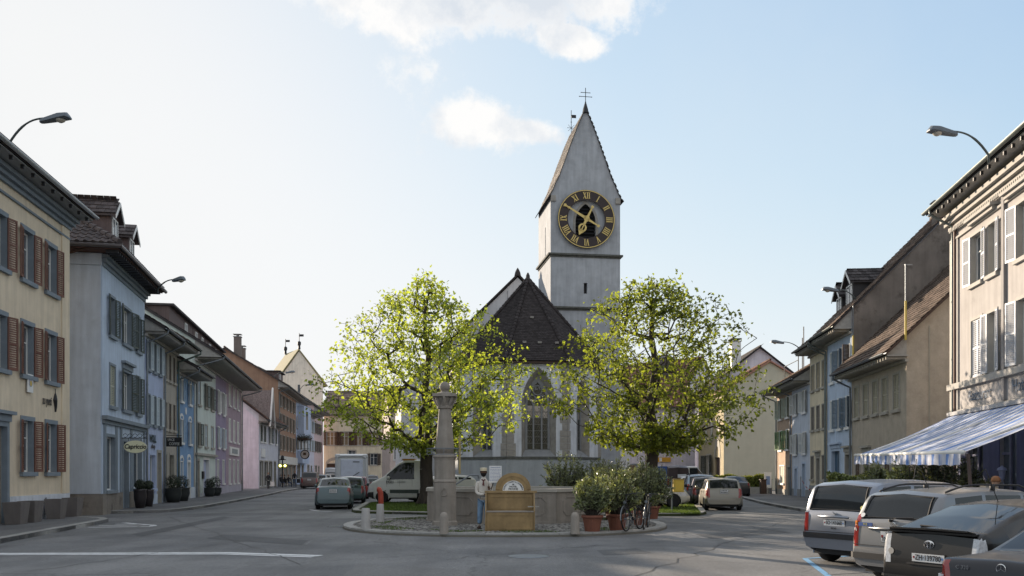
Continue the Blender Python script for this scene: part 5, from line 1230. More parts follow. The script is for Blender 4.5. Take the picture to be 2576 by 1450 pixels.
mb = MB(); facade_mesh(mb, TY1-TY0, 0, 23.6, [(3.0, 3.25, 19.3, 21.6)], rev=.3); n = len(b.v); b.v += [(TX0+p[1], TY1-p[0], p[2]) for p in mb.v]; b.f += [tuple(n+q for q in f) for f in mb.f]; b.m += mb.m
b.quad((TX1, TY0, 0), (TX1, TY1, 0), (TX1, TY1, 23.6), (TX1, TY0, 23.6)); b.quad((TX0, TY1, 0), (TX1, TY1, 0), (TX1, TY1, 23.6), (TX0, TY1, 23.6)); b.build('tower_wall', CWW, ch)
b = MB(); b.box(TX0+.4, TX1-.4, TY0+.36, TY0+.4, 0, 23.4); b.box(TX0+.36, TX0+.4, TY0+.5, TY1-.4, 0, 23.4); b.build('tower_inner_wall', DARK, ch)
for z in (19.0, 14.8):
    b = MB(); e = .2
    b.prism([(TX0-e, TY0-e, z-.12), (TX1+e, TY0-e, z-.12), (TX1+e, TY1+e, z-.12), (TX0-e, TY1+e, z-.12)], (0, 0, .14)); b.prism([(TX0-.06, TY0-.06, z-.26), (TX1+.06, TY0-.06, z-.26), (TX1+.06, TY1+.06, z-.26), (TX0-.06, TY1+.06, z-.26)], (0, 0, .137)); b.build('string_course', MATS['mossy_stone'], ch, fix=True)
for sx in (-1, 1):
    pr = gp[:8] if sx < 0 else gp[8:][::-1]; pr = [(pr[0][0]+sx*.22, pr[0][1]-.35)]+list(pr); b = MB()
    for i in range(len(pr)-1):
        (x1, z1), (x2, z2) = pr[i], pr[i+1]; n_ = Vector((z2-z1, -(x2-x1)*1.0)).normalized()*.04; n_ = Vector((sx*abs(n_.x), abs(n_.y)))
        b.prism([(tc_+x1, TY0-.1, z1), (tc_+x2, TY0-.1, z2), (tc_+x2+n_.x, TY0-.1, z2+n_.y), (tc_+x1+n_.x, TY0-.1, z1+n_.y)], (0, TY1-TY0+.3, 0))
        sl = Vector((x2-x1, 0, z2-z1)); tiles(ch, (tc_+x1+n_.x*.9, TY0-.2 if sx > 0 else TY1+.15, z1+n_.y*.9), (0, 1 if sx > 0 else -1, 0), sl, [(0, 0), (TY1-TY0+.35, 0), (TY1-TY0+.35, sl.length), (0, sl.length)], .28, .22, mat('tower_tile', (.17, .15, .135), rough=.9, island=.35, var=.2), thick=.012, name='tower_tiles')
    b.build('tower_roof', TILED, ch, fix=True)
for sx in (-1, 1): b = MB(); b.box(tc_+sx*2.62-.2, tc_+sx*2.62+.2, TY0-.14, TY0-.003, 23.1, 23.55); b.build('corner_corbel', CS, ch)
b = MB(); b.lathe([(.26, 0), (.2, .35), (.06, .8), (.05, .9)], 8, (tc_, TY0, 30.2)); b.tube([(tc_, TY0, 31.0), (tc_, TY0, 32.2)], .028, 5)
b.tube([(tc_-.5, TY0, 31.5), (tc_+.5, TY0, 31.5)], .025, 5); b.tube([(tc_-.36, TY0, 31.82), (tc_+.36, TY0, 31.82)], .025, 5)
for x, z in ((-.5, 31.5), (.5, 31.5), (-.36, 31.82), (.36, 31.82)): b.lathe([(0, -.05), (.05, 0), (0, .05)], 5, (tc_+x, TY0, z))
b.build('spire_cross', DARK, ch)
b = MB(); y = TY1; b.tube([(tc_, y, 30.2), (tc_, y, 32.5)], .025, 5); b.lathe([(0, -.07), (.07, 0), (0, .07)], 6, (tc_, y, 31.5)); b.box(tc_+.03, tc_+.42, y-.01, y+.01, 31.85, 32.12)
for k in range(4): a = k*pi/4; b.tube([(tc_-.38*cos(a), y, 31.0-.38*sin(a)), (tc_+.38*cos(a), y, 31.0+.38*sin(a))], .018, 4)
b.build('weather_vane', DARK, ch)
# belfry opening: pointed stone surround and louvres, behind the clock
CZ = 21.72; M = Matrix.Translation((TX0, TY0, 0))
b = MB(); oo = pointed(1.64, 21.5, 1.5); zt = 23.05
for i in range(len(oo)-1): b.quad((tc_+oo[i][0], TY0, oo[i][1]), (tc_+oo[i+1][0], TY0, oo[i+1][1]), (tc_+oo[i+1][0], TY0, zt), (tc_+oo[i][0], TY0, zt))
b.build('belfry_spandrel', CWW, ch)
b = MB(); ii = [(-.82, 20.05)]+oo+[(.82, 20.05)]; kk = 1.24
for i in range(len(ii)-1):
    (x1, z1), (x2, z2) = ii[i], ii[i+1]; f = lambda x, z: (x*kk, (z-21.4)*1.14+21.4)
    a, c = f(x1, z1), f(x2, z2); b.prism([(tc_+x1, TY0-.05, z1), (tc_+x2, TY0-.05, z2), (tc_+c[0], TY0-.05, c[1]), (tc_+a[0], TY0-.05, a[1])], (0, .047, 0))
b.build('belfry_surround', CS, ch, fix=True)
for i in range(11):
    z = 20.1+i*.27; b = MB(); w = .8 if z < 21.5 else .8*max(.1, 1-((z-21.5)/1.55)**1.5); b.quad((tc_-w, TY0+.05, z), (tc_+w, TY0+.05, z), (tc_+w, TY0+.24, z+.2), (tc_-w, TY0+.24, z+.2)); b.build('louvre', DARK, ch)
# clock
clk = MB(); R1, R2 = 2.3, 1.5; CY = TY0-.34; n = 64
def ring(b, r0, r1, y0, y1, c=(tc_, CZ)):
    for i in range(n):
        a, e = 2*pi*i/n, 2*pi*(i+1)/n; P_ = lambda r, t, y: (c[0]+r*cos(t), y, c[1]+r*sin(t))
        b.quad(P_(r0, a, y0), P_(r1, a, y0), P_(r1, e, y0), P_(r0, e, y0)); b.quad(P_(r1, a, y0), P_(r1, a, y1), P_(r1, e, y1), P_(r1, e, y0)); b.quad(P_(r0, a, y0), P_(r0, e, y0), P_(r0, e, y1), P_(r0, a, y1)); b.quad(P_(r0, a, y1), P_(r0, e, y1), P_(r1, e, y1), P_(r1, a, y1))
GOLD = mat('clock_gold', (.62, .47, .17), rough=.42, metal=.25, var=.1); CF = mat('clock_brown', (.030, .018, .016), rough=.45, var=.2)
ring(clk, R2, R1, CY, CY+.08); clk.build('clock_ring', CF, ch); b = MB(); ring(b, R1-.085, R1-.02, CY-.025, CY-.001); b.build('clock_rim', GOLD, ch)
NUM = ['XII', 'I', 'II', 'III', 'IIII', 'V', 'VI', 'VII', 'VIII', 'IX', 'X', 'XI']; hN = .52
for k, s_ in enumerate(NUM):
    wd = {'I': .15, 'V': .27, 'X': .30}; tot = sum(wd[c] for c in s_); x = -tot/2; b = MB()
    def bar(xa, za, xb, zb, w):
        d = Vector((xb-xa, zb-za)).normalized(); p = Vector((-d.y, d.x))*w/2
        b.prism([(xa+p.x, 0, za+p.y), (xb+p.x, 0, zb+p.y), (xb-p.x, 0, zb-p.y), (xa-p.x, 0, za-p.y)], (0, .03, 0))
    for c in s_:
        w = wd[c]; m_ = x+w/2
        if c == 'I': bar(m_, -hN/2, m_, hN/2, .075); bar(m_-.065, hN/2-.02, m_+.065, hN/2-.02, .035); bar(m_-.065, -hN/2+.02, m_+.065, -hN/2+.02, .035)
        if c == 'V': bar(m_-.09, hN/2, m_, -hN/2, .075); bar(m_+.10, hN/2, m_, -hN/2, .04); bar(m_-.15, hN/2-.02, m_-.03, hN/2-.02, .035); bar(m_+.04, hN/2-.02, m_+.16, hN/2-.02, .035)
        if c == 'X': bar(m_-.10, hN/2, m_+.10, -hN/2, .08); bar(m_+.10, hN/2, m_-.10, -hN/2, .04); bar(m_-.16, hN/2-.02, m_-.03, hN/2-.02, .035); bar(m_+.03, -hN/2+.02, m_+.16, -hN/2+.02, .035)
        x += w
    ang = 2*pi*k/12; rm = (R1+R2)/2-.05; b.build('numeral', GOLD, ch, loc=(tc_+rm*sin(ang), CY-.032, CZ+rm*cos(ang)), rot=(0, ang, 0), fix=True)
def hand(name, ang, pts_list, y):
    b = MB()
    for pts in pts_list: b.prism([(p[0], 0, p[1]) for p in pts], (0, .03, 0))
    return b.build(name, GOLD, ch, loc=(tc_, y, CZ), rot=(0, ang, 0), fix=True)
disc = lambda cx, cz, r, n=12: [(cx+r*cos(2*pi*i/n), cz+r*sin(2*pi*i/n)) for i in range(n)]
hand('minute_hand', radians(300), [[(-.05, 1.9), (.05, 1.9), (.11, 0), (-.11, 0)], disc(0, 2.0, .12), [(-.1, 0), (.1, 0), (.05, -1.0), (-.05, -1.0)], disc(0, -1.08, .12), disc(0, 0, .24)], CY-.12)
ring_pts = []
for i in range(12):
    a, e = 2*pi*i/12, 2*pi*(i+1)/12; ring_pts.append([(.34*cos(a), .82+.34*sin(a)), (.34*cos(e), .82+.34*sin(e)), (.19*cos(e), .82+.24*sin(e)), (.19*cos(a), .82+.24*sin(a))])
hand('hour_hand', radians(206), [[(-.11, 0), (.11, 0), (.09, .5), (-.09, .5)]]+ring_pts+[[(-.045, .5), (.045, .5), (.045, 1.1), (-.045, 1.1)], [(-.30, .98), (.30, .98), (0, 1.48)], [(-.1, 0), (.1, 0), (.05, -.95), (-.05, -.95)], disc(0, -1.02, .12)], CY-.17)
b = MB(); b.tube([(tc_, TY0, CZ), (tc_, CY-.2, CZ)], .07, 8); b.build('clock_axle', GOLD, ch)
for k in range(4): a = pi/4+k*pi/2; b = MB(); b.tube([(tc_+1.9*cos(a), CY+.08, CZ+1.9*sin(a)), (tc_+1.9*cos(a), TY0, CZ+1.9*sin(a))], .05, 5); b.build('clock_bracket', DARK, ch)
# ------------------------------------------------------------------ trees
import numpy as np
BARK = mat('tree_bark', (.055, .045, .038), rough=.95, var=.35, scale=5, bump=1, bscale=14, stretch=(1, 1, .3))
LEAF = mat('maple_leaf', (.175, .21, .055), rough=.55, var=.25, scale=.5, island=.38, spec=.35, trans=.5, hue=(2.1, 2.05, .6))
def make_tree(name, label, base, prof, lean, seed, npts=1500, trunk_h=2.6, tr=.34, nleaf=9, leafs=.13, fork=None):
    """prof: (height, left reach, right reach) rings of the crown; branches grow to points scattered in it"""
    rnd = random.Random(seed); rs = np.random.RandomState(seed)
    o = empty(name, (*base, .09), 0, label, 'tree', 'spring maples on the lawn by the church')
    hs = [p[0] for p in prof]
    def reach(h): return (np.interp(h, hs, [p[1] for p in prof]), np.interp(h, hs, [p[2] for p in prof]))
    lumps = [(rs.uniform(0, 6.28), rs.uniform(hs[0], hs[-1]), rs.uniform(.5, 1.1)) for _ in range(26)]
    P = []
    while len(P) < npts:
        h = rs.uniform(hs[0], hs[-1]); a = rs.uniform(0, 2*pi); l, r = reach(h); R = (r if cos(a) > 0 else l); R = R*abs(cos(a))+(l+r)/2*.9*abs(sin(a))
        # uneven outline: bays and lobes
        lob = .88+.22*sin(3*a+h*1.3+seed)+.17*sin(7*a-h*2.1)+.15*sin(4.3*h+2*a); lob = min(lob, 1.04)
        q = rs.uniform(.12, 1)**.55*R*lob; x, y = cos(a)*q+lean*(h-trunk_h)/8, sin(a)*q
        g_ = sin(x*1.9+seed)*sin(y*1.7+1)*sin(h*2.0+seed*.7)
        if g_ < .03 and rs.rand() < .88: continue
        P.append((x, y, h))
    P = np.array(P)
    # trunk and forks
    nodes = [np.array((0, 0, -.1)), np.array((.02, 0, .9)), np.array((-.03, .02, 1.8)), np.array((0, 0, trunk_h))]; par = [-1, 0, 1, 2]; dist = [0, 1, 1.9, trunk_h]
    top = hs[-1]
    lead = [np.array((.12*sin(k*1.7)+lean*k*.1, .1*cos(k*2.3), trunk_h+(top-trunk_h)*k/9)) for k in range(1, 9)]
    for l_ in lead: nodes.append(l_); par.append(len(nodes)-2); dist.append(dist[-1]+(top-trunk_h)/9)
    order = np.argsort(np.linalg.norm(P-np.array((0, 0, trunk_h+1)), axis=1)+rs.uniform(0, 1.2, len(P)))
    NA = np.zeros((len(P)*3+20, 3)); ND = np.zeros(len(P)*3+20); n = len(nodes); NA[:n] = nodes; ND[:n] = dist; par = list(par)
    ends = []
    for i in order:
        p = P[i]; d = np.linalg.norm(NA[:n]-p, axis=1); up = np.maximum(0, NA[:n, 2]-p[2])*1.1; j = int(np.argmin(d+ND[:n]*.16+up+(ND[:n] < 2.2)*9))
        L_ = d[j]
        # bend upward a little halfway
        if L_ > .7:
            m_ = (NA[j]+p)/2+rs.normal(0, .07*L_, 3)+np.array((0, 0, -.05*L_ if p[2] > NA[j][2]+L_*.4 else .10*L_)); NA[n] = m_; ND[n] = ND[j]+L_/2; par.append(j); j = n; n += 1
        NA[n] = p; ND[n] = ND[j]+np.linalg.norm(NA[j]-p); par.append(j); ends.append(n); n += 1
    w = np.zeros(n); kids = np.zeros(n, int)
    for i in range(n-1, 0, -1):
        w[i] = max(w[i], .0)+1.0 if kids[i] == 0 else w[i]; w[par[i]] += w[i]; kids[par[i]] += 1
    rad = .0098*np.power(np.maximum(w, 1), .52); rad *= tr/rad[0] if rad[0] > tr else 1; rad[0] = tr*1.35; rad[1] = max(rad[1], tr); rad[2] = max(rad[2], tr*.93); rad[3] = max(rad[3], tr*.9)
    b = MB()
    for i in range(1, n):
        j = par[i]; r1 = rad[i]; r0 = min(rad[j], r1*1.35) if j > 3 else min(rad[j], r1*1.25)
        k = 10 if r0 > .15 else (6 if r0 > .05 else 4)
        b.tube([NA[j], NA[i]], [r0, r1], k, cap=False)
    # root flare
    for k in range(6): a = k*1.05+.3; b.tube([(cos(a)*tr*1.9, sin(a)*tr*1.9, -.08), (cos(a)*tr*1.1, sin(a)*tr*1.1, .18), (cos(a)*tr*.5, sin(a)*tr*.5, .8)], [.05, .13, .1], 6)
    b.build('trunk', BARK, o, smooth=True)
    # leaves: palmate five lobed blades in clusters round each twig end
    shape = [(0, 0), (.42, .12), (.30, .34), (.72, .50), (.36, .58), (0, 1.0), (-.36, .58), (-.72, .50), (-.30, .34), (-.42, .12)]
    sx = np.array([p[0] for p in shape])*.75; sy = np.array([p[1] for p in shape])
    V = []; Fc = []
    cen = []
    for e in ends:
        c = NA[e]; d = c-NA[par[e]]; d = d/(np.linalg.norm(d)+1e-6)
        hh = (c[2]-hs[0])/(hs[-1]-hs[0]); nl = int(nleaf*rs.uniform(.4, 1.6)*(1.2-.7*hh))
        for _ in range(nl): cen.append((c+rs.normal(0, .155, 3)+d*rs.uniform(-.25, .2), d))
    for (c, d) in cen:
        s_ = leafs*rs.uniform(.65, 1.35); t = d*.5+rs.normal(0, .6, 3)+np.array((0, 0, -.35)); t /= np.linalg.norm(t)+1e-6
        nn = np.array((0, 0, 1.))+rs.normal(0, .75, 3); u = np.cross(t, nn); u /= np.linalg.norm(u)+1e-6; nn = np.cross(u, t)
        k = len(V); fold = rs.uniform(.05, .35)
        for a_, b_ in zip(sx, sy): V.append(tuple(c+u*a_*s_+t*b_*s_*1.15+nn*(abs(a_)*fold-b_*b_*.25)*s_))
        Fc.append((k, k+1, k+2, k+5)); Fc.append((k+2, k+3, k+4, k+5)); Fc.append((k, k+5, k+8, k+9)); Fc.append((k+5, k+6, k+7, k+8))
    me = bpy.data.meshes.new('crown'); me.from_pydata(V, [], Fc); me.materials.append(LEAF); me.update()
    c = link('crown', me, o); c['kind'] = 'stuff'; return o
k = 46.5/F
def prof(rows, cx, k): return [((1190-y)*k+1.7, (cx-l)*k, (r-cx)*k) for (y, l, r) in rows]
make_tree('maple_tree', 'left maple with full yellow green crown behind the stone column', (X(1073, 46.5), 46.5),
          prof([(1138, 1000, 1150), (1105, 915, 1215), (1060, 850, 1280), (1010, 820, 1315), (950, 835, 1295), (890, 875, 1265), (840, 890, 1230), (790, 925, 1190), (750, 985, 1140), (715, 1045, 1095), (692, 1066, 1078)], 1073, k), .0, 5, npts=1500, nleaf=11, leafs=.15)
k = 43/F
make_tree('maple_tree', 'right maple behind the oleanders, with thin twigs rising to the upper right', (X(1640, 43), 43),
          prof([(1138, 1580, 1700), (1110, 1505, 1780), (1070, 1480, 1850), (1010, 1400, 1905), (950, 1395, 1895), (890, 1420, 1860), (840, 1450, 1810), (790, 1500, 1775), (750, 1545, 1735), (715, 1575, 1705)], 1640, k), .1, 11, npts=1500, nleaf=11, leafs=.15)

# ------------------------------------------------------------------ fountain island
isl = []
for i in range(48):
    a = 2*pi*i/48; c_, s_ = cos(a), sin(a); isl.append((-.22+5.1*math.copysign(abs(c_)**.9, c_), 29.5+5.4*math.copysign(abs(s_)**.9, s_)))
ISL = flat('fountain_island', isl, -.02, .055, mat('sand_joint', (.16, .15, .125), rough=1, bump=.5, bscale=50))
kerb_run(ISL, isl, side=1, w=.3, step=1.0, closed=True, z1=.10)
b = MB(); rr = random.Random(3)
r = 0; y = 24.2
while y < 34.8:
    x = -5.4+(.06 if r % 2 else 0)
    while x < 5.1:
        dx, dy = (x+.22)/4.78, (y-29.5)/5.08
        if dx*dx+dy*dy < .985 and (x*x+(y-31.9)**2) > 2.7**2:
            w, d = .056+rr.uniform(-.006, .006), .056+rr.uniform(-.006, .006); cx, cy = x+rr.uniform(-.008, .008), y+rr.uniform(-.01, .01); z = .085+rr.uniform(-.008, .010); n = len(b.v); q = .6
            b.v += [(cx-w, cy-d, .05), (cx+w, cy-d, .05), (cx+w, cy+d, .05), (cx-w, cy+d, .05), (cx-w*q, cy-d*q, z), (cx+w*q, cy-d*q, z), (cx+w*q, cy+d*q, z), (cx-w*q, cy+d*q, z)]
            b.f += [(n+4, n+5, n+6, n+7), (n, n+1, n+5, n+4), (n+1, n+2, n+6, n+5), (n+2, n+3, n+7, n+6), (n+3, n, n+4, n+7)]; b.m += [0]*5
        x += .125
    y += .122; r += 1
b.build('cobbles', COB, ISL, kind='stuff')
def tuft(reg, n, name, h=.05):
    b = MB()
    for _ in range(n):
        x, y = reg(); a = random.uniform(0, 6.28); w = .012; b.poly([(x-w*cos(a), y-w*sin(a), .06), (x+w*cos(a), y+w*sin(a), .06), (x+random.gauss(0, .02), y+random.gauss(0, .02), .09+h*random.random())])
    o = b.build(name, GRASS, None, kind='stuff')
def iregion():
    while True:
        a = random.uniform(0, 6.28); r_ = random.uniform(.8, .97); x, y = -.22+4.75*r_*cos(a), 29.5+5.05*r_*sin(a)
        if sin(x*3)+sin(y*2.3+x) > .1: return x, y
tuft(iregion, 5000, 'grass')

# basin: octagonal stone trough
FS = mat('fountain_stone', (.30, .27, .235), rough=.85, var=.22, scale=1.6, bump=.5, bscale=25, dirt=.45, streak=.3, speck=.08)
fo = empty('fountain_basin', (0, 31.9, .07), 0, 'octagonal carved stone fountain basin behind the yellow bench', 'fountain')
R8 = 3.15; V8 = [(R8*sin(radians(-18.5+45*i)), -R8*cos(radians(-18.5+45*i))) for i in range(8)]
def scl(p, k): return (p[0]*k, p[1]*k)
for i in range(8):
    a, c = V8[i], V8[(i+1) % 8]; M, L_ = local(fo, a, c); b = MB(); t = .30; m_ = math.tan(pi/8)
    b.prism([tuple(M@Vector(p)) for p in ((0.004, 0, 0), (L_-.004, 0, 0), (L_-t*m_-.004, t, 0), (t*m_+.004, t, 0))], (0, 0, 1.02)); b.build('slab', FS, fo, fix=True)
    b = MB(); b.prism([tuple(M@Vector(p)) for p in ((-.02, -.05, 1.02), (L_+.02, -.05, 1.02), (L_-t*m_, t+.03, 1.02), (t*m_, t+.03, 1.02))], (0, 0, .10)); b.build('rim', SAND, fo, fix=True)
    b = MB(); b.box(-.02, L_+.02, -.05, -.002, 0, .08, M=M); b.build('foot', FS, fo)
    # carved cartouche: raised frame with cut corners
    b = MB(); x0, x1, z0, z1, k_ = .35, L_-.35, .28, .84, .12
    pts = [(x0+k_, z0), (x1-k_, z0), (x1-k_+.03, z0+.05), (x1, z0+k_), (x1, z1-k_), (x1-k_+.03, z1-.05), (x1-k_, z1), (x0+k_, z1), (x0+k_-.03, z1-.05), (x0, z1-k_), (x0, z0+k_), (x0+k_-.03, z0+.05)]
    b.tube([tuple(M@Vector((x, -.004, z))) for x, z in pts+[pts[0]]], .018, 4, cap=False); b.build('cartouche', FS, fo)
b = MB(); b.poly([(*scl(p, .90), .95) for p in V8]); b.build('water', mat('basin_water', (.04, .055, .05), rough=.04, var=.1, spec=.6), fo)
# column
o = empty('fountain_column', (X(1119, 28.3), 28.3, .07), 0, 'tall tapering stone fountain column with ball on top', 'fountain column')
b = MB(); b.lathe([(.40, 0), (.39, .12), (.355, .16), (.345, 1.33), (.365, 1.36), (.35, 1.40), (.325, 1.43), (.32, 2.02), (.34, 2.08), (.375, 2.12), (.36, 2.16), (.30, 2.19), (.275, 2.22)], 24); b.build('pedestal', FS, o, smooth=False)
b = MB(); b.lathe([(.275, 2.22), (.285, 2.45), (.25, 2.85), (.19, 3.55), (.185, 3.60)], 24); b.build('shaft', FS, o, smooth=True)
b = MB(); b.lathe([(.185, 3.60), (.23, 3.62), (.24, 3.68), (.21, 3.72), (.22, 3.80), (.30, 3.93), (.27, 3.97)], 24); b.box(-.36, .36, -.36, .36, 3.975, 4.07); b.lathe([(.30, 4.072), (.22, 4.11), (.13, 4.13), (.12, 4.17)], 16)
for k in range(8): a = k*pi/4; b.tube([(cos(a)*.20, sin(a)*.20, 3.70), (cos(a)*.27, sin(a)*.27, 3.82), (cos(a)*.36, sin(a)*.36, 3.96)], [.05, .06, .04], 6)
b.build('capital', FS, o)
b = MB(); b.lathe([(0.02, 4.15)]+[(.165*sin(pi*i/8), 4.29-.165*cos(pi*i/8)) for i in range(1, 8)]+[(0, 4.455)], 14); b.build('ball', FS, o, smooth=True)
b = MB(); b.tube([(.55*cos(a*pi/12), .42*sin(a*pi/12), 2.38) for a in range(25)], .014, 5); b.tube([(.55*cos(a*pi/12), .42*sin(a*pi/12), 2.20) for a in range(25)], .010, 5)
for a in range(8): b.tube([(.55*cos(a*pi/4), .42*sin(a*pi/4), 2.2), (.55*cos(a*pi/4), .42*sin(a*pi/4), 2.38)], .01, 4)
b.tube([(.30, 0, 2.30), (.56, 0, 2.30)], .012, 4); b.tube([(-.30, 0, 2.30), (-.56, 0, 2.30)], .012, 4); b.build('iron_ring', ZINC, o)
b = MB(); b.tube([(.30, .2, 1.25), (.75, .55, 1.55), (1.0, .8, 1.55), (1.02, .82, 1.45)], .025, 6); b.build('spout', ZINC, o)
b = MB(); b.tube([(.47, -.2, 1.6), (.47, -.2, 2.75)], .035, 6); b.build('yellowed_pipe', mat('ochre_pipe', (.35, .28, .14)), o)
b = MB(); pr = [(0.035, -.36, .85), (.03, -.37, 1.0)]; b.tube([(-.1, -.355, 1.05), (0, -.37, 1.16), (.1, -.355, 1.05), (.05, -.36, .92), (-.06, -.36, .92), (-.1, -.355, 1.05)], .014, 5); b.build('carved_emblem', FS, o)

# bollards
CONC = mat('bollard_concrete', (.36, .35, .34), rough=.85, var=.12, scale=6, bump=.2, streak=.15)
def bollard(px, py, prof_, lab, m, h0=.09, grp='bollards round the fountain island'):
    x, y = G(px, py, h0); b = MB(); b.lathe(prof_, 18); o = b.build('bollard', m, None, smooth=True); o.location = (x, y, h0-.02); tag(o, lab, 'bollard', grp)
    o.modifiers.new('edge', 'EDGE_SPLIT').split_angle = radians(50); return o
con = [(.145, 0), (.135, .1), (.115, .60), (.105, .615), (0, .615)]; rnd_ = [(.125, 0), (.12, .1), (.118, .45), (.10, .53), (.06, .575), (0, .59)]
bollard(920, 1331, con, 'pale conical bollard at the left tip of the island', CONC); bollard(956.5, 1314, con, 'pale conical bollard in front of the red post', CONC)
bollard(1117, 1342, rnd_, 'weathered round topped stone bollard before the column', FS); bollard(1446.5, 1342, rnd_, 'weathered round topped stone bollard left of the terracotta pots', FS)
o = empty('red_post', (X(955, 33.5), 33.5, 0), 0, 'red hydrant post with rounded bent top behind a pale bollard', 'hydrant')
b = MB(); b.tube([(.05, 0, 0), (.05, 0, .75), (.03, 0, .98), (-.02, -.03, 1.1), (-.08, -.05, 1.12)], [.095, .095, .10, .10, .08], 10); b.build('post', mat('red_enamel', (.34, .055, .03), rough=.5, var=.15), o, smooth=True)
b = MB(); b.lathe([(.14, 0), (.13, .12), (.1, .14)], 10, (.05, 0, 0)); b.build('base', CONC, o)

# wooden bench with arch
YW = mat('ochre_painted_wood', (.30, .205, .095), rough=.65, var=.3, scale=3, dirt=.35, bump=.15, streak=.2); bx = X(1283, 25.6)
o = empty('wooden_bench', (bx, 25.55, .08), 0, 'ochre painted chest bench with arched back panel and welcome lettering', 'bench')
W = .66
b = MB(); b.box(-W, W, -.05, -.02, .0, .52); b.build('front_board', YW, o)
for (za, zb, yy) in ((.04, .48, -.052), (.60, .98, .398)):
    for (xa, xb, zc, zd) in ((-W+.03, W-.03, za, za+.05), (-W+.03, W-.03, zb-.05, zb), (-W+.03, -W+.09, za+.052, zb-.052), (W-.09, W-.03, za+.052, zb-.052)): b = MB(); b.box(xa, xb, yy-.014, yy-.001, zc, zd); b.build('board_moulding', YW, o)
b = MB(); b.box(-W-.0, W+.0, -.07, .40, .523, .55); b.build('seat', mat('grey_worn_seat', (.30, .27, .24), rough=.6), o)
b = MB(); b.box(-W, W, .40, .43, .0, 1.05); b.build('backrest', YW, o)
for sx in (-1, 1):
    x0, x1 = (-W-.035, -W-.003) if sx < 0 else (W+.003, W+.035); b = MB(); b.prism([(x0, -.07, 0), (x0, .43, 0), (x0, .43, 1.05), (x0, .30, 1.05), (x0, .12, .80), (x0, -.07, .55)], (x1-x0, 0, 0)); b.build('side_panel', YW, o, fix=True)
b = MB(); b.box(-W-.06, W+.1, .34, .50, 1.053, 1.11); b.build('top_rail', YW, o); b = MB(); b.box(W-.16, W+.16, .05, .12, .66, .685); b.build('armrest', SAND, o)
A_ = [(.50*cos(pi*i/20), 1.16+.46*sin(pi*i/20)) for i in range(21)]
b = MB(); b.prism([(.5, .44, 1.113)]+[(x, .44, z) for x, z in A_]+[(-.5, .44, 1.113)], (0, .06, 0)); b.build('arched_panel', YW, o, fix=True, loc=(.09, 0, 0))
b = MB()
for i in range(20):
    (x1, z1), (x2, z2) = A_[i], A_[i+1]; f = lambda x, z: (x*.80, 1.113+(z-1.113)*.80); a, c = f(x1, z1), f(x2, z2); b.prism([(x1, .42, z1), (x2, .42, z2), (c[0], .42, c[1]), (a[0], .42, a[1])], (0, .018, 0))
b.build('arch_moulding', YW, o, fix=True, loc=(.09, 0, 0))
b = MB(); b.prism([(.30, .425, 1.113)]+[(.30*cos(pi*i/16), .425, 1.13+.27*sin(pi*i/16)) for i in range(17)]+[(-.30, .425, 1.113)], (0, .012, 0)); sg = b.build('sign_panel', WHITE, o, fix=True, loc=(.09, 0, 0))
BLK = mat('black_lettering', (.012, .012, .015), rough=.5)
s_ = 'HERZLICHWILLKOMMEN'
for i, c in enumerate(s_): a = pi-pi*(i+.6)/(len(s_)+.2); text(c, .055, BLK, sg, (.262*cos(a), .42, 1.13+.235*sin(a)), (pi/2, -(a-pi/2), 0), ext=.002, name='letter', bold=.0015)
text('IM', .052, BLK, sg, (0, .42, 1.29), (pi/2, 0, 0), ext=.002, bold=.0015); text('HOTEL', .062, BLK, sg, (0, .42, 1.228), (pi/2, 0, 0), ext=.002, bold=.0015, sx=1.1); text('PICONE', .068, BLK, sg, (0, .42, 1.16), (pi/2, 0, 0), ext=.002, bold=.0015, sx=1.1)

# ------------------------------------------------------------------ figures
def skin(name, chains, m, parent, sub=1):
    """chains: list of [(pos, radius)...] sharing points by value"""
    idx = {}; V = []; E_ = []; Rr = []
    for ch_ in chains:
        last = None
        for (p, r) in ch_:
            k = tuple(round(c, 3) for c in p)
            if k not in idx: idx[k] = len(V); V.append(k); Rr.append(r if isinstance(r, tuple) else (r, r))
            if last is not None and last != idx[k]: E_.append((last, idx[k]))
            last = idx[k]
    me = bpy.data.meshes.new(name); me.from_pydata(V, E_, []); o = link(name, me, parent)
    md = o.modifiers.new('s', 'SKIN'); md.use_smooth_shade = True
    for i, r in enumerate(Rr): me.skin_vertices[0].data[i].radius = r
    me.skin_vertices[0].data[0].use_root = True
    sb = o.modifiers.new('u', 'SUBSURF'); sb.levels = sub; sb.render_levels = sub
    me.materials.append(m); return o
SKIN_ = mat('skin', (.40, .25, .18), rough=.6, var=.08); HAIRD = mat('dark_hair', (.03, .022, .018), rough=.8, var=.3, scale=30)
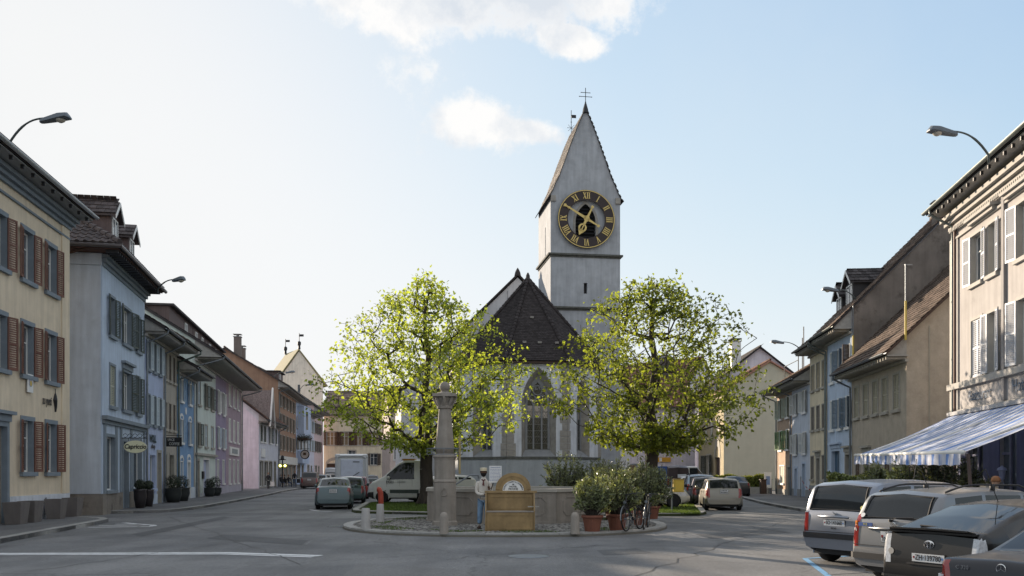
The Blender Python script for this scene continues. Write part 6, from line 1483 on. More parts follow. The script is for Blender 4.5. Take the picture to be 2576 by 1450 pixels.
def head(parent, c, r, skinm, hairm, face=(0, -1), beard=None, cap=None, bald=False):
    ang = atan2(face[1], face[0])+pi/2; M = Matrix.Translation(c)@Matrix.Rotation(ang, 4, 'Z')
    b = MB(); prof_ = [(.02, -1.18), (.42, -1.08), (.66, -.75), (.82, -.3), (.88, .15), (.84, .55), (.62, .92), (.3, 1.12), (0, 1.18)]
    b.lathe([(a*r, z*r) for a, z in prof_], 14, (0, 0, 0), M@Matrix.Diagonal((1, 1.12, 1, 1)))
    b.tube([tuple(M@Vector((0, -r*.86, r*.2))), tuple(M@Vector((0, -r*1.2, -r*.18))), tuple(M@Vector((0, -r*.9, -r*.28)))], [r*.07, r*.15, r*.08], 5)
    for sx in (-1, 1): b.tube([tuple(M@Vector((sx*r*.84, 0, r*.25))), tuple(M@Vector((sx*r*.98, r*.06, 0))), tuple(M@Vector((sx*r*.84, .02*r, -r*.25)))], r*.1, 5)
    o = b.build('head', skinm, parent, smooth=True)
    b = MB()
    for sx in (-1, 1): b.lathe([(0, -.1*r), (.11*r, 0), (0, .1*r)], 6, (sx*r*.33, -r*.86, r*.12), M)
    b.box(-r*.25, r*.25, -r*.87, -r*.82, -r*.52, -r*.44, M=M); b.build('face_features', HAIRD, o)
    if not bald:
        b = MB(); b.lathe([(a*r*1.07, z*r*1.05) for a, z in [(.86, -.1), (.93, .15), (.90, .55), (.66, .95), (.3, 1.15), (0, 1.2)]], 14, (0, r*.14, 0), M@Matrix.Diagonal((1, 1.08, 1, 1))); b.build('hair', hairm, o, smooth=True)
    if beard:
        b = MB(); b.lathe([(a*r, z*r) for a, z in [(.0, -1.42), (.35, -1.3), (.66, -.95), (.86, -.5), (.88, -.25), (.80, -.3)]], 12, (0, -r*.12, 0), M@Matrix.Diagonal((1, 1.1, 1, 1))); b.build('beard', beard, o, smooth=True)
    if cap:
        b = MB(); b.lathe([(.92*r, .35*r), (.98*r, .5*r), (1.05*r, 1.1*r), (1.0*r, 1.28*r), (.0, 1.36*r)], 16, (0, 0, 0), M@Matrix.Diagonal((1, 1.12, 1, 1))); b.lathe([(.2*r, .38*r), (1.1*r, .36*r), (1.1*r, .42*r), (.2*r, .46*r)], 12, (0, -.5*r, 0), M); b.build('cap', cap, o, smooth=True)
    return o
def hand(parent, w, d, side, skinm, s=1.0, curl=.5, name='hand'):
    """palm with five bent fingers from wrist w in direction d"""
    w = Vector(w); d = Vector(d).normalized(); ref = Vector((0, 0, 1)) if abs(d.z) < .7 else Vector((0, -1, 0)); a = d.cross(ref).normalized()*side; n_ = d.cross(a).normalized()
    ch_ = [[(w, .022*s), (w+d*.05*s, (.034*s, .016*s)), (w+d*.085*s, (.036*s, .014*s))]]
    o = skin(name, [[(tuple(p), r) for p, r in ch_[0]]], skinm, parent)
    for i, (off_, ln) in enumerate(((-.027, .062), (-.009, .074), (.009, .070), (.026, .056))):
        p0 = w+d*.075*s+a*off_*s; d1 = (d+n_*curl*.6).normalized(); d2 = (d+n_*curl*1.8).normalized()
        skin('finger', [[(tuple(p0), .0095*s), (tuple(p0+d1*ln*.5*s), .009*s), (tuple(p0+d1*ln*.5*s+d2*ln*.5*s), .0075*s)]], skinm, o)
    p0 = w+d*.03*s-a*.028*s; t1 = (d*.7-a*.8+n_*curl*.5).normalized()
    skin('thumb', [[(tuple(p0), .011*s), (tuple(p0+t1*.04*s), .0105*s), (tuple(p0+t1*.04*s+(t1+d*.6).normalized()*.03*s), .008*s)]], skinm, o)
# standing display figure holding a menu board
mx_ = X(1216, 26.4); o = empty('standing_figure', (mx_, 26.6, .08), 0, 'bearded display figure in cream cap, white shirt and blue jeans holding a menu board', 'figure')
SH_ = mat('cream_shirt', (.60, .56, .50), rough=.85, var=.15, scale=6, bump=.4, bscale=12, dirt=.15); JN = mat('washed_jeans', (.17, .27, .40), rough=.85, var=.45, scale=7, bump=.4, bscale=20)
DSK = mat('brown_figure_skin', (.16, .085, .05), rough=.6)
skin('body', [[((0, 0, .90), (.17, .13)), ((0, 0, 1.1), (.17, .12)), ((0, .01, 1.28), (.19, .12)), ((0, .01, 1.40), (.13, .10)), ((0, 0, 1.48), .055), ((0, -.01, 1.56), .05)]], SH_, o)
skin('shirt_sleeve', [[((-.12, .01, 1.38), .07), ((-.19, .02, 1.28), .062), ((-.21, -.02, 1.06), .054), ((-.10, -.14, .99), .046), ((.02, -.24, 1.0), .040)]], SH_, o)
skin('shirt_sleeve', [[((.12, .01, 1.38), .07), ((.20, .0, 1.28), .062), ((.22, -.08, 1.08), .054), ((.20, -.20, 1.08), .046), ((.17, -.28, 1.12), .040)]], SH_, o)
skin('trousers', [[((0, 0, .93), (.15, .12)), ((-.085, 0, .80), .105), ((-.10, -.02, .5), .082), ((-.12, .02, .12), .075)], [((0, 0, .93), (.15, .12)), ((.085, 0, .80), .105), ((.10, -.03, .5), .082), ((.11, .0, .12), .075)]], JN, o)
for sx in (-.12, .11): b = MB(); b.tube([(sx, .06, .05), (sx, -.06, .05), (sx-.03, -.19, .035)], [.045, .05, .035], 8); b.build('shoe', WOODD, o, smooth=True)
head(o, (0, -.02, 1.64), .10, DSK, HAIRD, beard=mat('black_beard', (.02, .016, .014), rough=.9), cap=mat('cream_cap', (.60, .54, .40), rough=.8))
b = MB(); b.tube([(-.05, -.13, 1.43), (0, -.15, 1.40), (.05, -.13, 1.43)], .02, 5); b.poly([(-.035, -.16, 1.26), (.03, -.165, 1.24), (.012, -.155, 1.4), (-.012, -.155, 1.4)]); b.build('neckerchief', mat('dark_red_cloth', (.11, .03, .03), rough=.8), o)
hand(o, (.02, -.24, .98), (.8, -.2, .35), 1, DSK, 1.1, .9); hand(o, (.17, -.30, 1.12), (-.1, -.3, .9), -1, DSK, 1.1, .9)
m_ = empty('menu_board', (mx_+.355, 26.12, 0), .0, 'white menu board on a short stick held by the display figure', 'sign')
b = MB(); b.box(-.175, .175, -.012, .012, 1.42, 1.90); mbn = b.build('board', WHITE, m_); b = MB(); b.tube([(-.16, .02, 1.1), (-.10, .02, 1.3), (-.05, .016, 1.45)], .014, 5); b.build('stick', WOODD, m_)
BLU = mat('blue_menu_print', (.16, .20, .36)); text('Sommerkarte', .052, BLU, m_, (0, -.014, 1.855), (pi/2, 0, 0), ext=.001, bold=.001)
for i in range(9):
    z = 1.80-i*.04; b = MB(); r_ = random.Random(i); x = -.15
    while x < .13: w = r_.uniform(.02, .06); b.box(x, min(x+w, .15), -.0145, -.0125, z-.006, z+.006); x += w+.012
    b.build('print_line', BLU, m_)

def simple_person(loc, label, group=None, h=1.72, rz=0, top=None, legs=None, hairm=None, pose='stand', skinm=SKIN_, detail=True, nm='person'):
    o = empty(nm, loc, rz, label, 'person', group); s = h/1.72
    top = top or DARK; legs = legs or mat('dark_trousers', (.03, .03, .035))
    if pose == 'sit':
        skin('body', [[((0, 0, .50*s), .12*s), ((0, .02, .72*s), (.14*s, .11*s)), ((0, .02, .95*s), (.17*s, .12*s)), ((0, .01, 1.06*s), (.12*s, .09*s)), ((0, 0, 1.14*s), .05*s)]], top, o)
        for sx in (-1, 1):
            skin('arm', [[((sx*.15*s, 0, 1.03*s), .06*s), ((sx*.21*s, -.03, .82*s), .05*s), ((sx*.14*s, -.25*s, .72*s), .038*s)]], top, o); hand(o, (sx*.14*s, -.25*s, .72*s), (-sx*.3, -1, 0), sx, skinm, s, .4) if detail else None
            skin('leg', [[((sx*.08*s, 0, .50*s), .09*s), ((sx*.11*s, -.42*s, .50*s), .065*s), ((sx*.11*s, -.44*s, .08*s), .045*s), ((sx*.11*s, -.56*s, .05*s), .04*s)]], legs, o)
        head(o, (0, -.02, 1.27*s), .10*s, skinm, hairm or HAIRD)
    else:
        st = .16 if pose == 'walk' else .03
        skin('body', [[((0, 0, .92*s), .12*s), ((0, 0, 1.12*s), (.14*s, .10*s)), ((0, 0, 1.32*s), (.17*s, .11*s)), ((0, 0, 1.41*s), (.12*s, .08*s)), ((0, 0, 1.5*s), .05*s)]], top, o)
        skin('legs', [[((0, 0, .93*s), (.13*s, .10*s)), ((-.08*s, 0, .84*s), .09*s), ((-.08*s, -st*.6, .48*s), .065*s), ((-.08*s, -st, .08*s), .045*s), ((-.08*s, -st-.12, .05*s), .04*s)], [((0, 0, .93*s), (.13*s, .10*s)), ((.08*s, 0, .84*s), .09*s), ((.08*s, st*.5, .48*s), .065*s), ((.08*s, st*1.2, .09*s), .045*s), ((.08*s, st*1.2-.12, .05*s), .04*s)]], legs, o)
        for sx in (-1, 1): skin('arm', [[((sx*.15*s, 0, 1.38*s), .06*s), ((sx*.22*s, .02, 1.1*s), .05*s), ((sx*.22*s, -.08, .84*s), .038*s)]], top, o); (hand(o, (sx*.22*s, -.08, .84*s), (0, -.2, -1), sx, skinm, s, .5) if detail else None)
        head(o, (0, -.01, 1.62*s), .10*s, skinm, hairm or HAIRD)
    return o
x, y = G(675, 1231, .12)
p_ = simple_person((x, y, .12), 'person in dark top and trousers walking on the left pavement with a white bag', h=1.62, rz=.4, pose='walk', detail=False)
bg = MB(); bg.box(-.17, .17, -.07, .07, 0, .42); bg.tube([(-.1, 0, .42), (-.05, 0, .6), (.05, 0, .6), (.1, 0, .42)], .012, 4); o = bg.build('carrier_bag', WHITE, None); o.location = (x+.42, y-.05, .42); tag(o, 'white carrier bag held by the person walking on the left pavement', 'bag')
for i, (px, yy, pose, lab) in enumerate(((707, 103, 'sit', 'seated dark clothed guest at the left end of the pavement cafe'), (716, 104, 'sit', 'seated dark clothed guest second from the left at the pavement cafe'), (726, 103.5, 'sit', 'seated dark clothed guest beside the striped post at the pavement cafe'), (741, 101, 'stand', 'tall person in dark jacket and jeans standing by the pavement cafe'))):
    simple_person((X(px, yy), yy, .12), lab, 'guests at the far pavement cafe', rz=[.9, -1.2, .6, .3][i], pose=pose, top=mat('dark_jacket', (.02, .02, .024)), legs=mat('blue_jeans', (.07, .10, .16)), detail=False, h=1.8 if pose == 'stand' else 1.72)
for i, (x, y) in enumerate(((-25.7, 103.2), (-24.9, 104.2), (-24.2, 103.6))):
    o = empty('cafe_chair', (x, y, .12), i*1.7, ['dark cafe chair under the leftmost seated guest', 'dark cafe chair under the second seated guest', 'dark cafe chair under the guest by the striped post'][i], 'chair', 'chairs of the far pavement cafe')
    b = MB(); b.box(-.22, .22, -.22, .22, .42, .46); b.build('seat', DARK, o); b = MB(); b.box(-.22, .22, .2, .24, .47, .9); b.build('backrest', DARK, o)
    for sx in (-1, 1):
        for sy in (-1, 1): b = MB(); b.box(sx*.19-.02, sx*.19+.02, sy*.19-.02, sy*.19+.02, 0, .418); b.build('leg', DARK, o)
# striped beacon post with yellow lamps by the cafe
x, y = X(722, 101), 99.0; o = empty('warning_beacon', (x, y, .12), 0, 'black post with a pair of lit yellow warning lamps by the cafe', 'beacon')
b = MB(); b.tube([(0, 0, 0), (0, 0, 3.0)], .07, 8); b.box(-.35, .35, -.05, .05, 2.95, 3.05); b.lathe([(.2, 3.05), (.15, 3.4), (0, 3.5)], 8); b.build('post', DARK, o)
for sx in (-1, 1):
    b = MB(); b.lathe([(.25, -.04), (.25, .06), (0, .06)], 14, (0, 0, 0), Matrix.Translation((.05+sx*.26, -.06, 2.35))@Matrix.Rotation(pi/2, 4, 'X')); b.build('lamp_ring', mat('yellow_green_ring', (.35, .38, .03)), o)
    b = MB(); b.lathe([(.12, 0), (.08, .05), (0, .06)], 10, (0, 0, 0), Matrix.Translation((.05+sx*.26, -.13, 2.35))@Matrix.Rotation(pi/2, 4, 'X')); b.build('lamp_lens', mat('lit_yellow', (.9, .85, .3), emit=(1, .9, .35, 2.2)), o)
# guests under the awning
for (x, y, lab, hm, sk, tp, rz) in ((11.85, 22.4, 'blond guest seated under the awning with back to the street', mat('auburn_hair', (.24, .11, .05)), SKIN_, mat('sand_top', (.35, .29, .2)), 2.6), (12.3, 21.6, 'grey blond guest seated under the awning between two others', mat('ash_hair', (.26, .21, .15)), SKIN_, mat('black_top', (.015, .015, .018)), 3.0), (12.45, 21.0, 'guest in dark jacket facing the street, farthest right under the awning', mat('short_brown_hair', (.05, .035, .03)), SKIN_, mat('navy_top', (.02, .025, .045)), -.3)):
    simple_person((x, y, .12), lab, 'guests seated under the awning', rz=rz, pose='sit', top=tp, hairm=hm, h=1.86)
    o = empty('terrace_chair', (x, y, .12), rz, lab.replace('blond guest', 'terrace chair of the blond guest').replace('guest in', 'terrace chair of the guest in') if False else {11.85: 'terrace chair under the auburn haired guest', 12.3: 'terrace chair under the middle guest', 12.45: 'terrace chair under the guest facing the street'}[x], 'chair', 'terrace chairs under the awning')
    b = MB(); b.box(-.22, .22, -.2, .22, .38, .42); b.build('seat', DARK, o); b = MB(); b.box(-.22, .22, .2, .23, .45, .88); b.build('backrest', DARK, o)
    for sx in (-1, 1):
        for sy in (-1, 1): b = MB(); b.box(sx*.19-.015, sx*.19+.015, sy*.18-.015, sy*.18+.015, 0, .378); b.build('leg', DARK, o)

# ------------------------------------------------------------------ shrubs
OLE = mat('oleander_leaf', (.125, .145, .08), rough=.3, var=.3, scale=3, island=.5, spec=.8, trans=.3, hue=(1.5, 1.45, .5)); TERRA = mat('terracotta', (.20, .078, .05), rough=.75, var=.15, scale=5, streak=.15)
def oleander(parent, c, rx, ry, rz_, nst, nl, seed, m=OLE, ll=.13, stemm=None):
    rs = random.Random(seed); st = MB(); lf = MB()
    for i in range(nst):
        a = rs.uniform(0, 6.28); q = sqrt(rs.random())*(1+.22*sin(3*a+seed)+.15*sin(5*a)); tip = Vector((c[0]+rx*q*cos(a), c[1]+ry*q*sin(a), c[2]+rz_*(.35+.75*rs.random())*(1.1-.35*q*q))); root = Vector((c[0]+rx*.16*cos(a), c[1]+ry*.16*sin(a), c[2])); mid = (root+tip)/2+Vector((cos(a), sin(a), 0))*rx*.08*q+Vector((0, 0, rz_*.06))
        pts = [root, (root*.5+mid*.5)+Vector((0, 0, .03)), mid, (mid+tip)/2+Vector((rs.gauss(0, .02), rs.gauss(0, .02), .02)), tip]; st.tube(pts, [.014, .012, .010, .008, .004], 4, cap=False)
        for k in range(nl):
            s_ = rs.uniform(.22, 1)**.7*(len(pts)-1); j = min(int(s_), len(pts)-2); p = pts[j].lerp(pts[j+1], s_-j); d = (pts[j+1]-pts[j]).normalized()
            o_ = Vector((rs.gauss(0, 1), rs.gauss(0, 1), rs.gauss(.15, .6))).normalized(); t = (d*rs.uniform(.2, 1.0)+o_).normalized(); w = t.cross(Vector((rs.gauss(0, 1), rs.gauss(0, 1), rs.gauss(0, 1)))).normalized(); L_ = ll*rs.uniform(.6, 1.25); ww = L_*.13; n_ = t.cross(w)
            lf.v += [tuple(p), tuple(p+t*L_*.45+w*ww+n_*.004), tuple(p+t*L_-n_*L_*.1), tuple(p+t*L_*.45-w*ww+n_*.004)]; n = len(lf.v)-4; lf.f.append((n, n+1, n+2, n+3)); lf.m.append(0)
    st.build('stems', stemm or BARK, parent, kind='stuff'); lf.build('foliage', m, parent, kind='stuff')
def pot(parent, r, h, m=TERRA):
    b = MB(); n = 36; pr = [(r*.66, 0), (r*.90, h*.84)]
    base = len(b.v)
    for (rr_, z) in ((r*.64, 0), (r*.72, h*.3), (r*.86, h*.82)):
        for k in range(n*2): a = pi*k/n; q = rr_*(1+(.018 if k % 2 else -.012)); b.v.append((q*cos(a), q*sin(a), z))
    for i in range(2):
        for k in range(n*2): a = i*2*n+k; c = i*2*n+(k+1) % (2*n); b.f.append((a, c, c+2*n, a+2*n)); b.m.append(0)
    b.build('pot', m, parent)
    b = MB(); b.lathe([(r*.86, h*.81), (r*.97, h*.83), (r*1.02, h*.9), (r*1.0, h), (r*.88, h), (r*.86, h*.88), (0, h*.87)], 28); b.build('pot_rim', m, parent, smooth=True)
for i, (px, py, r, hh, rx, rz_, nst, lab) in enumerate(((1490, 1339, .30, .46, .58, 1.05, 70, 'sunlit oleander in the front terracotta pot, right of the stone bollard'), (1553, 1335, .32, .46, .66, 1.15, 80, 'oleander in the terracotta pot beside the bicycles'),
        (1612, 1322, .30, .45, .72, 1.45, 95, 'tall dense oleander behind the two bicycles'), (1540, 1308, .30, .45, .85, 1.55, 105, 'tall oleander between the front pots and the basin'), (1640, 1306, .30, .45, .7, 1.35, 80, 'oleander at the right end of the island'))):
    x, y = G(px, py, .08); o = empty('potted_oleander', (x, y, .085), i*.7, lab, 'potted plant', 'potted oleanders on the fountain island'); pot(o, r, hh); oleander(o, (0, 0, hh*.85), rx, rx*.9, rz_, int(nst*1.5), 34, 40+i)
for i, (px, yy, rx, rz_, lab) in enumerate(((1420, 37.4, .95, 1.75, 'loose willowy shrub behind the basin, left of the two'), (1500, 37.2, .95, 1.55, 'willowy shrub behind the basin, right of the two'))):
    o = empty('potted_oleander', (X(px, yy), yy, .09), 0, lab, 'potted plant', 'shrubs behind the basin'); pot(o, .32, .5); oleander(o, (0, 0, .45), rx, .7, rz_, 110, 30, 60+i, ll=.15)
def hedge(name, label, A, B, w, z0, z1, n, m, seed, leaf=.05, lump=.08):
    rs = random.Random(seed); A, B = Vector(A), Vector(B); d = B-A; L_ = d.length; o = empty(name, (A.x, A.y, 0), atan2(d.y, d.x), label, 'hedge'); b = MB()
    for _ in range(n):
        u = rs.uniform(0, L_); f = rs.random(); top = z1+lump*sin(u*2.3+seed)+lump*.6*sin(u*5.1)
        if f < .45: p = Vector((u, w/2+rs.gauss(0, .04), rs.uniform(z0, top)))
        elif f < .8: p = Vector((u, -w/2+rs.gauss(0, .04), rs.uniform(z0, top)))
        else: p = Vector((u, rs.uniform(-w/2, w/2), top+rs.gauss(0, .04)))
        a = Vector((rs.gauss(0, 1), rs.gauss(0, 1), rs.gauss(0, 1))).normalized(); c = a.orthogonal().normalized(); c.rotate(Matrix.Rotation(rs.uniform(0, 6.28), 3, a)); e = a.cross(c); s_ = leaf*rs.uniform(.6, 1.3)
        b.poly([p-c*s_*1.3, p+e*s_*.5, p+c*s_*1.3, p-e*s_*.5])
    b.build('foliage', m, o, kind='stuff'); b = MB(); b.box(.05, L_-.05, -w/2+.1, w/2-.1, z0, z1-.12); b.build('inner_twigs', mat('hedge_inside', (.02, .024, .012)), o, kind='stuff'); return o
hedge('laurel_hedge', 'clipped laurel hedge under the left end of the awning', (11.6, 33.6), (14.6, 32.6), .7, .12, 1.62, 9000, mat('laurel_leaf', (.10, .125, .045), rough=.4, var=.3, island=.4, trans=.2, hue=(1.5, 1.4, .5)), 3, .06)
for i, (x, y, rx, h_) in enumerate(((12.7, 29.6, .6, 1.5), (13.2, 28.4, .6, 1.75), (13.6, 27.3, .5, 1.45), (12.1, 30.8, .5, 1.35))):
    o = empty('terrace_oleander', (x, y, .12), 0, ['oleander in a tub between hedge and hotel, second from the left', 'tallest oleander under the awning', 'oleander nearest the hotel downpipe under the awning', 'low oleander just right of the laurel hedge'][i], 'potted plant', 'oleanders under the awning'); pot(o, .3, .45, mat('brown_tub', (.12, .07, .05))); oleander(o, (0, 0, .4), rx, rx, h_, 70, 36, 80+i, ll=.17)
o = empty('lantern_planter', (13.15, 25.2, .12), 0, 'small white box planter with low plants under the awning', 'planter'); b = MB(); b.box(-.17, .17, -.17, .17, .95, 1.25); b.tube([(0, 0, 0), (0, 0, .95)], .05, 6); b.build('box', SAND, o); oleander(o, (0, 0, 1.2), .2, .2, .25, 12, 16, 97, ll=.09)
hedge('garden_hedge', 'bright clipped hedge in front of the blank olive gable', (15.9, 72.5), (19.6, 69.6), .8, .6, 1.42, 7000, mat('privet_leaf', (.17, .20, .045), rough=.6, var=.3, island=.4, trans=.3, hue=(1.6, 1.4, .4)), 5, .07)
o = MB(); o.box(0, 4.8, -.15, .15, 0, .62); o = o.build('garden_wall', SAND, None, loc=(15.6, 72.0, 0), rot=(0, 0, -.66)); tag(o, 'low pale garden wall under the bright hedge', 'wall')
for (x, lab, w) in ((19.0, 'brown gate pillar left of the salmon house', .22), (19.45, 'pale gate pillar beside the salmon house', .18)):
    b = MB(); b.box(-w, w, -w, w, 0, 1.15); b.box(-w-.04, w+.04, -w-.04, w+.04, 1.153, 1.22); o = b.build('gate_pillar', STONE if w < .2 else WOODD, None, loc=(x, 69.2, .0)); tag(o, lab, 'pillar')
o = empty('info_board', (X(1932, 69), 69., 0), -.2, 'white upright information board with blue print before the hedge', 'sign'); b = MB(); b.box(-.26, .26, -.04, .04, .55, 1.75); b.build('board', WHITE, o); b = MB(); b.box(-.14, .14, -.046, -.042, .8, 1.45); b.build('print_block', mat('blue_print', (.22, .30, .48)), o)
for sx in (-1, 1): b = MB(); b.tube([(sx*.2, 0, 0), (sx*.2, 0, .548)], .025, 5); b.build('post', ZINC, o)
o = empty('fire_hydrant', (X(1871, 66), 66., .1), 0, 'small red fire hydrant on the right pavement', 'hydrant'); b = MB(); b.lathe([(.14, 0), (.12, .1), (.11, .7), (.15, .75), (.15, .82), (.09, .95), (0, 1.0)], 12); b.tube([(-.2, 0, .6), (.2, 0, .6)], .06, 8); b.build('body', mat('red_enamel', (.34, .055, .03)), o, smooth=True)
x0 = X(2008, 58.5); o = empty('barrier_tape', (x0, 58.0, .12), 0, 'red and white barrier tape sagging between two thin posts at the light blue house', 'barrier')
for sx in (0, 1.25): b = MB(); b.tube([(sx, 0, 0), (sx, 0, 1.35)], .025, 6); b.build('post', ZINC, o)
for i in range(12):
    f = lambda t: Vector((1.25*t, 0, 1.3-3.3*t*(1-t)))
    a, c = f(i/12), f((i+1)/12); b = MB(); b.quad(a, c, c+Vector((0, .004, .07)), a+Vector((0, .004, .07))); b.build('tape_stripe', mat('red_tape', (.5, .05, .04)) if i % 2 else WHITE, o)
# yellow box on a post, blue booth sign
x, y = X(1692, 38.4), 38.4; o = empty('yellow_box', (x, y, .09), .12, 'yellow box mounted on a grey post at the right end of the lawn', 'box on post')
b = MB(); b.tube([(-.03, 0, 0), (-.03, 0, 1.36)], .035, 8); b.build('post', ZINC, o); b = MB(); b.box(.03, .46, -.12, .14, .80, 1.33); q = b.build('box', mat('post_yellow', (.58, .40, .06), rough=.5, var=.08), o); bevel(q, .015)
b = MB(); b.box(.10, .41, -.135, -.122, .85, 1.28); b.build('box_door', MATS['post_yellow'], o); b = MB(); b.box(0, .49, -.15, .17, 1.333, 1.36); b.build('box_lid', mat('worn_yellow', (.42, .31, .12)), o)
o = empty('ticket_booth', (X(1664, 56), 56, .1), 0, 'dark blue and white sign stand half hidden behind the oleanders', 'sign'); b = MB(); b.box(-.28, .32, -.1, .1, 0, 2.0); b.build('panel', mat('signal_blue', (.03, .08, .26), rough=.5), o); b = MB(); b.box(-.22, .16, -.12, -.102, .55, 1.0); b.build('notice', WHITE, o)

# bicycles
def bicycle(loc, rz, lean, label, seat=None, rackm=None):
    o = empty('bicycle', loc, 0, label, 'bicycle', 'bicycles parked on the fountain island'); o.rotation_euler = (lean, 0, rz); BK = mat('bike_black', (.03, .03, .033), rough=.35, metal=.4, coat=.3); RB = mat('rubber', (.012, .012, .012), rough=.8)
    for wx in (-.54, .54):
        b = MB(); b.tube([(wx+.33*cos(a*pi/14), 0, .345+.33*sin(a*pi/14)) for a in range(29)], .02, 6, cap=False); t = b.build('wheel', RB, o, smooth=True)
        b = MB(); b.tube([(wx+.305*cos(a*pi/14), 0, .345+.305*sin(a*pi/14)) for a in range(29)], .010, 4, cap=False); b.tube([(wx, -.04, .345), (wx, .04, .345)], .022, 6); b.build('rim', ZINC, t)
        b = MB()
        for k in range(16): a = k*pi/8; b.tube([(wx, .02 if k % 2 else -.02, .345), (wx+.3*cos(a), 0, .345+.3*sin(a))], .0022, 3, cap=False)
        b.build('spokes', ZINC, t, kind='stuff')
        b = MB(); b.tube([(wx+.365*cos(a), 0, .345+.365*sin(a)) for a in [(.1+i*.12)*pi if wx < 0 else (-.02+i*.08)*pi for i in range(7)]], .018, 5); b.build('mudguard', ZINC, o)
    b = MB(); hd = (.40, 0, .86); bb = (-.08, 0, .29); st = (-.24, 0, .80)
    for a, c, r in (((.43, 0, .78), bb, .018), (hd, st, .016), (bb, st, .016), (st, (-.54, 0, .345), .010), (bb, (-.54, 0, .345), .011), (hd, (.54, 0, .345), .014), ((.37, 0, .95), hd, .018), (st, (-.27, 0, .94), .012)): b.tube([a, c], r, 6)
    b.build('frame', BK, o)
    b = MB(); b.tube([(.30, -.28, 1.02), (.38, -.2, 1.03), (.40, 0, 1.0), (.38, .2, 1.03), (.30, .28, 1.02)], .014, 6); b.tube([(.37, 0, .95), (.40, 0, 1.0)], .014, 6); b.build('handlebar', DARK, o)
    b = MB(); b.tube([(-.42, 0, .95), (-.3, 0, .965), (-.14, 0, .95)], [.07, .055, .02], 8); b.build('saddle', BK, o)
    b = MB(); b.box(-.78, -.36, -.06, .06, .715, .73); b.tube([(-.75, .05, .72), (-.56, .05, .36)], .007, 4); b.tube([(-.75, -.05, .72), (-.56, -.05, .36)], .007, 4); b.build('luggage_rack', DARK, o)
    b = MB(); b.lathe([(.09, -.008), (.095, 0), (.09, .008)], 14, (0, 0, 0), Matrix.Translation((bb[0], -.04, bb[2]))@Matrix.Rotation(pi/2, 4, 'X')); b.tube([(bb[0], -.05, bb[2]), (bb[0]+.08, -.06, bb[2]-.14)], .008, 4); b.tube([(bb[0], .05, bb[2]), (bb[0]-.08, .06, bb[2]+.14)], .008, 4); b.build('crank', ZINC, o)
    b = MB(); b.box(bb[0]+.04, bb[0]+.12, -.12, -.06, bb[2]-.16, bb[2]-.14); b.box(bb[0]-.12, bb[0]-.04, .06, .12, bb[2]+.14, bb[2]+.16); b.build('pedals', DARK, o)
    b = MB(); b.tube([(.47, 0, .80), (.53, 0, .80)], [.03, .045], 8); b.build('headlamp', ZINC, o); return o
x, y = G(1578, 1337, .09); bicycle((x+.22, y+.42, .09), radians(242), .07, 'dark bicycle with silver mudguards in front of the pots, left of the two'); x, y = G(1622, 1333, .09); bicycle((x+.10, y+.50, .09), radians(256), -.08, 'dark bicycle at the right end of the island, right of the two')
# ------------------------------------------------------------------ vehicles
def paint(name, c, metal=.45, rough=.32, coat=.45): return mat(name, c, rough=rough, metal=metal, var=.04, coat=coat, spec=.4, dirt=.08, scale=1.5)
CG = mat('car_glass', (.014, .017, .020), rough=.03, var=.2, spec=.42); TYRE = mat('tyre', (.016, .016, .017), rough=.85, var=.1); RIM = mat('wheel_rim', (.34, .35, .36), rough=.35, metal=.8, var=.05)
REDL = mat('red_lens', (.24, .012, .010), rough=.12, var=.1, coat=.8); CLEARL = mat('clear_lens', (.55, .56, .58), rough=.12, var=.3, scale=30, coat=.8); ORAL = mat('amber_lens', (.65, .20, .03), rough=.15, coat=.8); BLP = mat('black_plastic', (.022, .022, .024), rough=.6, var=.1); PLW = mat('plate_white', (.62, .63, .64), rough=.4, var=.05); CHR = mat('chrome', (.6, .6, .62), rough=.12, metal=1, var=.05)
def lerp(T, x):
    if x <= T[0][0]: return T[0][1]
    for (a, va), (c, vc) in zip(T, T[1:]):
        if x <= c: t = (x-a)/(c-a) if c > a else 0; return va+(vc-va)*t
    return T[-1][1]
def wheel_mesh(r, w, m, spokes=7, hub=False):
    b = MB(); R = Matrix.Rotation(pi/2, 4, 'X'); pr = [(r*.62, -w/2), (r*.9, -w/2), (r*.97, -w*.42), (r, -w*.3), (r, w*.3), (r*.97, w*.42), (r*.9, w/2), (r*.62, w/2)]
    b.lathe(pr, 24, (0, 0, 0), R); ty = b.mesh('tyre', TYRE, True)
    b = MB(); b.lathe([(0, -w*.30), (r*.60, -w*.30), (r*.60, w*.30), (0, w*.30)], 20, (0, 0, 0), R); dk = b.mesh('brake_disc', BLP)
    b = MB(); b.lathe([(r*.56, -w*.40), (r*.66, -w*.47), (r*.66, w*.47), (r*.56, w*.40)], 24, (0, 0, 0), R)
    for s_ in (-1, 1):
        y0 = s_*w*.42
        for k in range(spokes):
            a = 2*pi*k/spokes; M = Matrix.Rotation(a, 4, 'Y'); b.box(0, r*.6, min(y0, y0-s_*.02), max(y0, y0-s_*.02), -r*(.11 if not hub else .16), r*(.11 if not hub else .16), M=M)
        b.lathe([(0, 0), (r*.18, 0), (r*.2, .02), (0, .025)], 10, (0, 0, 0), Matrix.Translation((0, y0, 0))@Matrix.Rotation(pi/2*s_, 4, 'X'))
    return ty, dk, b.mesh('rim', m)
WM = {}
